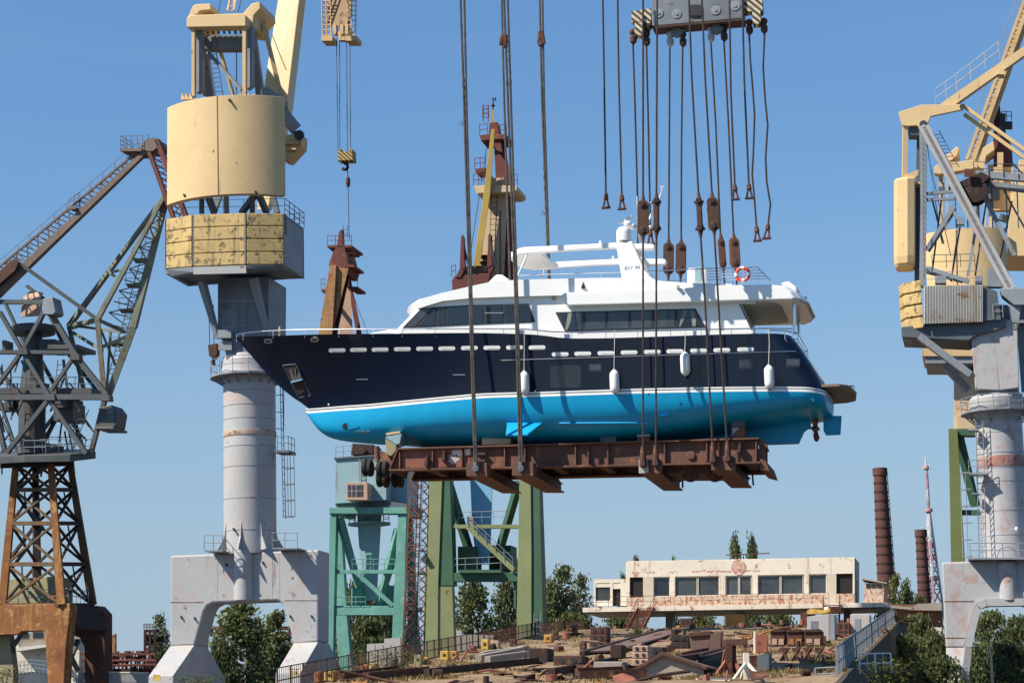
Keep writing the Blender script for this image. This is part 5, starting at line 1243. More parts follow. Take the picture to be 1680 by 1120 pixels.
def f(mb):
    mb.prism([C3.w(2.7*math.cos(R(t)), 2.7*math.sin(R(t)), c3z(676)) for t in range(0, 360, 24)], V((0, 0, -.12)))
    rail(mb, [C3.w(2.65*math.cos(R(t)), 2.65*math.sin(R(t)), c3z(676)) for t in range(0, 361, 24)], 1.0, 2, 1.2, .03)
    for t in range(0, 360, 36): mb.bar(C3.w(2.5*math.cos(R(t)), 2.5*math.sin(R(t)), c3z(678)), C3.w(1.65*math.cos(R(t)), 1.65*math.sin(R(t)), c3z(695)), .1)
prt('platform', 'grey', gc, f)
def f(mb):
    mb.pb(C3, 1588, 914, 1700, 917, -5.2, -1.5); rail(mb, [C3(1592, 914, -1.6), C3(1592, 914, -5.1), C3(1700, 914, -5.1)], 1.0, 2, 1.0, .035)
    mb.path([C3(1635, 914, -5.1), C3(1640, 900, -5.1), C3(1653, 896, -5.1), C3(1664, 901, -5.1), C3(1668, 914, -5.1)], .04, 5)
prt('walkway', 'grey', gc, f)
def f(mb):
    p, q = C3(1612, 914, -1.9), C3(1607, 690, -1.9)
    ladder(mb, p, q, C3.A, .5, .4, .035); cage(mb, C3(1596, 912, -1.2), C3(1592, 775, -1.2), -C3.A, C3.B, .7, 1.1, .025)
    mb.pb(C3, 1590, 775, 1620, 778, -2.4, -1.2); mb.pb(C3, 1594, 808, 1607, 810, -2, -1); mb.pb(C3, 1588, 703, 1606, 706, -2, -1); rail(mb, [C3(1590, 775, -2.3), C3(1618, 775, -2.3)], .9, 2, .8, .03)
prt('ladder', 'grey', gc, f)
prt('wall_lamp', 'white_soft', gc, lambda mb: mb.lathe(C3(1668, 871, -1.7), [(.05, 0), (.12, .1), (.12, .25), (.04, .3)], 10))
# slewing pillar and machinery
prt('slewing_pillar', 'grey_rusty', gc, lambda mb: mb.pp(C3, [(1594, 526), (1669, 524), (1672, 636), (1640, 640), (1600, 638), (1594, 560)], -1.9, 1.9), bevel=.06)
prt('pillar_wing', 'grey', gc, lambda mb: mb.pp(C3, [(1668, 500), (1720, 498), (1720, 640), (1676, 640), (1670, 560)], 1.4, 2.4))
prt('pillar_head', 'grey', gc, lambda mb: (mb.pp(C3, [(1640, 474), (1700, 472), (1700, 482), (1684, 500), (1664, 500), (1644, 484)], -2.2, -.8), mb.pp(C3, [(1652, 500), (1676, 499), (1670, 540), (1660, 540)], -1.9, -1.0), mb.pb(C3, 1612, 500, 1720, 530, .8, 3)), bevel=.03)
prt('deck_beam', 'grey_dark', gc, lambda mb: mb.pp(C3, [(1478, 536), (1650, 522), (1650, 536), (1598, 552), (1590, 558), (1480, 553)], -2.2, 2.2), bevel=.04)
prt('strut', 'grey', gc, lambda mb: (mb.pbar(C3, (1508, 552, -1.9), (1592, 615, -1.7), .7, .5), mb.pbar(C3, (1548, 598, .5), (1588, 640, 1), .5, .5)))
for k in range(4):
    y0 = 461+k*20
    prt('ballast_block', 'ballast', gc, lambda mb: mb.prism([C3.w(a, b, C3.loc(1500, y0+19.2, -2)[1]) for a, b in [(C3.loc(x, 500, bb)[0], bb) for x, bb in ((1476, -.8), (1484, -1.9), (1513, -2.6), (1513, 2.2), (1484, 1.8), (1476, .8))]], V((0, 0, .80))), bevel=.06)
prt('ballast_base', 'grey', gc, lambda mb: mb.pb(C3, 1483, 541, 1520, 556, -1.6, 1.8), bevel=.03)
def f(mb):
    n = 76; x0, x1 = 1516, 1613
    pts_t = []
    for i in range(n+1):
        x = x0+(x1-x0)*i/n; b = -2.72 if i % 2 else -2.64
        pts_t.append((x, b))
    for (xa, ba), (xb, bb) in zip(pts_t[:-1], pts_t[1:]):
        ya0, yb0 = 469-(xa-x0)*.02, 469-(xb-x0)*.02; ya1, yb1 = 531-(xa-x0)*.035, 531-(xb-x0)*.035
        mb.prism([C3(xa, ya0, ba), C3(xb, yb0, bb), C3(xb, yb1, bb), C3(xa, ya1, ba)], C3.B*.04)
prt('corrugated_panel', 'corrug', gc, f)
prt('machinery_house', 'grey_dark', gc, lambda mb: (mb.pp(C3, [(1516, 471), (1612, 469), (1636, 478), (1642, 524), (1516, 530)], -2.5, 2.3),))
prt('vent_box', 'grey', gc, lambda mb: mb.pb(C3, 1600, 452, 1612, 464, -2, -1.2))
prt('railing', 'grey', gc, lambda mb: (rail(mb, [C3(1516, 469, -2.4), C3(1612, 466, -2.4)], 1.0, 2, 1.1, .022), rail(mb, [C3(1630, 522, -2.6), C3(1646, 521, -2.6)], 1.0, 2, .7, .03)))
# hanging counterweight and rocker
def f(mb):
    r0 = [(1467, -.6), (1472, -1.1), (1490, -1.3), (1502, -1.1), (1502, 1.1), (1490, 1.3), (1472, 1.1), (1467, .6)]
    rings = []
    for y, s in ((297, .94), (300, 1), (360, 1), (425, 1), (436, .95), (442, .8)):
        z = C3.loc(1485, y, 0)[1]; rings.append([C3.w((C3.loc(x, y, 0)[0]-C3.loc(1485, y, 0)[0])*s+C3.loc(1485, y, 0)[0], b*s, z) for x, b in r0])
    mb.loft(rings)
prt('hanging_counterweight', 'cream', gc, f, bevel=.05)
prt('counterweight_bracket', 'cream_old', gc, lambda mb: (mb.pp(C3, [(1474, 298), (1480, 286), (1488, 286), (1493, 284), (1507, 278), (1506, 287), (1496, 298)], -.9, -.6), mb.pp(C3, [(1474, 298), (1480, 286), (1488, 286), (1493, 284), (1507, 278), (1506, 287), (1496, 298)], .6, .9), mb.pb(C3, 1496, 298, 1512, 302, -.8, .8)))
prt('pull_rod', 'cream', gc, lambda mb: (mb.pbar(C3, (1485, 206, -.7), (1484, 292, -.7), .36, .3), mb.pbar(C3, (1485, 206, .7), (1484, 292, .7), .36, .3)))
for b in (-1.0, .8):
    prt('rocker_arm', 'cream', gc, lambda mb: mb.pp(C3, [(1474, 184), (1511, 172), (1578, 171), (1583, 175), (1579, 180), (1527, 191), (1522, 204), (1512, 212), (1504, 206), (1490, 207), (1480, 206)], b, b+.3), bevel=.03)
prt('rocker_crossbox', 'grey_dark', gc, lambda mb: (mb.pb(C3, 1490, 205, 1508, 221, -.7, .8), mb.tube(C3(1515, 204, -1.3), C3(1515, 204, 1.3), .3, 12), mb.tube(C3(1579, 175, -1.2), C3(1579, 175, 1.2), .22, 12)))
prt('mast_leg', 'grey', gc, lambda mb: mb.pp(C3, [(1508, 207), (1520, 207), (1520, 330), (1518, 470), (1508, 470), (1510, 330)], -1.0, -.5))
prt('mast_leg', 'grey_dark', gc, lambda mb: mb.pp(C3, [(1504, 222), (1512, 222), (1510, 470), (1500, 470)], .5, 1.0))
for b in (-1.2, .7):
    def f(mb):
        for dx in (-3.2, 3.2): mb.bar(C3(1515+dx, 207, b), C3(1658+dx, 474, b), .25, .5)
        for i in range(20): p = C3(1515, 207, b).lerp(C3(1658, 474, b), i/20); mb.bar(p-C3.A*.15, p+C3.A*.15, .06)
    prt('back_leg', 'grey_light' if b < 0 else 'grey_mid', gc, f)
for p, q, w in (((1520, 318, -.8), (1566, 314, -.8), .22), ((1520, 328, -.8), (1566, 326, -.8), .22), ((1566, 338, -.8), (1520, 410, -.8), .3), ((1566, 345, 0), (1523, 412, 0), .26), ((1520, 440, -.8), (1590, 462, -.8), .3), ((1520, 446, .6), (1580, 462, .6), .24), ((1600, 380, -.6), (1588, 452, -.6), .2),
                ((1560, 340, -.8), (1576, 366, -.8), .25), ((1605, 300, .5), (1730, 318, .5), .45), ((1600, 286, -.5), (1730, 297, -.5), .5), ((1612, 318, 0), (1665, 420, 0), .3)):
    prt('brace', 'grey', gc, lambda mb: mb.pbar(C3, p, q, w, w))
prt('winch', 'rust_dark', gc, lambda mb: (mb.lathe(C3(1600, 312, -1.0), [(.3, 0), (.9, .05), (.9, .15), (.5, .2), (.5, 1.2), (.9, 1.25), (.9, 1.4)], 18, C3.B), mb.pp(C3, [(1575, 298), (1610, 282), (1625, 290), (1612, 300), (1580, 306)], -1, .4)))
prt('warning_plate', 'rust_red', gc, lambda mb: mb.pb(C3, 1582, 277, 1597, 290, -1.4, -1.3))
for s in ((1582, 175), (1582, 188)):
    prt('link_rod', 'cream', gc, lambda mb: mb.pbar(C3, (s[0], s[1], -.9 if s[1] < 180 else .6), (1760, s[1]+128, -.9 if s[1] < 180 else .6), .26, .26))
def f(mb):
    mb.pbar(C3, (1548, 178, -.4), (1800, 2, -.4), .75, .7, .6, .5)
    mb.pb(C3, 1638, 112, 1648, 122, -.95, .2)
prt('luffing_arm', 'cream', gc, f)
prt('arm_railing', 'grey_light', gc, lambda mb: (rail(mb, [C3(1536, 174, .4), C3(1570, 150, .4), C3(1640, 96, .4)], 1.3, 2, 1.2, .03),))
def f(mb):
    ladder(mb, C3(1535, 215, -.2), C3(1568, 275, -.2), C3.A, .5, .3, .03)
    for p, q in (((1520, 230), (1545, 400)), ((1524, 260), (1560, 420)), ((1572, 370), (1560, 460))): mb.tube(C3(*p, .2), C3(*q, .2), .03, 5)
prt('cable_run', 'grey_dark', gc, f)

def f(mb):
    ladder(mb, C3(1516, 460, -1.1), C3(1514, 225, -1.1), C3.B, .5, .4, .03); ladder(mb, C3(1532, 232, -.3), C3(1652, 455, -.3), C3.A, .5, .35, .03)
    for k in range(9):
        p = C3(1515, 207, -1.2).lerp(C3(1658, 474, -1.2), (k+.5)/9); q = C3(1515, 207, .7).lerp(C3(1658, 474, .7), (k+1)/9); mb.bar(p, q, .12)
prt('leg_ladder', 'grey_mid', gc, f)
def f(mb):
    rail(mb, [C3(1598, 286, -.8), C3(1720, 297, -.8)], 1.0, 2, 1.0, .03); rail(mb, [C3(1530, 440, 1.6), C3(1600, 438, 1.6)], 1.0, 2, 1, .025)
    for p, q in (((1530, 330), (1548, 400)), ((1575, 372), (1560, 462)), ((1612, 300), (1636, 372)), ((1590, 330), (1640, 440)), ((1640, 300), (1690, 390)), ((1655, 262), (1720, 330)), ((1548, 300), (1530, 440)), ((1618, 330), (1600, 452)), ((1660, 330), (1640, 430))):
        mb.tube(C3(*p, .9), C3(*q, .9), .07, 5)
    for x in (1566, 1585, 1604, 1626, 1650, 1668): mb.tube(C3(x, 296, .4), C3(x+3, 374, .4), .05, 5)
prt('rigging', 'grey_dark', gc, f)
def f(mb):
    mb.pb(C3, 1534, 452, 1552, 464, -1.5, -.6); mb.pb(C3, 1620, 440, 1640, 468, -.5, .8); mb.pb(C3, 1570, 356, 1582, 368, -1.6, -1.0); mb.pp(C3, [(1618, 470), (1640, 462), (1644, 470)], -2, -1.2)
prt('gear_box', 'grey', gc, f)
# ---- the crane behind it: green legs, cream machinery
C4 = Fr(1600, 205, 12)
yc = thing('portal_crane', 'cream crane with a green leg half hidden behind the grey crane', 'crane', C4.w(0, 0, 0))
prt('leg', 'green_bright', yc, lambda mb: mb.pp(C4, [(1556, 704), (1571, 704), (1583, 918), (1586, 1000), (1566, 1000), (1560, 918)], -4.2, -3.4), bevel=.04)
prt('brace', 'green', yc, lambda mb: (mb.pb(C4, 1556, 703, 1662, 714, -3.4, -2), mb.pbar(C4, (1572, 712, -3), (1600, 830, -1), .8, .5), mb.pb(C4, 1578, 836, 1640, 844, -3.6, -3)))
prt('pillar', 'beige', yc, lambda mb: (mb.pb(C4, 1565, 612, 1640, 706, -2, 3), mb.pb(C4, 1569, 680, 1640, 704, -2.4, -2)), bevel=.04)
prt('pillar', 'blue_pale', yc, lambda mb: mb.pb(C4, 1622, 706, 1650, 930, -1, 2))
prt('ballast_box', 'cream_old', yc, lambda mb: (mb.pb(C4, 1513, 553, 1640, 584, -4, 3), mb.pb(C4, 1513, 563, 1576, 563.6, -4.03, -4)), bevel=.05)
prt('ballast_tray', 'grey', yc, lambda mb: mb.pb(C4, 1518, 584, 1640, 596, -3.8, 3), bevel=.03)
def f(mb):
    z0, z1 = C4.loc(1585, 470, -5)[1], C4.loc(1585, 374, -5)[1]
    ac = C4.loc(1585, 420, -4)[0]; Rr = 6.0; th = math.asin(3.75/Rr); n = 20
    o_ = [(ac+Rr*math.sin(-th+2*th*i/n), -5+Rr-Rr*math.cos(-th+2*th*i/n)) for i in range(n+1)]
    i_ = [(ac+(Rr-.5)*math.sin(th-2*th*i/n), -5+Rr-(Rr-.5)*math.cos(th-2*th*i/n)) for i in range(n+1)]
    mb.prism([C4.w(a, b, z0) for a, b in o_+i_], V((0, 0, z1-z0)))
prt('counterweight_panel', 'cream', yc, f, smooth=30)
prt('panel_seam', 'cream_old', yc, lambda mb: mb.pbar(C4, (1568, 376, -5.0), (1569, 466, -5.0), .06))
prt('side_panel', 'cream', yc, lambda mb: mb.pp(C4, [(1672, 262), (1730, 262), (1730, 420), (1652, 420), (1655, 360)], -3, 4), bevel=.04)
def f(mb):
    mb.pp(C4, [(1533, 284), (1533, 274), (1540, 269), (1598, 262), (1604, 266), (1604, 276), (1540, 286)], -2.2, -1)
    mb.pp(C4, [(1536, 274), (1556, 252), (1570, 240), (1574, 244), (1571, 254), (1556, 268)], -1, 3)
    mb.pp(C4, [(1596, 276), (1596, 262), (1610, 244), (1630, 232), (1632, 246), (1618, 256), (1614, 278)], -1, 2)
prt('head_frame', 'cream', yc, f, bevel=.05)
for x0, x1 in ((1540, 1547), (1551, 1556), (1601, 1607), (1614, 1618), (1622, 1630)):
    prt('mast_leg', 'beige' if x0 < 1550 or x0 > 1620 else 'grey_light', yc, lambda mb: mb.pb(C4, x0, 270, x1, 376, -2 + (x0 % 3), -1.5 + (x0 % 3)))
prt('mast_panel', 'cream_old', yc, lambda mb: (mb.pb(C4, 1630, 274, 1662, 345, -.5, .3), mb.pb(C4, 1636, 250, 1646, 300, -1, -.4)))
prt('mast_frame', 'grey_dark', yc, lambda mb: (mb.pb(C4, 1606, 304, 1640, 326, -1, .6), mb.pb(C4, 1540, 306, 1560, 312, -1.5, -1), mb.pbar(C4, (1640, 270, 0), (1700, 372, 0), .5, .4), mb.pbar(C4, (1640, 356, 0), (1700, 376, 0), .7, .6), mb.pb(C4, 1654, 392, 1700, 400, -1, 2), mb.pb(C4, 1656, 404, 1700, 408, -1, 2)))
prt('winch_drum', 'maroon', yc, lambda mb: (mb.pp(C4, [(1630, 185), (1640, 170), (1644, 205), (1660, 240), (1662, 270), (1630, 272)], 1, 2.5),))
prt('motor', 'black', yc, lambda mb: (mb.pb(C4, 1640, 186, 1650, 216, .2, 1.2), mb.tube(C4(1648, 206, .5), C4(1661, 206, .5), .4, 10), rail(mb, [C4(1644, 198, .2), C4(1660, 198, .2)], .9, 2, .5, .04)))
def f(mb):
    for dx in (-6, 6):
        for b in (-1, .6): mb.pbar(C4, (1592+dx, 262, b), (1700+dx*.8, -40, b), .28)
    for i in range(22):
        s = i/22; x = 1592+108*s; y = 262-302*s
        mb.pbar(C4, (x-6, y, -1), (x+6, y, -1), .12); mb.pbar(C4, (x-6, y, -1), (x+11, y-13, -1), .1); mb.pbar(C4, (x+6, y, -1), (x+6, y, .6), .12)
    mb.pbar(C4, (1600, 262, -.2), (1706, -40, -.2), .5, .9)
prt('boom', 'cream_old', yc, f)
prt('boom_ladder', 'grey', yc, lambda mb: (rail(mb, [C4(1578, 262, -.8), C4(1684, -40, -.8)], .5, 1, 1.0, .03), mb.tube(C4(1673, 22, 0), C4(1671, 6, 0), .04, 5)))
# ---- teal portal crane with a pale blue house
C5 = Fr(605, 225, 12)
tc = thing('portal_crane', 'teal four legged portal crane with pale blue house and red and ochre boom', 'crane', C5.w(0, 0, 0))
PB = prt
def leg(root, m, fr, pts, b, t=.9): prt('leg', m, root, lambda mb: mb.pp(fr, pts, b, b+t), bevel=.03)
leg(tc, 'teal', C5, [(541, 836), (552, 836), (548, 1000), (546, 1100), (535, 1100), (538, 1000)], -4.2)
leg(tc, 'teal', C5, [(653, 836), (667, 836), (662, 1043), (660, 1110), (640, 1110), (643, 1043)], -4.2)
leg(tc, 'teal', C5, [(551, 842), (558, 842), (568, 1000), (578, 1110), (556, 1110), (550, 1000)], 3.4)
leg(tc, 'teal', C5, [(668, 842), (674, 842), (682, 1000), (692, 1110), (672, 1110), (668, 1000)], 3.4)
prt('ring_beam', 'teal', tc, lambda mb: (mb.pb(C5, 540, 832, 668, 842, -4.4, -3.2), mb.pb(C5, 552, 834, 676, 843, 3, 4), mb.pb(C5, 541, 833, 556, 842, -3.2, 3), mb.pb(C5, 654, 833, 668, 842, -3.2, 3)), bevel=.03)
for p, q, w in (((556, 850, -3.6), (598, 992, -1), .55), ((652, 868, -3.6), (622, 992, -1), .55), ((584, 938, -3.8), (645, 993, -3.8), .4), ((598, 992, 2), (560, 850, 3), .45), ((622, 992, 2), (668, 860, 3), .45)):
    prt('brace', 'teal', tc, lambda mb: mb.pbar(C5, p, q, w, w))
prt('cross_beam', 'teal', tc, lambda mb: mb.pb(C5, 548, 934, 650, 940, -3.9, -3.3))
prt('lower_beam', 'teal', tc, lambda mb: (mb.pb(C5, 546, 996, 648, 1008, -4, -3), mb.pb(C5, 560, 996, 690, 1003, 3.4, 4.2), mb.pb(C5, 552, 993, 660, 996, -3.6, 3.4)))
prt('platform', 'blue_pale', tc, lambda mb: (mb.lathe(C5.w(0, 0, 0), [(2.2, C5.loc(605, 861)[1]), (2.2, C5.loc(605, 858)[1])], 20), rail(mb, [C5.w(2.1*math.cos(R(t)), 2.1*math.sin(R(t)), C5.loc(605, 858)[1]) for t in range(0, 361, 30)], 1.0, 2, 1.2, .035)))
prt('railing', 'teal', tc, lambda mb: (rail(mb, [C5(578, 933, -3.5), C5(648, 933, -3.5)], 1.0, 2, 1.2, .035), rail(mb, [C5(552, 995, -3.9), C5(600, 995, -3.9)], 1.0, 2, 1.2, .035), mb.pbar(C5, (601, 908, -3.4), (610, 908, -3.4), .25), mb.pbar(C5, (608, 908, -3.4), (608, 934, -3.4), .1)))
prt('pillar', 'blue_pale', tc, lambda mb: mb.loft([[C5(x, y, b) for x, y, b in ((x0, y, -1.2), (x1, y, -1.2), (x1, y, 1.2), (x0, y, 1.2))] for x0, x1, y in ((586, 626, 842), (588, 624, 880), (596, 618, 985))]), bevel=.05)
prt('machine_box', 'teal', tc, lambda mb: (mb.pb(C5, 576, 964, 594, 994, -2, 0), mb.pb(C5, 622, 960, 652, 993, 0, 2.4)))
prt('house', 'blue_pale', tc, lambda mb: mb.pp(C5, [(549, 752), (634, 746), (634, 820), (549, 826)], -3.6, 3.4), bevel=.06)
prt('house_wing', 'blue_pale', tc, lambda mb: mb.pp(C5, [(634, 746), (668, 750), (668, 826), (634, 820)], -1.5, 3), bevel=.05)
prt('roof_edge', 'grey_dark', tc, lambda mb: (mb.pp(C5, [(548, 750), (636, 744), (636, 746.5), (548, 753)], -3.8, 3.5), mb.pp(C5, [(550, 826), (636, 821), (668, 826), (668, 832), (552, 832)], -3.3, 3.2)))
cb = prt('operator_cab', 'beige_pink', tc, lambda mb: mb.pb(C5, 568, 791, 603, 820, -5.4, -3.4), bevel=.04)
def f(mb):
    for x in (570.5, 577.5, 584.5, 590.5):
        for y, h in ((795, 8), (805, 9)): mb.pb(C5, x, y, x+5, y+h, -5.44, -5.4)
mb = MB(); f(mb); mb.build('window', M['glass_grey'], cb)
prt('ladder', 'grey', tc, lambda mb: (ladder(mb, C5(593, 790, -3.75), C5(593, 748, -3.75), C5.A, .5, .4, .04), rail(mb, [C5(551, 750, -3.5), C5(576, 748, -3.5)], 1.1, 2, 1, .035)))
prt('winch_gear', 'rust_dark', tc, lambda mb: (mb.pp(C5, [(576, 746), (578, 727), (612, 729), (612, 744)], -2.6, .5), mb.pp(C5, [(588, 738), (596, 732), (602, 738), (594, 746)], -2.8, -2.6)), bevel=.05)
prt('boom_chord', 'ochre', tc, lambda mb: mb.loft([[C5(x, y, b) for x, y, b in ((x0, y, -3.), (x1, y, -3.), (x1, y, -2), (x0, y, -2))] for x0, x1, y in ((529, 552, 705), (522, 545, 550), (541, 552, 435))]), bevel=.03)
prt('boom_chord', 'ochre', tc, lambda mb: mb.loft([[C5(x, y, b) for x, y, b in ((x0, y, -2.6), (x1, y, -2.6), (x1, y, -1.6), (x0, y, -1.6))] for x0, x1, y in ((540, 554, 705), (536, 545, 550), (552, 572, 440))]), bevel=.03)
prt('boom_web', 'rust_dark', tc, lambda mb: mb.loft([[C5(x, y, b) for x, y, b in ((x0, y, -1.6), (x1, y, -1.6), (x1, y, -1), (x0, y, -1))] for x0, x1, y in ((548, 558, 705), (545, 553, 550), (568, 576, 440))]))
prt('boom_panel', 'beige_pink', tc, lambda mb: mb.loft([[C5(x, y, b) for x, y, b in ((x0, y, .4), (x1, y, .4), (x1, y, .9), (x0, y, .9))] for x0, x1, y in ((548, 600, 700), (551, 579, 548), (566, 574, 462), (569, 572, 445))]))
prt('boom_chord', 'maroon', tc, lambda mb: mb.loft([[C5(x, y, b) for x, y, b in ((x0, y, 2), (x1, y, 2), (x1, y, 2.8), (x0, y, 2.8))] for x0, x1, y in ((608, 616, 700), (585, 594, 550), (571, 578, 470), (562, 568, 415))]), bevel=.03)
prt('boom_plate', 'rust_red', tc, lambda mb: mb.pp(C5, [(539, 434), (546, 414), (555, 400), (565, 404), (574, 440), (570, 450), (553, 448), (541, 442)], -2.2, 1.4), bevel=.05)
prt('boom_head', 'rust_red', tc, lambda mb: (mb.pb(C5, 537, 402, 577, 406, -2.2, 2), mb.pp(C5, [(541, 406), (548, 406), (553, 412), (544, 412)], -2, 1.5), mb.pp(C5, [(563, 406), (577, 406), (574, 411), (562, 411)], -2, 1.5), mb.pp(C5, [(553, 402), (556, 380), (561, 376), (562, 402)], -.5, .3), mb.pb(C5, 563, 434, 581, 438, -2.6, 1), mb.pb(C5, 573, 470, 587, 474, 0, 3), mb.pb(C5, 527, 474, 533, 478, -2, 0)))
prt('head_railing', 'rust_red', tc, lambda mb: (rail(mb, [C5(537, 402, -2.1), C5(577, 402, -2.1), C5(577, 402, 1.9)], 1.0, 2, .8, .035), rail(mb, [C5(570, 434, -2.5), C5(581, 434, -2.5)], 1.2, 2, .7, .03), rail(mb, [C5(574, 470, .1), C5(587, 470, .1)], 1.2, 2, .7, .03), rail(mb, [C5(527, 474, -2), C5(533, 474, -2)], 1.1, 2, .5, .03), ladder(mb, C5(566, 390, -.4), C5(567, 370, -.4), C5.A, .5, .35, .035), mb.tube(C5(572, 436, 1), C5(574, 402, 1), .04, 5), mb.tube(C5(574, 470, 1), C5(608, 560, 2), .03, 5)))

# ---- olive green portal crane, red and beige boom rising behind the yacht
C6 = Fr(795, 200, 12)
oc = thing('portal_crane', 'olive green portal crane with sky blue pillar, maroon and beige boom rising behind the yacht', 'crane', C6.w(0, 0, 0))
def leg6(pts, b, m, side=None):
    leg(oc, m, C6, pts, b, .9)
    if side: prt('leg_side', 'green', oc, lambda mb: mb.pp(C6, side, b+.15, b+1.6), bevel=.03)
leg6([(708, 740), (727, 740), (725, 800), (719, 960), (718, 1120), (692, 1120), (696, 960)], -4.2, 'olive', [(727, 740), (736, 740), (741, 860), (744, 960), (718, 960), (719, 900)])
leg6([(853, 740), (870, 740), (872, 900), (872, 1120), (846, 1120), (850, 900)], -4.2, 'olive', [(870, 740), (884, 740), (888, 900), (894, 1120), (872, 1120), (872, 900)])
leg(oc, 'olive', C6, [(722, 800), (734, 800), (742, 960), (748, 1120), (722, 1120), (721, 960)], 3.4, .9)
leg(oc, 'green', C6, [(876, 760), (886, 760), (893, 960), (896, 1120), (874, 1120)], 3.4, .9)
for p, q, w, m in (((729, 770, -3.4), (779, 934, 0), .62, 'green'), ((852, 790, -3.4), (812, 928, 0), .6, 'green'), ((766, 862, -4), (844, 935, -4), .45, 'olive')):
    prt('brace', m, oc, lambda mb: mb.pbar(C6, p, q, w, w))
prt('cross_beam', 'olive', oc, lambda mb: mb.pb(C6, 730, 860, 855, 866, -3.9, -3.3))
prt('lower_beam', 'green', oc, lambda mb: (mb.pb(C6, 722, 939, 852, 953, -4, -3), mb.pb(C6, 752, 934, 822, 939, -4.4, 2), mb.pb(C6, 686, 937, 700, 941, -3.6, -2), mb.pb(C6, 843, 950, 846, 998, -3.6, -3.2), mb.pb(C6, 700, 1040, 712, 1044, -3, -1)))
prt('railing', 'grey', oc, lambda mb: (rail(mb, [C6(752, 858, -3.4), C6(830, 856, -3.4)], 1.0, 2, 1.0, .03), rail(mb, [C6(725, 937, -3.9), C6(822, 933, -3.9)], 1.1, 2, 1.0, .03), ladder(mb, C6(880, 1050, -4.3), C6(882, 1005, -4.3), C6.A, .6, .5, .04), rail(mb, [C6(768, 862, -4.3), C6(842, 932, -4.3)], .9, 2, 1.2, .03), mb.pb(C6, 766, 847, 776, 860, -3, -2)))
prt('machine_box', 'green', oc, lambda mb: (mb.pb(C6, 751, 896, 780, 937, -2.5, 0), mb.pb(C6, 802, 894, 838, 935, 0, 2.6), mb.pb(C6, 820, 905, 836, 934, -2, 0)))
prt('pillar', 'blue_sky', oc, lambda mb: mb.loft([[C6(x, y, b) for x, y, b in ((x0, y, -1.6), (x1, y, -1.6), (x1, y, 1.6), (x0, y, 1.6))] for x0, x1, y in ((768, 812, 740), (772, 808, 800), (775, 806, 870), (782, 804, 922))]), bevel=.05)
prt('pillar_foot', 'blue_sky', oc, lambda mb: [mb.pp(C6, [(x, 925), (x+2, 912), (x+6, 925)], -1.9, -1.6) for x in (783, 790, 797)])
prt('operator_cab', 'grey_dark', oc, lambda mb: mb.pp(C6, [(692, 913), (697, 908), (702, 917), (695, 920)], -4.6, -3.9))
prt('boom_panel', 'beige', oc, lambda mb: mb.loft([[C6(x, y, b) for x, y, b in ((x0, y, -1.5), (x1, y, -1.5), (x1, y, 1), (x0, y, 1))] for x0, x1, y in ((772, 834, 700), (786, 827, 452), (804, 834, 292))]), bevel=.04)
prt('boom_side', 'maroon', oc, lambda mb: mb.loft([[C6(x, y, b) for x, y, b in ((x0, y, -.9), (x1, y, -.9), (x1, y, 2), (x0, y, 2))] for x0, x1, y in ((836, 854, 700), (827, 849, 452), (813, 838, 290), (810, 825, 222))]), bevel=.04)
prt('boom_brace', 'mustard', oc, lambda mb: mb.loft([[C6(x, y, b) for x, y, b in ((x0, y, -3.2), (x1, y, -3.2), (x1, y, -2.4), (x0, y, -2.4))] for x0, x1, y in ((746, 758, 640), (776, 787, 440), (793, 804, 320), (806, 812, 212))]), bevel=.03)
prt('boom_ladder', 'rust_dark', oc, lambda mb: (ladder(mb, C6(806, 450, -1.8), C6(812, 305, -1.8), C6.A, .55, .5, .03), mb.pb(C6, 787, 418, 800, 422, -2.4, -1), mb.pb(C6, 785, 428, 800, 431, -2.4, -1), mb.pb(C6, 820, 345, 821, 452, -1.6, -1.4)))
prt('boom_collar', 'beige', oc, lambda mb: (mb.pp(C6, [(777, 305), (806, 303), (848, 305), (848, 312), (842, 315), (788, 317), (782, 318)], -2.6, 1.4), mb.pp(C6, [(804, 303), (806, 288), (814, 296), (826, 294), (833, 284), (842, 290), (843, 304)], -1.8, -1.2)), bevel=.04)
prt('boom_head', 'rust_red', oc, lambda mb: (mb.pp(C6, [(787, 222), (812, 219), (831, 221), (830, 228), (806, 228), (789, 231)], -1.6, 1.6), mb.pp(C6, [(802, 222), (803, 202), (815, 200), (818, 222)], -.8, .6), mb.pp(C6, [(779, 277), (797, 275), (796, 282), (781, 284)], -2.5, -.5), mb.pp(C6, [(806, 228), (820, 226), (824, 250), (814, 246)], -1.4, -.9)))
prt('head_spire', 'mustard', oc, lambda mb: mb.loft([[C6(x, y, b) for x, y, b in ((x0, y, -.5), (x1, y, -.5), (x1, y, .1), (x0, y, .1))] for x0, x1, y in ((804, 811, 208), (807, 809.5, 180))]))
prt('weather_vane', 'rust_dark', oc, lambda mb: (mb.tube(C6(808.5, 182, -.2), C6(809.5, 162, -.2), .06, 6), mb.lathe(C6(809, 176, -.2), [(.05, 0), (.22, .15), (.05, .35)], 8), mb.pbar(C6, (806, 163, -.2), (813, 161, -.2), .08), mb.pbar(C6, (813, 161, -.2), (813, 166, -.2), .12)))
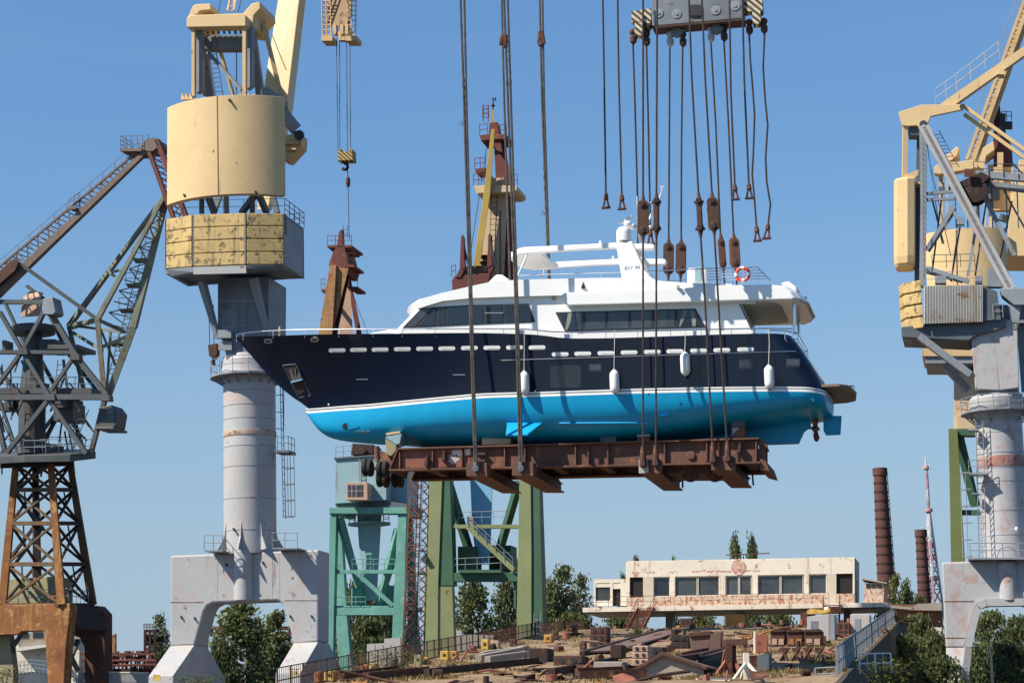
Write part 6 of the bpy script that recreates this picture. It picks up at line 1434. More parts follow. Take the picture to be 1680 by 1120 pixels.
prt('head_railing', 'rust_red', oc, lambda mb: (rail(mb, [C6(787, 222, -1.5), C6(800, 220, -1.5)], 1.0, 2, .6, .035), rail(mb, [C6(818, 222, -1.5), C6(831, 221, -1.5)], 1.0, 2, .6, .035), rail(mb, [C6(779, 277, -2.4), C6(797, 275, -2.4)], 1.0, 2, .6, .035), rail(mb, [C6(777, 305, -2.5), C6(794, 304, -2.5)], 1.1, 2, .6, .035), rail(mb, [C6(834, 304, -2.5), C6(849, 305, -2.5), C6(849, 305, 1)], 1.1, 2, .6, .035), ladder(mb, C6(797, 200, -.5), C6(797, 171, -.5), C6.A, .45, .4, .04), rail(mb, [C6(792, 194, -.5), C6(802, 194, -.5)], 1.2, 3, .5, .03)))
prt('guy_rope', 'rope_dark', oc, lambda mb: (mb.tube(C6(800, 232, -1), C6(768, 440, -1), .035, 5),))
fk = prt('rear_fork', 'maroon', oc, lambda mb: (mb.pp(C6, [(741, 460), (746, 452), (799, 448), (804, 450), (800, 474), (742, 478)], -5.2, -2.5), mb.pb(C6, 742, 474, 800, 700, -4.8, -2.8)), bevel=.05)
for dx in (0, 45):
    prt('fork_prong', 'maroon', oc, lambda mb: mb.pp(C6, [(747+dx*1.0, 455-dx*.05), (754+dx, 440-dx*.05), (756+dx, 389-dx*.05), (758+dx, 384-dx*.05), (761+dx, 389-dx*.05), (762+dx, 428-dx*.05), (764+dx, 440), (756+dx, 455)], -5.3+dx*.03, -4.8+dx*.03), bevel=.03)
    prt('fork_rope', 'black', oc, lambda mb: mb.path([C6(759+dx, 392, -5), C6(763+dx, 415, -5), C6(768+dx, 433, -5), C6(772+dx*.6, 440, -5)], .12, 5))
prt('fork_gear', 'rust_dark', oc, lambda mb: [mb.tube(C6(x, 446, -5.2), C6(x, 446, -3), .45, 12) for x in (766, 773, 788)] + [mb.pb(C6, 766, 436, 790, 440, -4, -3), rail(mb, [C6(741, 454, -5.1), C6(748, 452, -5.1)], 1.0, 2, .5, .03)])

# ---- rusty lattice mast
FM = Fr(684, 178, 25)
lm = thing('lattice_mast', 'slim rusty red lattice mast standing between the teal and the olive portal cranes', 'mast', FM.w(0, 0, 0))
def mp(i, y):
    s = (y-750)/(1120-750); h = 15+3.5*s; cx = 690-14*s
    x, b = ((cx-h, 0), (cx+h*.2, -1.0), (cx+h, 0), (cx-h*.15, 1.0))[i]
    return FM(x, y, b)
for i in range(4): prt('mast_leg', 'rust_orange' if i in (0, 2) else 'rust', lm, lambda mb: mb.bar(mp(i, 750), mp(i, 1120), .08, .08, .11, .11))
for i in range(4):
    def f(mb):
        y = 750; k = 0
        while y < 1110:
            y2 = y+16; mb.bar(mp(i, y), mp((i+1) % 4, y2), .04); mb.bar(mp((i+1) % 4, y), mp(i, y2), .04)
            if k % 3 == 0: mb.bar(mp(i, y), mp((i+1) % 4, y), .06)
            y = y2; k += 1
    prt('mast_bracing', 'rust_red', lm, f)
prt('landing', 'rust_dark', lm, lambda mb: mb.prism([mp(i, 904) for i in range(4)], V((0, 0, .1))))

# ---- chimneys and the television tower
def chimney(lab, px0, d, y0, y1, w0, w1, bands):
    fr = Fr(px0, d, 0); z1 = fr.loc(px0, y1, 0)[1]; m = fr.m*1.02
    o = thing('brick_chimney', lab, 'chimney', fr.O, 'brick chimneys behind the control building')
    zt = fr.loc(px0-10*(y1-y0)/180, y0, 0)[1]; h = zt-z1
    r0, r1 = w0*m/2, w1*m/2; rb = r1+(r1-r0)*z1/h
    def f(mb):
        mb.lathe(fr.O, [(rb, 0), (r1, z1)] + [(r1+(r0-r1)*i/10, z1+h*i/10) for i in range(1, 11)] + [(r0*.75, zt), (r0*.7, zt-1.5)], 32)
    prt('shaft', 'brick', o, f, smooth=30)
    prt('rim', 'brick', o, lambda mb: mb.lathe(fr.O, [(r0+.02, zt-1.1), (r0+.16, zt-1.0), (r0+.16, zt+.1), (r0-.2, zt+.12)], 32))
    for k in range(bands):
        s = (k+.6)/bands; r = r0+(r1-r0)*s; z = zt-h*s
        prt('iron_hoop', 'brick_band', o, lambda mb: mb.lathe(fr.O, [(r+.0, z-.16), (r+.07, z-.15), (r+.07, z+.15), (r, z+.16)], 32))
    prt('ladder', 'rust_dark', o, lambda mb: ladder(mb, fr.w(r1*.8, -r1*.62, z1), fr.w(r0*.8, -r0*.62, zt), fr.A, .5, .6, .05))
chimney('taller dark red brick chimney with iron hoops, beside the white control building', 1445, 330, 769, 960, 20, 28, 13)
chimney('shorter brick chimney with iron hoops, beside the red and white lattice tower', 1506, 360, 870, 985, 16, 21, 9)
FT = Fr(1534, 620, 20)
tv = thing('lattice_tower', 'faint red and white television lattice tower with round platforms', 'tower', FT.O)
def tp(i, y):
    s = (y-750)/(990-750); h = max(1.2, 1.2+ (y-832)*.082) if y > 832 else max(.8, 2.4-(832-y)*.015)
    cx = 1519+13*s
    x, b = ((cx-h, 0), (cx, -1), (cx+h, 0), (cx, 1))[i]
    return FT(x, y, b*h*.17)
ys = [765, 775, 788, 802, 818, 834, 850, 868, 886, 904, 924, 944, 966, 990, 1040]
for k in range(len(ys)-1):
    m = 'pink_red' if k in (1, 2, 4, 8, 9, 11, 12) else 'tower_white'
    def f(mb):
        for i in range(4):
            w = .5 if ys[k] > 832 else .2
            mb.bar(tp(i, ys[k]), tp(i, ys[k+1]), w)
            mb.bar(tp(i, ys[k]), tp((i+1) % 4, ys[k+1]), w*.6); mb.bar(tp((i+1) % 4, ys[k]), tp(i, ys[k+1]), w*.6); mb.bar(tp(i, ys[k+1]), tp((i+1) % 4, ys[k+1]), w*.6)
    prt('tower_section', m, tv, f)
for y, r in ((767, .8), (837, 1.1), (949, 1.8)):
    prt('round_platform', 'pink_red', tv, lambda mb: mb.lathe(FT(1519+13*(y-750)/240, y, 0), [(r*.7, -.5), (r, -.3), (r, .5), (r*.7, .6)], 16))
prt('antenna_spire', 'tower_white', tv, lambda mb: mb.tube(FT(1519.5, 767, 0), FT(1518, 747, 0), .4, 6, .12))
for dx in (-5, 6): prt('antenna_panel', 'tower_white', tv, lambda mb: mb.pb(FT, 1519+dx-1, 762, 1519+dx+1, 770, -.3, .3))

# =================================================================== GROUND
def slab(name, pts, mat, kind='structure', th=None):
    mb = MB(); mb.prism(pts, V((0, 0, -(th or .3)))); return struct(mb.build(name, M[mat]), kind)
mb = MB(); n = 40
def gz(x, y): return 0.0 if y < 76 else 1.1
mb.add([V((-9000, 85.5, 1.0)), V((9000, 85.5, 1.0)), V((9000, 12000, 1.0)), V((-9000, 12000, 1.0))], [[0, 1, 2, 3]])
struct(mb.build('ground', M['yard_dark']))
mb = MB(); mb.add([V((-9000, -6000, 0)), V((9000, -6000, 0)), V((9000, 85.5, 0)), V((-9000, 85.5, 0))], [[0, 1, 2, 3]])
struct(mb.build('water', M['water']))
mb = MB(); mb.prism([V((-400, 85.1, -2)), V((400, 85.1, -2)), V((400, 85.1, 1.05)), V((-400, 85.1, 1.05))], V((0, .6, 0))); o = mb.build('quay_wall', M['yard_dark']); tag(o, 'dark quay wall along the water in front of the cranes', 'quay wall'); struct(o)
# the sloping slipway
SL = Fr(900, 90, 11)
_za, _zb = (at(480, 1118, 90).z+at(1385, 1118, 90).z)/2, (at(955, 1030, 190).z+at(1470, 1035, 170).z+1.2)/2
LZ = [(78, _za-.9), (86, _za-.32), (90, _za), (170, _za+(_zb-_za)*.86), (190, _zb), (215, _zb+.5), (300, _zb+.5)]
print('slip', LZ)
def slz(y):
    for (a, za), (b, zb_) in zip(LZ[:-1], LZ[1:]):
        if y <= b: return za+(zb_-za)*(y-a)/(b-a)
    return LZ[-1][1]
def sl_edges(y):
    l = at(480, 1118, 90); l2 = at(955, 1030, 190); s = (y-90)/100; xl = l.x+(l2.x-l.x)*s
    r = at(1385, 1118, 90); r2 = at(1470, 1035, 170); s = (y-90)/80; xr = r.x+(r2.x-r.x)*min(s, 1.35)
    return xl, xr
def on_slip(px, d):
    """point of the slipway surface at picture column px and depth d"""
    p = at(px, 1050, d); return V((p.x, d, slz(d)))
mb = MB(); ny, nx = 70, 40; vsl = []
for j in range(ny+1):
    y = 80+(215-80)*j/ny; xl, xr = sl_edges(y)
    for i in range(nx+1):
        x = xl+(xr-xl)*i/nx
        h = (noise.noise(V((x*.25, y*.25, 1)))*.22 + noise.noise(V((x*.9, y*.9, 5)))*.08)*(0 if i in (0, nx) else 1)
        vsl.append(V((x, y, slz(y)+h)))
mb.v = vsl
for j in range(ny):
    for i in range(nx): k = j*(nx+1)+i; mb.f.append([k, k+1, k+nx+2, k+nx+1]); mb.mi.append(0)
struct(mb.build('slipway_ground', M['earth'], smooth=True))
mb = MB()
for sgn in (0, 1):
    for j in range(ny):
        a = vsl[j*(nx+1)+(nx if sgn else 0)]; b = vsl[(j+1)*(nx+1)+(nx if sgn else 0)]
        mb.add([a+V((0, 0, .02)), b+V((0, 0, .02)), V((b.x, b.y, .5)), V((a.x, a.y, .5))], [[0, 1, 2, 3]])
        a2 = V((.25 if sgn else -.25, 0, 0)); mb.add([a+V((0, 0, .06)), b+V((0, 0, .06)), b+a2+V((0, 0, .06)), a+a2+V((0, 0, .06))], [[0, 1, 2, 3]]); mb.add([a+a2+V((0, 0, .06)), b+a2+V((0, 0, .06)), V((b.x+a2.x, b.y, .5)), V((a.x+a2.x, a.y, .5))], [[0, 1, 2, 3]])
a, b = vsl[0], vsl[nx]; mb.add([a, b, V((b.x, b.y, .5)), V((a.x, a.y, .5))], [[0, 1, 2, 3]])
struct(mb.build('slipway_wall', M['wall_dark']))
o = struct(bpy.data.objects['slipway_wall']); 
xl, xr = sl_edges(214); mb = MB(); mb.prism([V((xl-6, 214, slz(214)-.05)), V((40, 214, slz(214)-.05)), V((56, 300, slz(300)-.05)), V((xl-6, 300, slz(300)-.05))], V((0, 0, -.5))); struct(mb.build('upper_ground', M['earth']))

# =================================================================== CONTROL BUILDING
FB_ = Fr(1200, 222, 12)
cbd = thing('control_building', 'long low white building with peeling paint and faded round red emblem, raised on a platform', 'building', FB_.w(0, 0, slz(222)))
slope = lambda x, y: y + (1200-x)*.0175     # rows of the facade read on the picture, rising to the right
def fpoly(mb, x0, y0, x1, y1, b0, b1): mb.pp(FB_, [(x0, slope(x0, y0)), (x1, slope(x1, y0)), (x1, slope(x1, y1)), (x0, slope(x0, y1))], b0, b1)
prt('platform', 'white_wall', cbd, lambda mb: fpoly(mb, 956, 992, 1456, 999.5, -2.4, 7), bevel=.02)
prt('platform_underside', 'grey_dark', cbd, lambda mb: fpoly(mb, 962, 999.6, 1452, 1002, -2.0, 6.6))
prt('fascia', 'white_wall', cbd, lambda mb: fpoly(mb, 1028, 918, 1402, 943.5, 0, .5))
prt('roof', 'white_wall', cbd, lambda mb: fpoly(mb, 1028.5, 917, 1401.5, 919, .05, 6.5))
prt('wall_core', 'dark_interior', cbd, lambda mb: fpoly(mb, 1031, 944, 1400, 976, 2.4, 6.4))
prt('end_wall', 'grey_mid', cbd, lambda mb: fpoly(mb, 1402, 919, 1403.5, 990, .1, 6.4))
prt('end_wall', 'white_wall', cbd, lambda mb: fpoly(mb, 1027, 919, 1029, 990, .1, 6.4))
prt('sill_panel', 'rust_panel', cbd, lambda mb: fpoly(mb, 1028, 976.5, 1402, 993, .02, .4))
for x0, x1 in ((1028, 1033), (1055, 1072), (1099, 1107), (1180, 1190), (1234, 1243), (1319, 1327), (1356, 1372), (1399, 1402)):
    prt('pier', 'white_wall' if x1-x0 < 12 else 'beige_pale', cbd, lambda mb: fpoly(mb, x0, 943.5, x1, 976.5 if x1-x0 < 12 else 992, .0, .42))
for x0, x1, m in ((1033, 1055, 'dark_interior'), (1072, 1099, G), (1107, 1144, GG), (1145, 1180, GG), (1191, 1212, GG), (1213, 1233, GG), (1243, 1280, GG), (1281, 1318, GG), (1328, 1356, GG), (1372, 1399, 'dark_interior')):
    w_ = prt('window', m, cbd, lambda mb: fpoly(mb, x0, 944, x1, 976.5, .25, .32))
    if m == 'dark_interior': continue
    mb = MB(); fpoly(mb, x0, 944, x1, 945.2, .12, .26); fpoly(mb, x0, 975, x1, 976.4, .12, .26); fpoly(mb, x0, 945.2, x0+1, 975, .12, .26); fpoly(mb, x1-1, 945.2, x1, 975, .12, .26); mb.build('frame', M['white_wall'], w_)
for x in (1181.5, 1187):
    prt('mullion', 'white_wall', cbd, lambda mb: fpoly(mb, x, 944, x+1, 976, .0, .1))
# faded emblem and the remains of painted lettering on the fascia
ex, ey = 1211.5, slope(1211.5, 930); c_ = FB_(ex, ey, -.03)
def f(mb):
    a, z = FB_.loc(ex, ey, -.03)
    mb.lathe(c_, [(.74, 0), (.74, .012), (.66, .012), (.66, 0)], 26, -FB_.B)
em = prt('round_emblem', 'emblem', cbd, f)
mb = MB(); mb.lathe(c_, [(.64, 0), (.64, .008)], 22, -FB_.B); mb.build('field', M['emblem_pale'], em)
mb = MB()
a, z = FB_.loc(ex, ey, -.05)
for poly in ([(-.18, -.45), (.2, -.5), (.24, -.1), (.1, .1), (.16, .4), (-.02, .52), (-.2, .3), (-.12, .05), (-.25, -.2)], [(-.3, -.75), (.3, -.75), (.22, -.55), (-.22, -.55)], [(-.2, .7), (.25, .7), (.2, .82), (-.2, .82)]):
    mb.prism([FB_.w(a+x, -.06, z+y) for x, y in poly], FB_.B*.015)
mb.build('figure', M['emblem'], em)
rl = random.Random(5)
for x0, x1 in ((1037, 1046), (1055, 1058), (1061, 1073), (1099, 1110), (1134, 1160), (1162, 1176), (1178, 1200), (1223, 1229), (1231, 1244)):
    def f(mb):
        x = x0
        while x < x1:
            w = rl.uniform(1.6, 3.2); y = 935+rl.uniform(-.8, .6)
            for k in range(rl.choice((1, 2, 2))): fpoly(mb, x, y+k*1.6, x+w, y+k*1.6+rl.uniform(.6, 1.2), -.012, .01)
            x += w+rl.uniform(.4, 1.2)
    prt('faded_lettering', 'lettering', cbd, f)
# annex at the one end, hut at the other
prt('annex', 'white_wall', cbd, lambda mb: (fpoly(mb, 974, 946, 1024, 952, 0, 5), fpoly(mb, 974, 952, 977, 990, 0, .4), fpoly(mb, 1001, 952, 1005, 990, 0, .4), fpoly(mb, 1018, 952, 1028, 990, 0, .4), fpoly(mb, 977, 981, 1001, 990, 0, .4), fpoly(mb, 974, 952, 975, 990, .4, 5)))
prt('annex_window', GG, cbd, lambda mb: fpoly(mb, 977, 959, 1001, 981, .15, .2))
prt('annex_door', 'dark_interior', cbd, lambda mb: fpoly(mb, 1005, 962, 1018, 990, .25, .3))
prt('annex_wall', 'white_wall', cbd, lambda mb: (fpoly(mb, 977, 952, 1001, 959, .05, .4), fpoly(mb, 1005, 952, 1018, 962, .05, .4), fpoly(mb, 976, 953, 1027, 989, 4, 4.6)))
prt('entry_hut', 'rust_panel', cbd, lambda mb: (fpoly(mb, 1418, 960, 1450, 992, .5, 4),))
prt('hut_roof', 'conc_grey', cbd, lambda mb: mb.pp(FB_, [(1414, 947), (1455, 955), (1455, 957), (1414, 950)], .2, 4.4))
prt('hut_window', G, cbd, lambda mb: [fpoly(mb, x, 962, x+7, 968, .44, .5) for x in (1421, 1430, 1439)])
prt('railing', 'rust', cbd, lambda mb: (rail(mb, [FB_(960, slope(960, 992), -2.2), FB_(1075, slope(1075, 992), -2.2)], 1.05, 2, 1.1, .025), rail(mb, [FB_(1075, slope(1075, 992), -2.2), FB_(1360, slope(1360, 992), -2.2)], 1.05, 2, 1.6, .018)))
prt('roof_pipe', 'rust', cbd, lambda mb: mb.tube(FB_(1191, 910, 3), FB_(1263, 907, 3), .06, 6))
for x in (1040, 1098, 1215, 1330, 1390):
    prt('column', 'grey_dark' if x != 1040 else 'white_wall', cbd, lambda mb: mb.pb(FB_, x-(3 if x == 1040 else 6), 1001, x+(3 if x == 1040 else 6), 1060, 1, 2.5))
for x0, x1 in ((1060, 1045), (1365, 1365)):
    def f(mb):
        a, z = FB_.loc(x0, slope(x0, 994), -2.4); a2 = FB_.loc(x1, slope(x1, 994), -2.4)[0]
        for k in range(16):
            s = k/15; mb.box(FB_.w(a+(a2-a)*s, -2.6-3.4*s, z-.1-2.6*s), (1.5, .26, .06), -R(12))
        for sx in (-.8, .8): mb.bar(FB_.w(a+sx, -2.4, z), FB_.w(a2+sx, -6.1, z-2.8), .1, .3); rail(mb, [FB_.w(a+sx, -2.4, z), FB_.w(a2+sx, -6.1, z-2.8)], .95, 2, 1.1, .03)
    prt('stairs', 'rust_red' , cbd, f)
# =================================================================== TREES
def crown_mesh(kind, seed, H, Rw, n_cl, n_lf, leaf, mat):
    rd = random.Random(seed); vs, fs = [], []
    def prof(t):      # radius share at height share
        if kind == 'poplar': return max(.16, min(1, t*6+.35)*(1-max(0, t-.45)**2*2.6))
        return max(.1, math.sin(math.pi*(t*.86+.12))**.6)
    z0 = .08 if kind == 'poplar' else .16
    for c in range(n_cl):
        t = rd.random()**1.05; rr = prof(t)*Rw*math.sqrt(rd.uniform(.05, 1.0))*rd.uniform(.7, 1.0); th = rd.uniform(0, 2*math.pi)
        cc = V((rr*math.cos(th), rr*math.sin(th), H*(z0+(.97-z0)*t)))
        if kind == 'poplar': sx, sz = rd.uniform(.5, .9)*Rw*.36, rd.uniform(.8, 1.5)*Rw*.42
        else: sx, sz = rd.uniform(.5, 1.0)*Rw*.27, rd.uniform(.35, .7)*Rw*.27
        for k in range(n_lf):
            p = cc + V((rd.gauss(0, sx*.6), rd.gauss(0, sx*.6), max(-2, min(1, rd.gauss(0, .6)))*sz*(1 if t < .8 else .5)))
            s = leaf*rd.uniform(.55, 1.25)
            d = V((rd.gauss(0, 1), rd.gauss(0, 1), rd.gauss(0, .8)+.4)).normalized(); x = d.cross(V((rd.random(), rd.random(), rd.random()-.5))).normalized(); y = d.cross(x)
            i = len(vs); vs += [p-x*s*.5, p-y*s*.32, p+x*s*.5, p+y*s*.32]; fs.append([i, i+1, i+2, i+3])
    me = bpy.data.meshes.new('crown'); me.from_pydata([tuple(v) for v in vs], [], fs); me.materials.append(M[mat]); return me
def trunk_mesh(kind, seed, H, Rw):
    rd = random.Random(seed+99); mb = MB(); r = H*.016+.05
    pts = [V((rd.gauss(0, .06)*i, rd.gauss(0, .06)*i, H*.92*i/6)) for i in range(7)]
    mb.path(pts, r, 8, r*.15)
    for k in range(12):
        t = rd.uniform(.15, .8); b = V((0, 0, H*t)); th = rd.uniform(0, 6.28); o = Rw*rd.uniform(.4, .8)*(1-t*.4)
        e = b + V((o*math.cos(th), o*math.sin(th), o*(1.8 if kind == 'poplar' else .7)))
        mb.path([b, b.lerp(e, .5)+V((0, 0, .2)), e], r*.35, 5, r*.08)
    me = bpy.data.meshes.new('trunk'); me.from_pydata([tuple(v) for v in mb.v], [], mb.f); me.materials.append(M['bark']); return me
TREES = {}
for nm, kind, H, Rw, ncl, nlf, lf, mat in (('p1', 'poplar', 20, 2.6, 170, 30, .5, 'leaf'), ('p2', 'poplar', 20, 3.2, 190, 30, .52, 'leaf'), ('p3', 'poplar', 20, 2.9, 170, 30, .5, 'leaf_grey'),
                                  ('p4', 'poplar', 20, 3.6, 220, 32, .55, 'leaf_dark'), ('b1', 'broad', 14, 6.2, 230, 32, .55, 'leaf'), ('b2', 'broad', 14, 6.5, 230, 32, .55, 'leaf_dry'), ('b3', 'broad', 14, 6.0, 230, 32, .55, 'leaf_dark')):
    sd_ = sum(map(ord, nm)); TREES[nm] = (crown_mesh(kind, sd_, H, Rw, ncl, nlf, lf, mat), trunk_mesh(kind, sd_, H, Rw), H, Rw)
tn = [0]
def tree(var, px, ytop, d, wpx, lab, group='trees around the yard', zb=1.0, name=None):
    cm, tm, H, Rw = TREES[var]; tn[0] += 1
    p = at(px, ytop, d); h = p.z-zb; w = wpx*d/FPX/2*(1.5 if var[0] == 'p' else 1.22)
    o = thing(name or ('poplar_tree' if var[0] == 'p' else 'leafy_tree'), lab, 'tree', (p.x, d, zb), group)
    o.scale = (w/Rw, w/Rw, h/H); o.rotation_euler = (0, 0, tn[0]*1.7)
    for nm, me in (('trunk', tm), ('crown', cm)):
        c = bpy.data.objects.new(nm, me); COL.objects.link(c); c.parent = o
    return o
T = tree
T('p2', 392, 984, 262, 84, 'tallest poplar seen through the arch of the column crane portal')
T('p1', 452, 999, 268, 50, 'slim poplar under the arch, beside the shaded inner leg of the portal')
T('p3', 424, 1010, 275, 44, 'poplar between the two others framed by the crane portal arch')
T('b3', 362, 1045, 258, 60, 'low dark tree at the foot of the poplars inside the portal arch')
T('b1', 473, 1052, 264, 56, 'low green tree showing beside the crane foot inside the portal arch')
T('p3', 262, 1004, 250, 32, 'thin tree beside the rusty tower with a railed top', zb=3)
T('b1', 257, 1040, 245, 34, 'bushy tree at the foot of the rusty railed tower', zb=3)
T('b2', 590, 950, 300, 96, 'broad dusty tree filling the gap behind the teal crane')
T('b2', 640, 958, 306, 80, 'olive toned tree behind the lattice mast and teal crane')
T('b3', 602, 1010, 296, 90, 'lower dark tree behind the teal crane lower beam')
T('p4', 772, 950, 285, 68, 'dense dark poplar between the olive crane legs, under the lower beam')
T('p4', 832, 948, 290, 56, 'dense dark poplar touching the far leg of the olive crane')
T('p1', 856, 905, 300, 34, 'narrow poplar whose tip shows above the olive crane lower beam')
T('b3', 720, 1000, 280, 52, 'dark tree behind the olive crane leg beside the lattice mast')
T('p3', 923, 923, 300, 50, 'pale silvery poplar, the tallest standing right of the olive crane')
T('p3', 950, 938, 305, 40, 'pale silvery poplar beside the annex of the control building')
T('p2', 903, 950, 298, 40, 'greener poplar close against the olive crane leg')
T('b2', 935, 1000, 295, 80, 'low dusty tree below the silvery poplars')
T('p1', 1045, 909, 330, 18, 'treetop peeping over the roof end above the annex', zb=1)
T('p1', 1104, 911, 335, 15, 'small treetop just above the roof between annex and emblem')
T('p2', 1205, 877, 330, 26, 'narrow poplar behind the roof, the one closer above the emblem')
T('p4', 1232, 878, 330, 24, 'narrow poplar behind the roof, the one farther from the emblem')
T('p3', 1022, 938, 320, 24, 'pale treetop behind the annex roof')
T('b1', 1015, 1004, 262, 70, 'leafy tree under the platform beside the first stairs', zb=4)
T('b2', 1150, 1003, 262, 80, 'dusty green tree under the middle of the platform', zb=4)
T('b1', 1215, 1002, 266, 90, 'green tree under the platform behind the orange steel box', zb=4)
T('b1', 1275, 1000, 268, 80, 'green tree under the platform beside the grey cabin', zb=4)
T('p1', 1467, 938, 300, 26, 'small dark poplar beside the foot of the taller chimney')
T('p2', 1486, 952, 302, 30, 'small poplar between the two chimneys, nearer the taller one')
T('b2', 1508, 972, 310, 40, 'low tree at the foot of the shorter chimney')
for px, yt, d, w, var, lab in ((1455, 996, 215, 70, 'b1', 'leafy tree behind the grey railing at the top of the slipway'), (1500, 1004, 205, 90, 'b2', 'olive toned tree below the low roof by the chimneys'), (1480, 1040, 160, 110, 'b1', 'wide green tree filling the corner beside the slipway railing'),
                               (1535, 1035, 190, 70, 'b3', 'dark tree against the leg of the grey crane portal'), (1540, 1075, 150, 100, 'b3', 'dark bush below the grey portal leg'), (1625, 1000, 230, 90, 'b1', 'tall green tree right under the grey portal arch'),
                               (1672, 1008, 225, 80, 'b3', 'dark tree under the grey portal arch at the picture edge'), (1650, 1050, 190, 120, 'b3', 'big dark tree low under the grey portal arch'), (1605, 1055, 195, 70, 'b1', 'green tree behind the bare dead stem under the arch')):
    T(var, px, yt, d, w, lab)
def bush(px, py, d, w, h, n, mat, lab, leaf=.16):
    rd = random.Random(int(px)); p = at(px, py, d); o = thing('leafy_bush', lab, 'bush', (p.x, d, p.z-h), 'bushes close to the camera')
    vs, fs = [], []
    for k in range(n):
        th = rd.uniform(0, 6.28); q = V((w/2*rd.gauss(0, .45), w/2*rd.gauss(0, .45), h*rd.betavariate(3, 1.6)))
        x = V((math.cos(th), math.sin(th), rd.uniform(-.6, .3))).normalized(); y = x.cross(V((0, 0, 1))).normalized(); s = leaf*rd.uniform(.6, 1.4)
        i = len(vs); vs += [q, q+x*s*.55-y*s*.3, q+x*s*1.25, q+x*s*.55+y*s*.3]; fs.append([i, i+1, i+2, i+3])
    me = bpy.data.meshes.new('foliage'); me.from_pydata([tuple(v) for v in vs], [], fs); me.materials.append(M[mat])
    c = bpy.data.objects.new('foliage', me); COL.objects.link(c); c.parent = o
    mb = MB()
    for k in range(9): mb.path([V((rd.gauss(0, .1), rd.gauss(0, .1), 0)), V((rd.gauss(0, w*.14), rd.gauss(0, w*.14), h*.5)), V((rd.gauss(0, w*.26), rd.gauss(0, w*.26), h*.92))], .03, 5, .01)
    for v in mb.v: v += V(o['o'])
    mb.build('stems', M['bark'], o)
bush(328, 1101, 84, 2.6, 2.4, 900, 'leaf_fresh', 'yellow green bush top between the feet of the portal crane')
bush(1458, 1078, 84, 2.2, 2.6, 800, 'leaf_fresh', 'yellow green bush in front of the white stair railing')
bush(8, 1090, 110, 2.2, 3.0, 600, 'leaf_dry', 'olive bush in the bottom corner below the rusty portal')
bush(640, 1062, 100, 3.6, 2.4, 900, 'leaf_dark', 'dark bush behind the slipway fence at the foot of the teal crane')
bush(1045, 1030, 150, 1.6, 1.3, 300, 'leaf_fresh', 'small fresh green bush beside the stairs foot')
bush(1285, 1100, 92, 2.2, .9, 400, 'leaf_fresh', 'low green weeds at the bottom beside the white tripod')
T('b3', 1452, 1070, 140, 60, 'dark tree close under the slipway railing', zb=0)
T('b1', 1420, 1098, 110, 70, 'green treetop at the bottom under the white stair railing', zb=0)
bush(1440, 1080, 118, 3.6, 3.6, 1400, 'leaf_brown', 'withered brown bush below the slipway railing', .22)
mb = MB(); mb.path([at(1628, 1120, 100), at(1626, 1080, 100), at(1623, 1058, 100)], .07, 6, .03); mb.path([at(1626, 1080, 100), at(1630, 1068, 100)], .03, 5)
tag(mb.build('dead_stem', M['beige']), 'bare pale dead stem in front of the dark trees under the grey arch', 'dead tree')

# =================================================================== SLIPWAY CLUTTER
def slip(px, py, dmax=213):
    lo = 87.0
    for k in range(400):
        d = 87+(dmax-87)*k/399
        if at(px, py, d).z >= slz(d)-.02 and False: break
    best = min((abs(at(px, py, 87+(dmax-87)*k/399).z - slz(87+(dmax-87)*k/399)), 87+(dmax-87)*k/399) for k in range(400))
    return best[1]
class It:
    """an item standing on the slipway: picture columns/rows at its front face"""
    def __init__(s, name, lab, cat, px, py, group=None, yaw=12, d=None):
        s.d = d or slip(px, py); s.fr = Fr(px, s.d, yaw); s.px, s.py = px, py
        p = s.fr(px, py, 0); s.o = thing(name, lab, cat, p, group)
    def part(s, name, mat, fn, bevel=0, parent=None):
        mb = MB(); fn(mb); return mb.build(name, M[mat], parent or s.o, bevel=bevel)
    def box(s, name, mat, x0, y0, x1, y1, b0=0, b1=1.0, bevel=.02, parent=None):
        return s.part(name, mat, lambda mb: mb.pb(s.fr, x0, y0, x1, y1, b0, b1), bevel, parent)
    def poly(s, name, mat, pts, b0=0, b1=1.0, bevel=.02, parent=None):
        return s.part(name, mat, lambda mb: mb.pp(s.fr, pts, b0, b1), bevel, parent)
    def bars(s, name, mat, segs, w, b=0):
        return s.part(name, mat, lambda mb: [mb.bar(s.fr(*p[:2], p[2] if len(p) > 2 else b), s.fr(*q[:2], q[2] if len(q) > 2 else b), w) for p, q in segs])
KB = 'rusty keel blocks on the slipway'
def keel_stack(lab, x0, y0, x1, y1, rows, mat, hole=True, depth=1.4):
    it = It('keel_block_stack', lab, 'block stack', (x0+x1)/2, y1, KB)
    for k in range(rows):
        a, b = y1-(y1-y0)*(k+1)/rows, y1-(y1-y0)*k/rows
        g = (x1-x0)*.02*((k*7) % 3)
        bl = it.box('block', mat, x0+g, a+.4, x1-g*.5, b-.1, 0, depth, .04)
        if hole:
            for s in (.3, .7):
                c = it.fr(x0+(x1-x0)*s, (a+b)/2, -.01); mb = MB(); mb.lathe(c, [(min(.3, (b-a)*it.fr.m*.28), 0), (min(.3, (b-a)*it.fr.m*.28), .012)], 12, -it.fr.B); mb.build('hole', M['black'], bl)
keel_stack('rusty block stack beside the foot of the first stairs', 967, 1027, 996, 1063, 3, 'rust')
keel_stack('three layer block stack with pale round holed faces', 1037, 1058, 1064, 1090, 3, 'beige_pink')
keel_stack('small dark block on the brown plate', 1001, 1056, 1020, 1079, 1, 'rust_dark', False)
keel_stack('rusty stack under the middle of the platform', 1115, 1013, 1134, 1036, 2, 'rust', True, 1.2)
keel_stack('rusty stack between the hopper and the brown plate', 1100, 1040, 1130, 1064, 2, 'rust_dark')
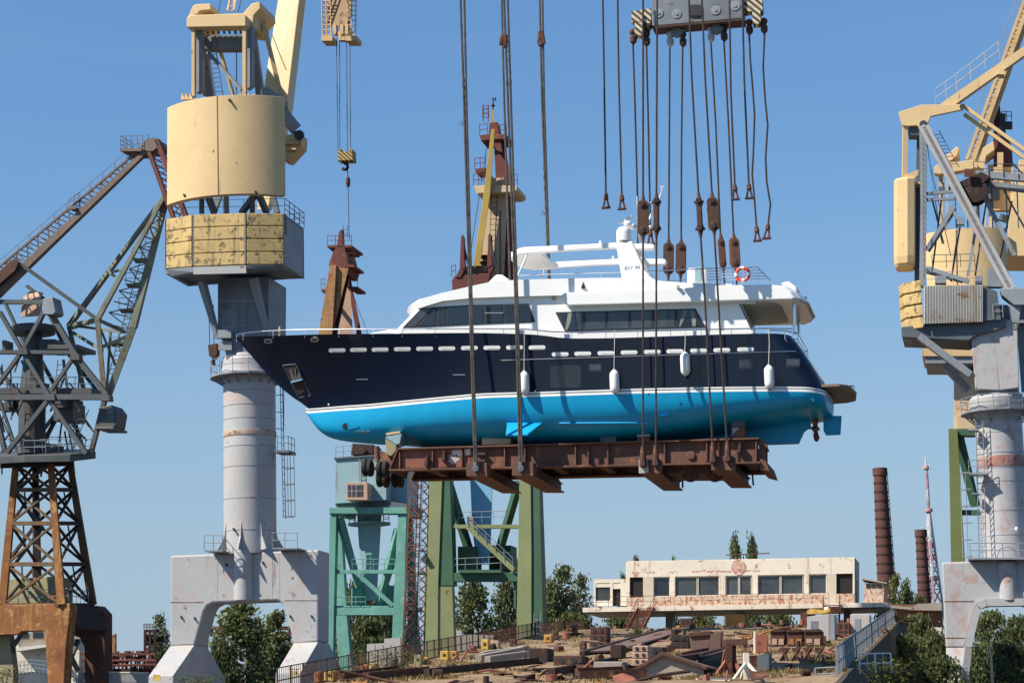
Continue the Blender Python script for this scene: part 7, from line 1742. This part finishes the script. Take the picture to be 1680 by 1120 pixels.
keel_stack('dark drums lying behind the pale holed stack', 1066, 1060, 1088, 1083, 1, 'rust_dark', True)
keel_stack('dark rusty cube standing alone beside the planks', 868, 1062, 899, 1089, 1, 'rust_dark', False, 1.6)
keel_stack('low wide rusty block left of the brown plate', 908, 1074, 955, 1092, 1, 'rust', True, 1.8)
keel_stack('small rusty block at the edge below the annex', 951, 1052, 960, 1066, 1, 'rust', False, .6)
keel_stack('rusty machine base at the foot of the second stairs', 1372, 1020, 1394, 1042, 2, 'rust_red', True, 1.2)
keel_stack('low grey brown pallet stack in front of the gable shed', 973, 1084, 1022, 1108, 2, 'conc_grey', False, 1.5)
for k, (x0, x1, ad) in enumerate(((1264, 1288, 'closest to the red plate'), (1291, 1317, 'in the middle of its row'), (1320, 1348, 'closest to the grey cabin'))):
    it = It('cradle_block', 'rusty cradle block with pale panels, the one '+ad, 'cradle block', (x0+x1)/2, 1061, 'rusty cradle blocks in a row')
    it.box('body', 'rust', x0, 1036, x1, 1061, 0, 1.6, .04)
    it.poly('top', 'rust_dark', [(x0-1, 1037), (x0+4, 1032), (x1-3, 1031), (x1+1, 1036)], -.1, 1.5)
    for s in (.27, .73): it.box('panel', 'beige_pink' if k != 1 else 'rust_orange', x0+(x1-x0)*(s-.17), 1047, x0+(x1-x0)*(s+.17), 1057, -.04, 0, 0)
it = It('trestle', 'rusty crossed trestle frames in dry grass below the cradle blocks', 'trestle', 1316, 1083)
for k in range(4):
    x = 1280+k*19
    it.bars('frame', 'rust', [((x, 1083, 0), (x+12, 1064, .3)), ((x+13, 1083, 0), (x+2, 1064, .3)), ((x, 1064, .3), (x+16, 1063, .3)), ((x+6, 1083, 1.0), (x+6, 1064, .8))], .11)
it = It('steel_box', 'orange yellow steel box under the platform middle', 'steel box', 1205, 1036, d=206)
bx = it.box('body', 'orange_box', 1190, 1007, 1219, 1036, 0, 1.5, .03); it.part('stencil', 'black', lambda mb: mb.pp(it.fr, [(1204, 1024), (1206.5, 1024), (1207.5, 1028), (1206, 1032), (1204.5, 1030)], -.015, 0), 0)
for x in (1188, 1224, 1230):
    it.part('wheel', 'tyre', lambda mb: mb.lathe(it.fr(x, 1031, .3), [(.1, -.1), (.3, -.12), (.34, 0), (.3, .12), (.1, .1)], 14, it.fr.B))
it = It('site_cabin', 'light grey steel cabin with dark side, in front of the second stairs', 'cabin', 1345, 1050)
it.poly('body', 'grey_light', [(1324, 1011), (1360, 1006), (1360, 1051), (1325, 1050)], 0, 2.2); it.poly('side', 'grey', [(1360, 1006), (1369, 1008), (1370, 1050), (1360, 1051)], .02, 2.2)
it.box('door', 'grey_mid', 1330, 1018, 1342, 1049, -.03, 0, .01)
it = It('site_cabin', 'smaller beige grey cabin near the end of the platform', 'cabin', 1411, 1041); it.box('body', 'concrete', 1395, 1007, 1427, 1041, 0, 1.8, .04); it.box('door_frame', 'grey', 1402, 1014, 1412, 1040, -.03, 0, .01)
it = It('loader', 'yellow machine parked behind the light grey cabin', 'machine', 1342, 1040, d=209)
it.poly('boom', 'yellow', [(1324, 1001), (1330, 998), (1352, 1000), (1362, 997), (1362, 1003), (1350, 1006), (1324, 1007)], 0, .8); it.poly('body', 'rust_red', [(1313, 1004), (1324, 1003), (1326, 1036), (1314, 1036)], 0, .9); it.box('bonnet', 'white_soft', 1352, 995, 1359, 1001, .2, .9, .03)
it = It('hopper', 'brown tapered steel hopper beside the tilted slab', 'hopper', 1150, 1072)
it.poly('shell', 'hopper_brown', [(1130, 1040), (1164, 1036), (1167, 1042), (1160, 1070), (1134, 1068)], 0, 1.8); it.poly('lip', 'rust', [(1129, 1037), (1164, 1034), (1167, 1041), (1131, 1044)], -.12, 1.9)
it = It('steel_plate', 'tall brown steel plate leaning beside the hopper', 'steel plate', 1172, 1075); it.poly('plate', 'hopper_brown', [(1166, 1040), (1184, 1035), (1182, 1070), (1178, 1076), (1162, 1073)], 0, .25); it.poly('rib', 'rust', [(1182, 1036), (1185, 1036), (1182, 1072), (1180, 1074)], -.1, .3)
it = It('steel_plate', 'upright red plate with a white edge post', 'steel plate', 1250, 1071); it.poly('plate', 'rust_primed', [(1240, 1041), (1257, 1039), (1260, 1044), (1259, 1070), (1240, 1071)], 0, .3); it.box('edge_post', 'white_wall', 1236, 1035, 1239.5, 1072, 0, .2, .01)
it = It('steel_crate', 'box with a red side and dark corrugated front', 'crate', 1245, 1101); it.poly('front', 'grey_dark', [(1242, 1074), (1262, 1070), (1262, 1098), (1243, 1101)], 0, 1.2); it.poly('side', 'rust_primed', [(1228, 1075), (1242, 1074), (1243, 1101), (1230, 1098)], .1, 1.2)
it = It('tripod_stand', 'white steel tripod stand with a single post', 'stand', 1226, 1113)
it.bars('post', 'white_wall', [((1225, 1114, 0), (1224, 1070, 0))], .22)
for p in ((1204, 1114, -.8), (1252, 1117, -.6), (1216, 1112, 1.2)): it.bars('leg', 'white_wall', [((1225, 1085, 0), p)], .1)
it = It('trestle', 'tall rusty trestle with splayed legs beside the white tripod', 'trestle', 1196, 1108)
it.bars('post', 'rust', [((1195, 1106, 0), (1195, 1055, 0))], .3); it.bars('post', 'rust', [((1203, 1104, .3), (1203, 1055, .3))], .22); it.bars('beam', 'rust', [((1186, 1054, 0), (1226, 1052, 0))], .25)
for p, q in (((1194, 1080, 0), (1176, 1106, -.5)), ((1203, 1080, .3), (1216, 1104, -.4)), ((1190, 1066, 0), (1184, 1106, .8)), ((1222, 1054, 0), (1224, 1070, 0))): it.bars('leg', 'rust_primed', [(p, q)], .13)
it = It('gable_shed', 'low shed with brown sheet roof and pale stained gable', 'shed', 1090, 1111)
it.poly('gable', 'conc_grey', [(1026, 1111), (1088, 1075), (1154, 1098), (1154, 1106), (1090, 1112)], 0, .15, .0)
it.part('roof', 'hopper_brown', lambda mb: (mb.prism([it.fr(1086, 1071, -.15), it.fr(1160, 1095, -.15), it.fr(1160, 1095, -.15)+it.fr.B*5, it.fr(1086, 1071, -.15)+it.fr.B*5], V((0, 0, .07))), mb.prism([it.fr(1087, 1071, -.15), it.fr(1023, 1108, -.15), it.fr(1023, 1108, -.15)+it.fr.B*5, it.fr(1087, 1071, -.15)+it.fr.B*5], V((0, 0, .07)))))
it.part('barge_board', 'rust', lambda mb: (mb.bar(it.fr(1087, 1072, -.18), it.fr(1160, 1096, -.18), .08, .12), mb.bar(it.fr(1087, 1072, -.18), it.fr(1023, 1109, -.18), .08, .12)))
it = It('steel_plate', 'wide brown plate lying flat on the slipway track', 'steel plate', 1040, 1060)
def lay(pts, th=.14):
    P_ = []
    for x, y in pts:
        d = slip(x, y); p = at(x, y, d); P_.append(V((p.x, p.y, slz(p.y)+.16)))
    return P_
it.part('sheet', 'hopper_brown', lambda mb: mb.prism(lay([(962, 1076), (1010, 1074), (1112, 1043), (1090, 1037)]), V((0, 0, .1))))
it.part('edge_rail', 'rust_dark', lambda mb: [mb.bar(a, b, .25, .35) for a, b in ((lay([(955, 1078)])[0], lay([(1090, 1037)])[0]),)])
for lab, segs, m in (('long rusty beams lying at the very bottom of the slipway', [((946, 1112), (1030, 1108)), ((950, 1117), (1060, 1113)), ((940, 1105), (990, 1106))], 'rust'), ('pile of long planks and pipes beside the dark rusty cube', [((785, 1088), (860, 1072)), ((790, 1082), (864, 1070)), ((800, 1090), (866, 1080))], 'conc_grey'),
                     ('rusty rails lying below the fence near the bottom edge', [((560, 1117), (660, 1106)), ((600, 1119), (700, 1108))], 'rust'), ('rusty girders crossing in the middle of the slipway', [((700, 1112), (880, 1092)), ((905, 1112), (1010, 1092))], 'rust_dark'), ('bundle of rusty beams right of the gable shed roof', [((1150, 1092), (1195, 1078)), ((1148, 1086), (1190, 1074)), ((1155, 1100), (1190, 1088))], 'rust_dark'), ('flat rusty girders in front of the hopper', [((1115, 1084), (1163, 1074)), ((1118, 1090), (1160, 1082))], 'rust')):
    P_ = [lay([p, q]) for p, q in segs]; o = thing('beam_pile', lab, 'beams', P_[0][0], 'loose beams on the slipway')
    for a, b in P_: mb = MB(); mb.bar(a+V((0, 0, .1)), b+V((0, 0, .1)), .3, .32); mb.build('beam', M[m], o)
it = It('low_wall', 'low pale panel at the bottom below the rusty trestle', 'panel', 1170, 1117, d=90); it.box('body', 'white_wall', 1142, 1109, 1198, 1135, 0, .2); it.box('cap', 'rust', 1141, 1108, 1199, 1109.5, -.06, .26, 0)

# painted blocks along the fence
GB = 'painted blocks along the slipway fence'
for x0, y0, x1, y1, m, lab in ((531, 1099, 547, 1117, 'yellow', 'yellow block at the low end of the fence, beside the grey crane foot'), (605, 1087, 617, 1108, 'yellow', 'tall yellow block by the fence under the teal crane'), (618, 1094, 630, 1110, 'orange_box', 'orange block touching the tall yellow block'),
                               (591, 1089, 603, 1106, 'rust_primed', 'dark red block by the fence left of the tall yellow one'), (679, 1073, 691, 1092, 'olive_dull', 'olive block by the fence at the lattice mast foot'), (692, 1077, 702, 1091, 'orange_box', 'orange block beside the olive block'), (722, 1067, 735, 1083, 'yellow', 'pale yellow block under the olive crane near leg'),
                               (738, 1067, 749, 1081, 'orange_box', 'orange block just right of the olive crane near leg'), (770, 1058, 778, 1072, 'rust_primed', 'small dark red block between the olive crane legs'), (789, 1048, 801, 1067, 'yellow', 'yellow block between the olive crane legs'), (802, 1050, 818, 1066, 'beige_pink', 'pale orange block beside the yellow one between the olive legs'), (836, 1047, 846, 1060, 'rust', 'rusty block beside the far olive crane leg'),
                               (892, 1041, 905, 1054, 'orange_box', 'orange block by the fence beyond the olive crane'), (906, 1035, 914, 1048, 'rust', 'rusty post block beyond the orange one'), (938, 1024, 946, 1042, 'rust_primed', 'red block at the top end of the fence')):
    it = It('painted_block', lab, 'block', (x0+x1)/2, y1, GB)
    it.box('body', m, x0, y0, x1, y1, 0, .6, .05); it.box('slot', 'rust_dark', x0+(x1-x0)*.35, y0+(y1-y0)*.3, x0+(x1-x0)*.7, y0+(y1-y0)*.55, -.02, 0, 0)
# fences
def fence(lab, pts, h, mat, name='railing', step=1.5, r=.035, bal=False, group='railings of the slipway'):
    P_ = [V(p) for p in pts]; o = thing(name, lab, 'railing', P_[0], group)
    mb = MB(); rail(mb, P_, h, 2, 1e9, r); mb.build('rails', M[mat], o)
    for a, b in zip(P_[:-1], P_[1:]):
        n = max(1, round((b-a).length/step))
        for i in range(n+1): mb = MB(); c = a.lerp(b, i/n); mb.bar(c, c+V((0, 0, h)), .07); mb.build('post', M[mat], o)
    if bal:
        mb = MB()
        for a, b in zip(P_[:-1], P_[1:]):
            n = int((b-a).length/.34)
            for i in range(n): c = a.lerp(b, i/n)+V((0, 0, .12)); mb.tube(c, c+V((0, 0, h-.15)), .012, 4)
        mb.build('balusters', M[mat], o)
def edge_pt(side, y, off=.15): xl, xr = sl_edges(y); return V(((xl+off) if side == 0 else (xr-off), y, slz(y)))
fence('long dark railing along the slipway edge below the teal and olive cranes', [edge_pt(0, y) for y in (87, 110, 135, 160, 190)], 1.0, 'rust', step=2.2, r=.025, bal=True)
fence('grey railing running down the other slipway edge towards the bottom', [edge_pt(1, y) for y in (88, 105, 125, 150, 172)], 1.2, 'grey', step=1.8, bal=True)
fence('pale railing across the top of the slipway stairs beside the cabins', [at(1417, 1049, 172), at(1468, 1047, 172)], 1.1, 'grey', step=1.2, bal=True)
fence('white stair railing in front of the yellow green bush', [at(1411, 1104, 97), at(1463, 1103, 97)], .85, 'white_soft', step=.7, bal=True)
fence('low rusty railing at the corner of the slipway bottom', [at(1338, 1116, 90), at(1372, 1114, 90)], .5, 'grey', step=.7)
# stepped wall pieces beside the cranes
for pts, d, lab in (([(602, 1056), (630, 1054), (630, 1047), (657, 1045), (657, 1150), (602, 1150)], 196, 'pale stepped concrete wall behind the fence by the teal crane'), ([(744, 1033), (757, 1033), (757, 1040), (809, 1041), (809, 1120), (744, 1120)], 208, 'white concrete wall seen between the olive crane legs'), ([(1500, 1030), (1545, 1028), (1545, 1120), (1500, 1120)], 230, 'white wall glimpsed beside the grey portal leg')):
    fr = Fr(pts[0][0], d, 8); o = thing('concrete_wall', lab, 'wall', fr.O); mb = MB(); mb.pp(fr, pts, 0, .5); mb.build('panels', M['white_wall' if d > 220 else 'concrete'], o)
    mb = MB()
    for k in range(1, 4): mb.pb(fr, pts[0][0]+k*13, 1057 if d < 200 else 1043, pts[0][0]+k*13+.7, 1110, -.02, 0)
    mb.build('joints', M['grey_mid'], o)
fr = Fr(1480, 250, 12); o = thing('low_roof_building', 'low brown brick building with a grey sheet roof at the chimney feet', 'building', fr.O)
prt('wall', 'brick_wall', o, lambda mb: mb.pb(fr, 1440, 991, 1545, 1080, 0, 6)); prt('roof', 'conc_grey', o, lambda mb: (mb.pp(fr, [(1492, 1000), (1505, 990), (1545, 988), (1545, 1001)], -1, 5), mb.pp(fr, [(1456, 992), (1500, 996), (1500, 1000), (1456, 996)], -1, 3)))

# =================================================================== FAR QUAY BELOW THE LATTICE CRANE
QF = Fr(60, 240, 5)
o = thing('white_shed', 'white building with dark windows behind the rusty orange portal legs', 'building', QF.O)
prt('wall', 'white_wall', o, lambda mb: mb.pb(QF, 24, 1048, 130, 1180, 0, 6)); prt('roof', 'conc_grey', o, lambda mb: mb.pp(QF, [(20, 1048), (60, 1034), (134, 1034), (134, 1048)], -.5, 6.5))
prt('window', G, o, lambda mb: mb.pb(QF, 30, 1036, 46, 1046, -.6, -.5)); prt('window', G, o, lambda mb: mb.pb(QF, 54, 1036, 70, 1046, -.6, -.5)); prt('canopy', 'white_wall', o, lambda mb: mb.pp(QF, [(24, 1062), (80, 1056), (80, 1060), (24, 1068)], -2, 0))
QR = Fr(60, 190, 5)
o = thing('quay_fence', 'grey railing on a dark quay under the rusty portal', 'railing', QR(50, 1108, 0))
prt('rails', 'grey', o, lambda mb: rail(mb, [QR(20, 1106, 0), QR(52, 1101, 0), QR(78, 1104, 0)], 1.0, 3, .35, .03)); prt('quay_block', 'grey_dark', o, lambda mb: mb.pp(QR, [(14, 1106), (52, 1101), (80, 1104), (80, 1160), (14, 1160)], .05, 4))
QS = Fr(190, 215, 8)
o = thing('steel_gantry', 'tangle of red and rusty pipework and railings below two orange pipes', 'steelwork', QS.O)
def f(mb):
    rg = random.Random(3)
    for y in (1072, 1082, 1092): mb.pbar(QS, (134+rg.uniform(-4, 4), y, 0), (256, y+rg.uniform(-3, 3), 0), .22)
    for x in range(138, 256, 7): mb.pbar(QS, (x, 1066+rg.uniform(0, 14), rg.uniform(0, 3)), (x+rg.uniform(-1, 1), 1105, rg.uniform(0, 3)), .18)
    for k in range(16): x = rg.uniform(138, 248); y = rg.uniform(1066, 1094); mb.pb(QS, x, y, x+rg.uniform(4, 12), y+rg.uniform(3, 8), rg.uniform(0, 2), rg.uniform(2.2, 3.5))
    for k in range(9): x = rg.uniform(138, 240); mb.pbar(QS, (x, 1096, 1), (x+rg.uniform(8, 18), 1064+rg.uniform(0, 10), 1), .12)
prt('pipework', 'rust_red', o, f)
prt('base', 'rust_dark', o, lambda mb: mb.pb(QS, 130, 1096, 262, 1200, 1, 5))
prt('railing', 'rust_red', o, lambda mb: rail(mb, [QS(134, 1098, -.4), QS(256, 1096, -.4)], .8, 2, .6, .05))
for x, y in ((182, 1036), (189, 1039), (186.5, 1041)): prt('pipe', 'rust_orange', o, lambda mb: mb.tube(QS(x+.5, 1075, 1), QS(x, y, 1), .13, 8))
QT = Fr(250, 222, 8)
o = thing('rusty_tower', 'small rusty steel tower with a railed top beside the thin tree', 'tower', QT.O)
prt('frame', 'rust_dark', o, lambda mb: (mb.pb(QT, 236, 1032, 256, 1036, 0, 1.2), [mb.pbar(QT, (x, 1034, b), (x, 1110, b), .25) for x in (238, 246, 254) for b in (0, 1.2)], [mb.pbar(QT, (238, y, 0), (254, y+10, 0), .15) for y in (1038, 1050, 1062)], mb.pb(QT, 239, 1040, 249, 1058, .2, 1), mb.pb(QT, 236, 1048, 275, 1052, .4, 1), mb.pb(QT, 258, 1044, 272, 1048, .4, 1)))
prt('railing', 'rust', o, lambda mb: rail(mb, [QT(236, 1032, 0), QT(256, 1032, 0)], .55, 3, .35, .04))
QC = Fr(185, 170, 6)
o = thing('corrugated_fence', 'pale corrugated metal fence with a white railing on top, beside the grey crane foot', 'fence', QC.O)
def f(mb):
    n = 60
    for i in range(n):
        x = 128+(243-128)*i/n; w = (243-128)/n
        mb.pb(QC, x, 1101+.02*(x-128), x+w*.6, 1170, -.06, 0)
    mb.pb(QC, 128, 1103, 243, 1170, 0, .06)
prt('sheet', 'grey_light', o, f); prt('cap', 'white_wall', o, lambda mb: mb.pp(QC, [(126, 1100), (243, 1102), (243, 1104), (126, 1102)], -.1, .2))
prt('railing', 'white_soft', o, lambda mb: rail(mb, [QC(130, 1100, 1), QC(178, 1101, 1)], .75, 3, .4, .03)); prt('post_box', 'white_soft', o, lambda mb: mb.pb(QC, 117, 1111, 124, 1120, -.5, 0))
prt('notice', 'yellow', o, lambda mb: mb.pb(QC, 119, 1113, 122, 1117, -.53, -.5))
# far pipes seen through the portal arch
QG = Fr(440, 300, 5); o = thing('pipe_bridge', 'red pipe bridge glimpsed between the poplars in the portal arch', 'steelwork', QG.O)
prt('pipes', 'rust_red', o, lambda mb: (mb.pbar(QG, (330, 1030, 0), (500, 1030, 0), .5), mb.pbar(QG, (330, 1038, 0), (500, 1038, 0), .35), [mb.pbar(QG, (x, 1030, 0), (x, 1120, 0), .3) for x in (340, 385, 430, 475)]))
# loose scrap and dry grass: nobody could count it
rd = random.Random(11); mb = MB()
for k in range(430):
    y = 87+120*rd.random()**1.3; xl, xr = sl_edges(y); x = xl+(xr-xl)*(rd.betavariate(1.4, 1.1)); z = slz(y)
    mb.cur = rd.choice((0, 0, 1, 1, 2, 3, 4)); kind = rd.random(); th = rd.uniform(0, 3.14); u = V((math.cos(th), math.sin(th), 0))
    if kind < .34:      # pipes and bars, some bent
        L = rd.uniform(.5, 2.6); r = rd.uniform(.03, .08); p = V((x, y, z+r)); q = p+u*L*.5+V((rd.gauss(0, .1), rd.gauss(0, .2), abs(rd.gauss(0, .18)))); e = q+u*L*.5+V((rd.gauss(0, .25), rd.gauss(0, .25), rd.gauss(0, .2)))
        mb.path([p, q, e], r, 6)
    elif kind < .62:    # buckled plates
        w, h = rd.uniform(.3, 1.1), rd.uniform(.2, .6); v = V((-u.y, u.x, 0)); t = rd.uniform(-.1, .45)
        c = V((x, y, z+.05)); g = lambda i, j: c + u*(i*w) + (v*math.cos(t)+V((0, 0, 1))*abs(math.sin(t)))*(j*h) + V((0, 0, rd.gauss(0, .06)))
        pts = [[g(i/2-.5, j/2) for j in range(3)] for i in range(3)]
        for i in range(2):
            for j in range(2): mb.prism([pts[i][j], pts[i+1][j], pts[i+1][j+1], pts[i][j+1]], V((0, 0, .03)))
    elif kind < .8:     # drums, rings, pulleys
        r = rd.uniform(.1, .26); L = rd.uniform(.1, .5); mb.lathe(V((x, y, z+r*.8)), [(r*.6, 0), (r, .02), (r, L), (r*.6, L+.02)], 12, u if rd.random() < .6 else (0, 0, 1))
    else:               # broken lumps
        s_ = rd.uniform(.1, .26); n = [V((x, y, z))+V((rd.uniform(-1, 1)*s_, rd.uniform(-1, 1)*s_, 0)) for _ in range(1)][0]
        ring = [n+V((s_*rd.uniform(.5, 1.2)*math.cos(a_), s_*rd.uniform(.5, 1.2)*math.sin(a_), 0)) for a_ in (0, 1.1, 2.3, 3.3, 4.4, 5.4)]
        mb.loft([ring, [n+(p-n)*rd.uniform(.4, .8)+V((0, 0, s_*rd.uniform(.5, 1.1))) for p in ring]])
struct(mb.build('scrap_debris', [M['rust'], M['rust_dark'], M['hopper_brown'], M['rust_primed'], M['rust_orange']]), 'stuff')
vs_, fs_ = [], []
for k in range(14000):
    y = 87+125*rd.random()**1.2; xl, xr = sl_edges(y)
    u = rd.choice((rd.random()*.25, rd.uniform(.55, 1), rd.uniform(.7, 1), rd.random())); x = xl+(xr-xl)*u
    if noise.noise(V((x*.3, y*.2, 7))) < -.02: continue
    for b in range(3):
        th = rd.uniform(0, 6.28); h = rd.uniform(.08, .3); w = .04
        p = V((x+rd.gauss(0, .12), y+rd.gauss(0, .12), slz(y)-.05)); t = V((math.cos(th)*h*.5, math.sin(th)*h*.5, h))
        i = len(vs_); sx = V((math.sin(th)*w, -math.cos(th)*w, 0)); vs_ += [p-sx, p+sx, p+t]; fs_.append([i, i+1, i+2])
me = bpy.data.meshes.new('dry_grass'); me.from_pydata([tuple(v) for v in vs_], [], fs_); me.materials.append(M['dry_grass'])
go = bpy.data.objects.new('dry_grass', me); COL.objects.link(go); go['kind'] = 'stuff'
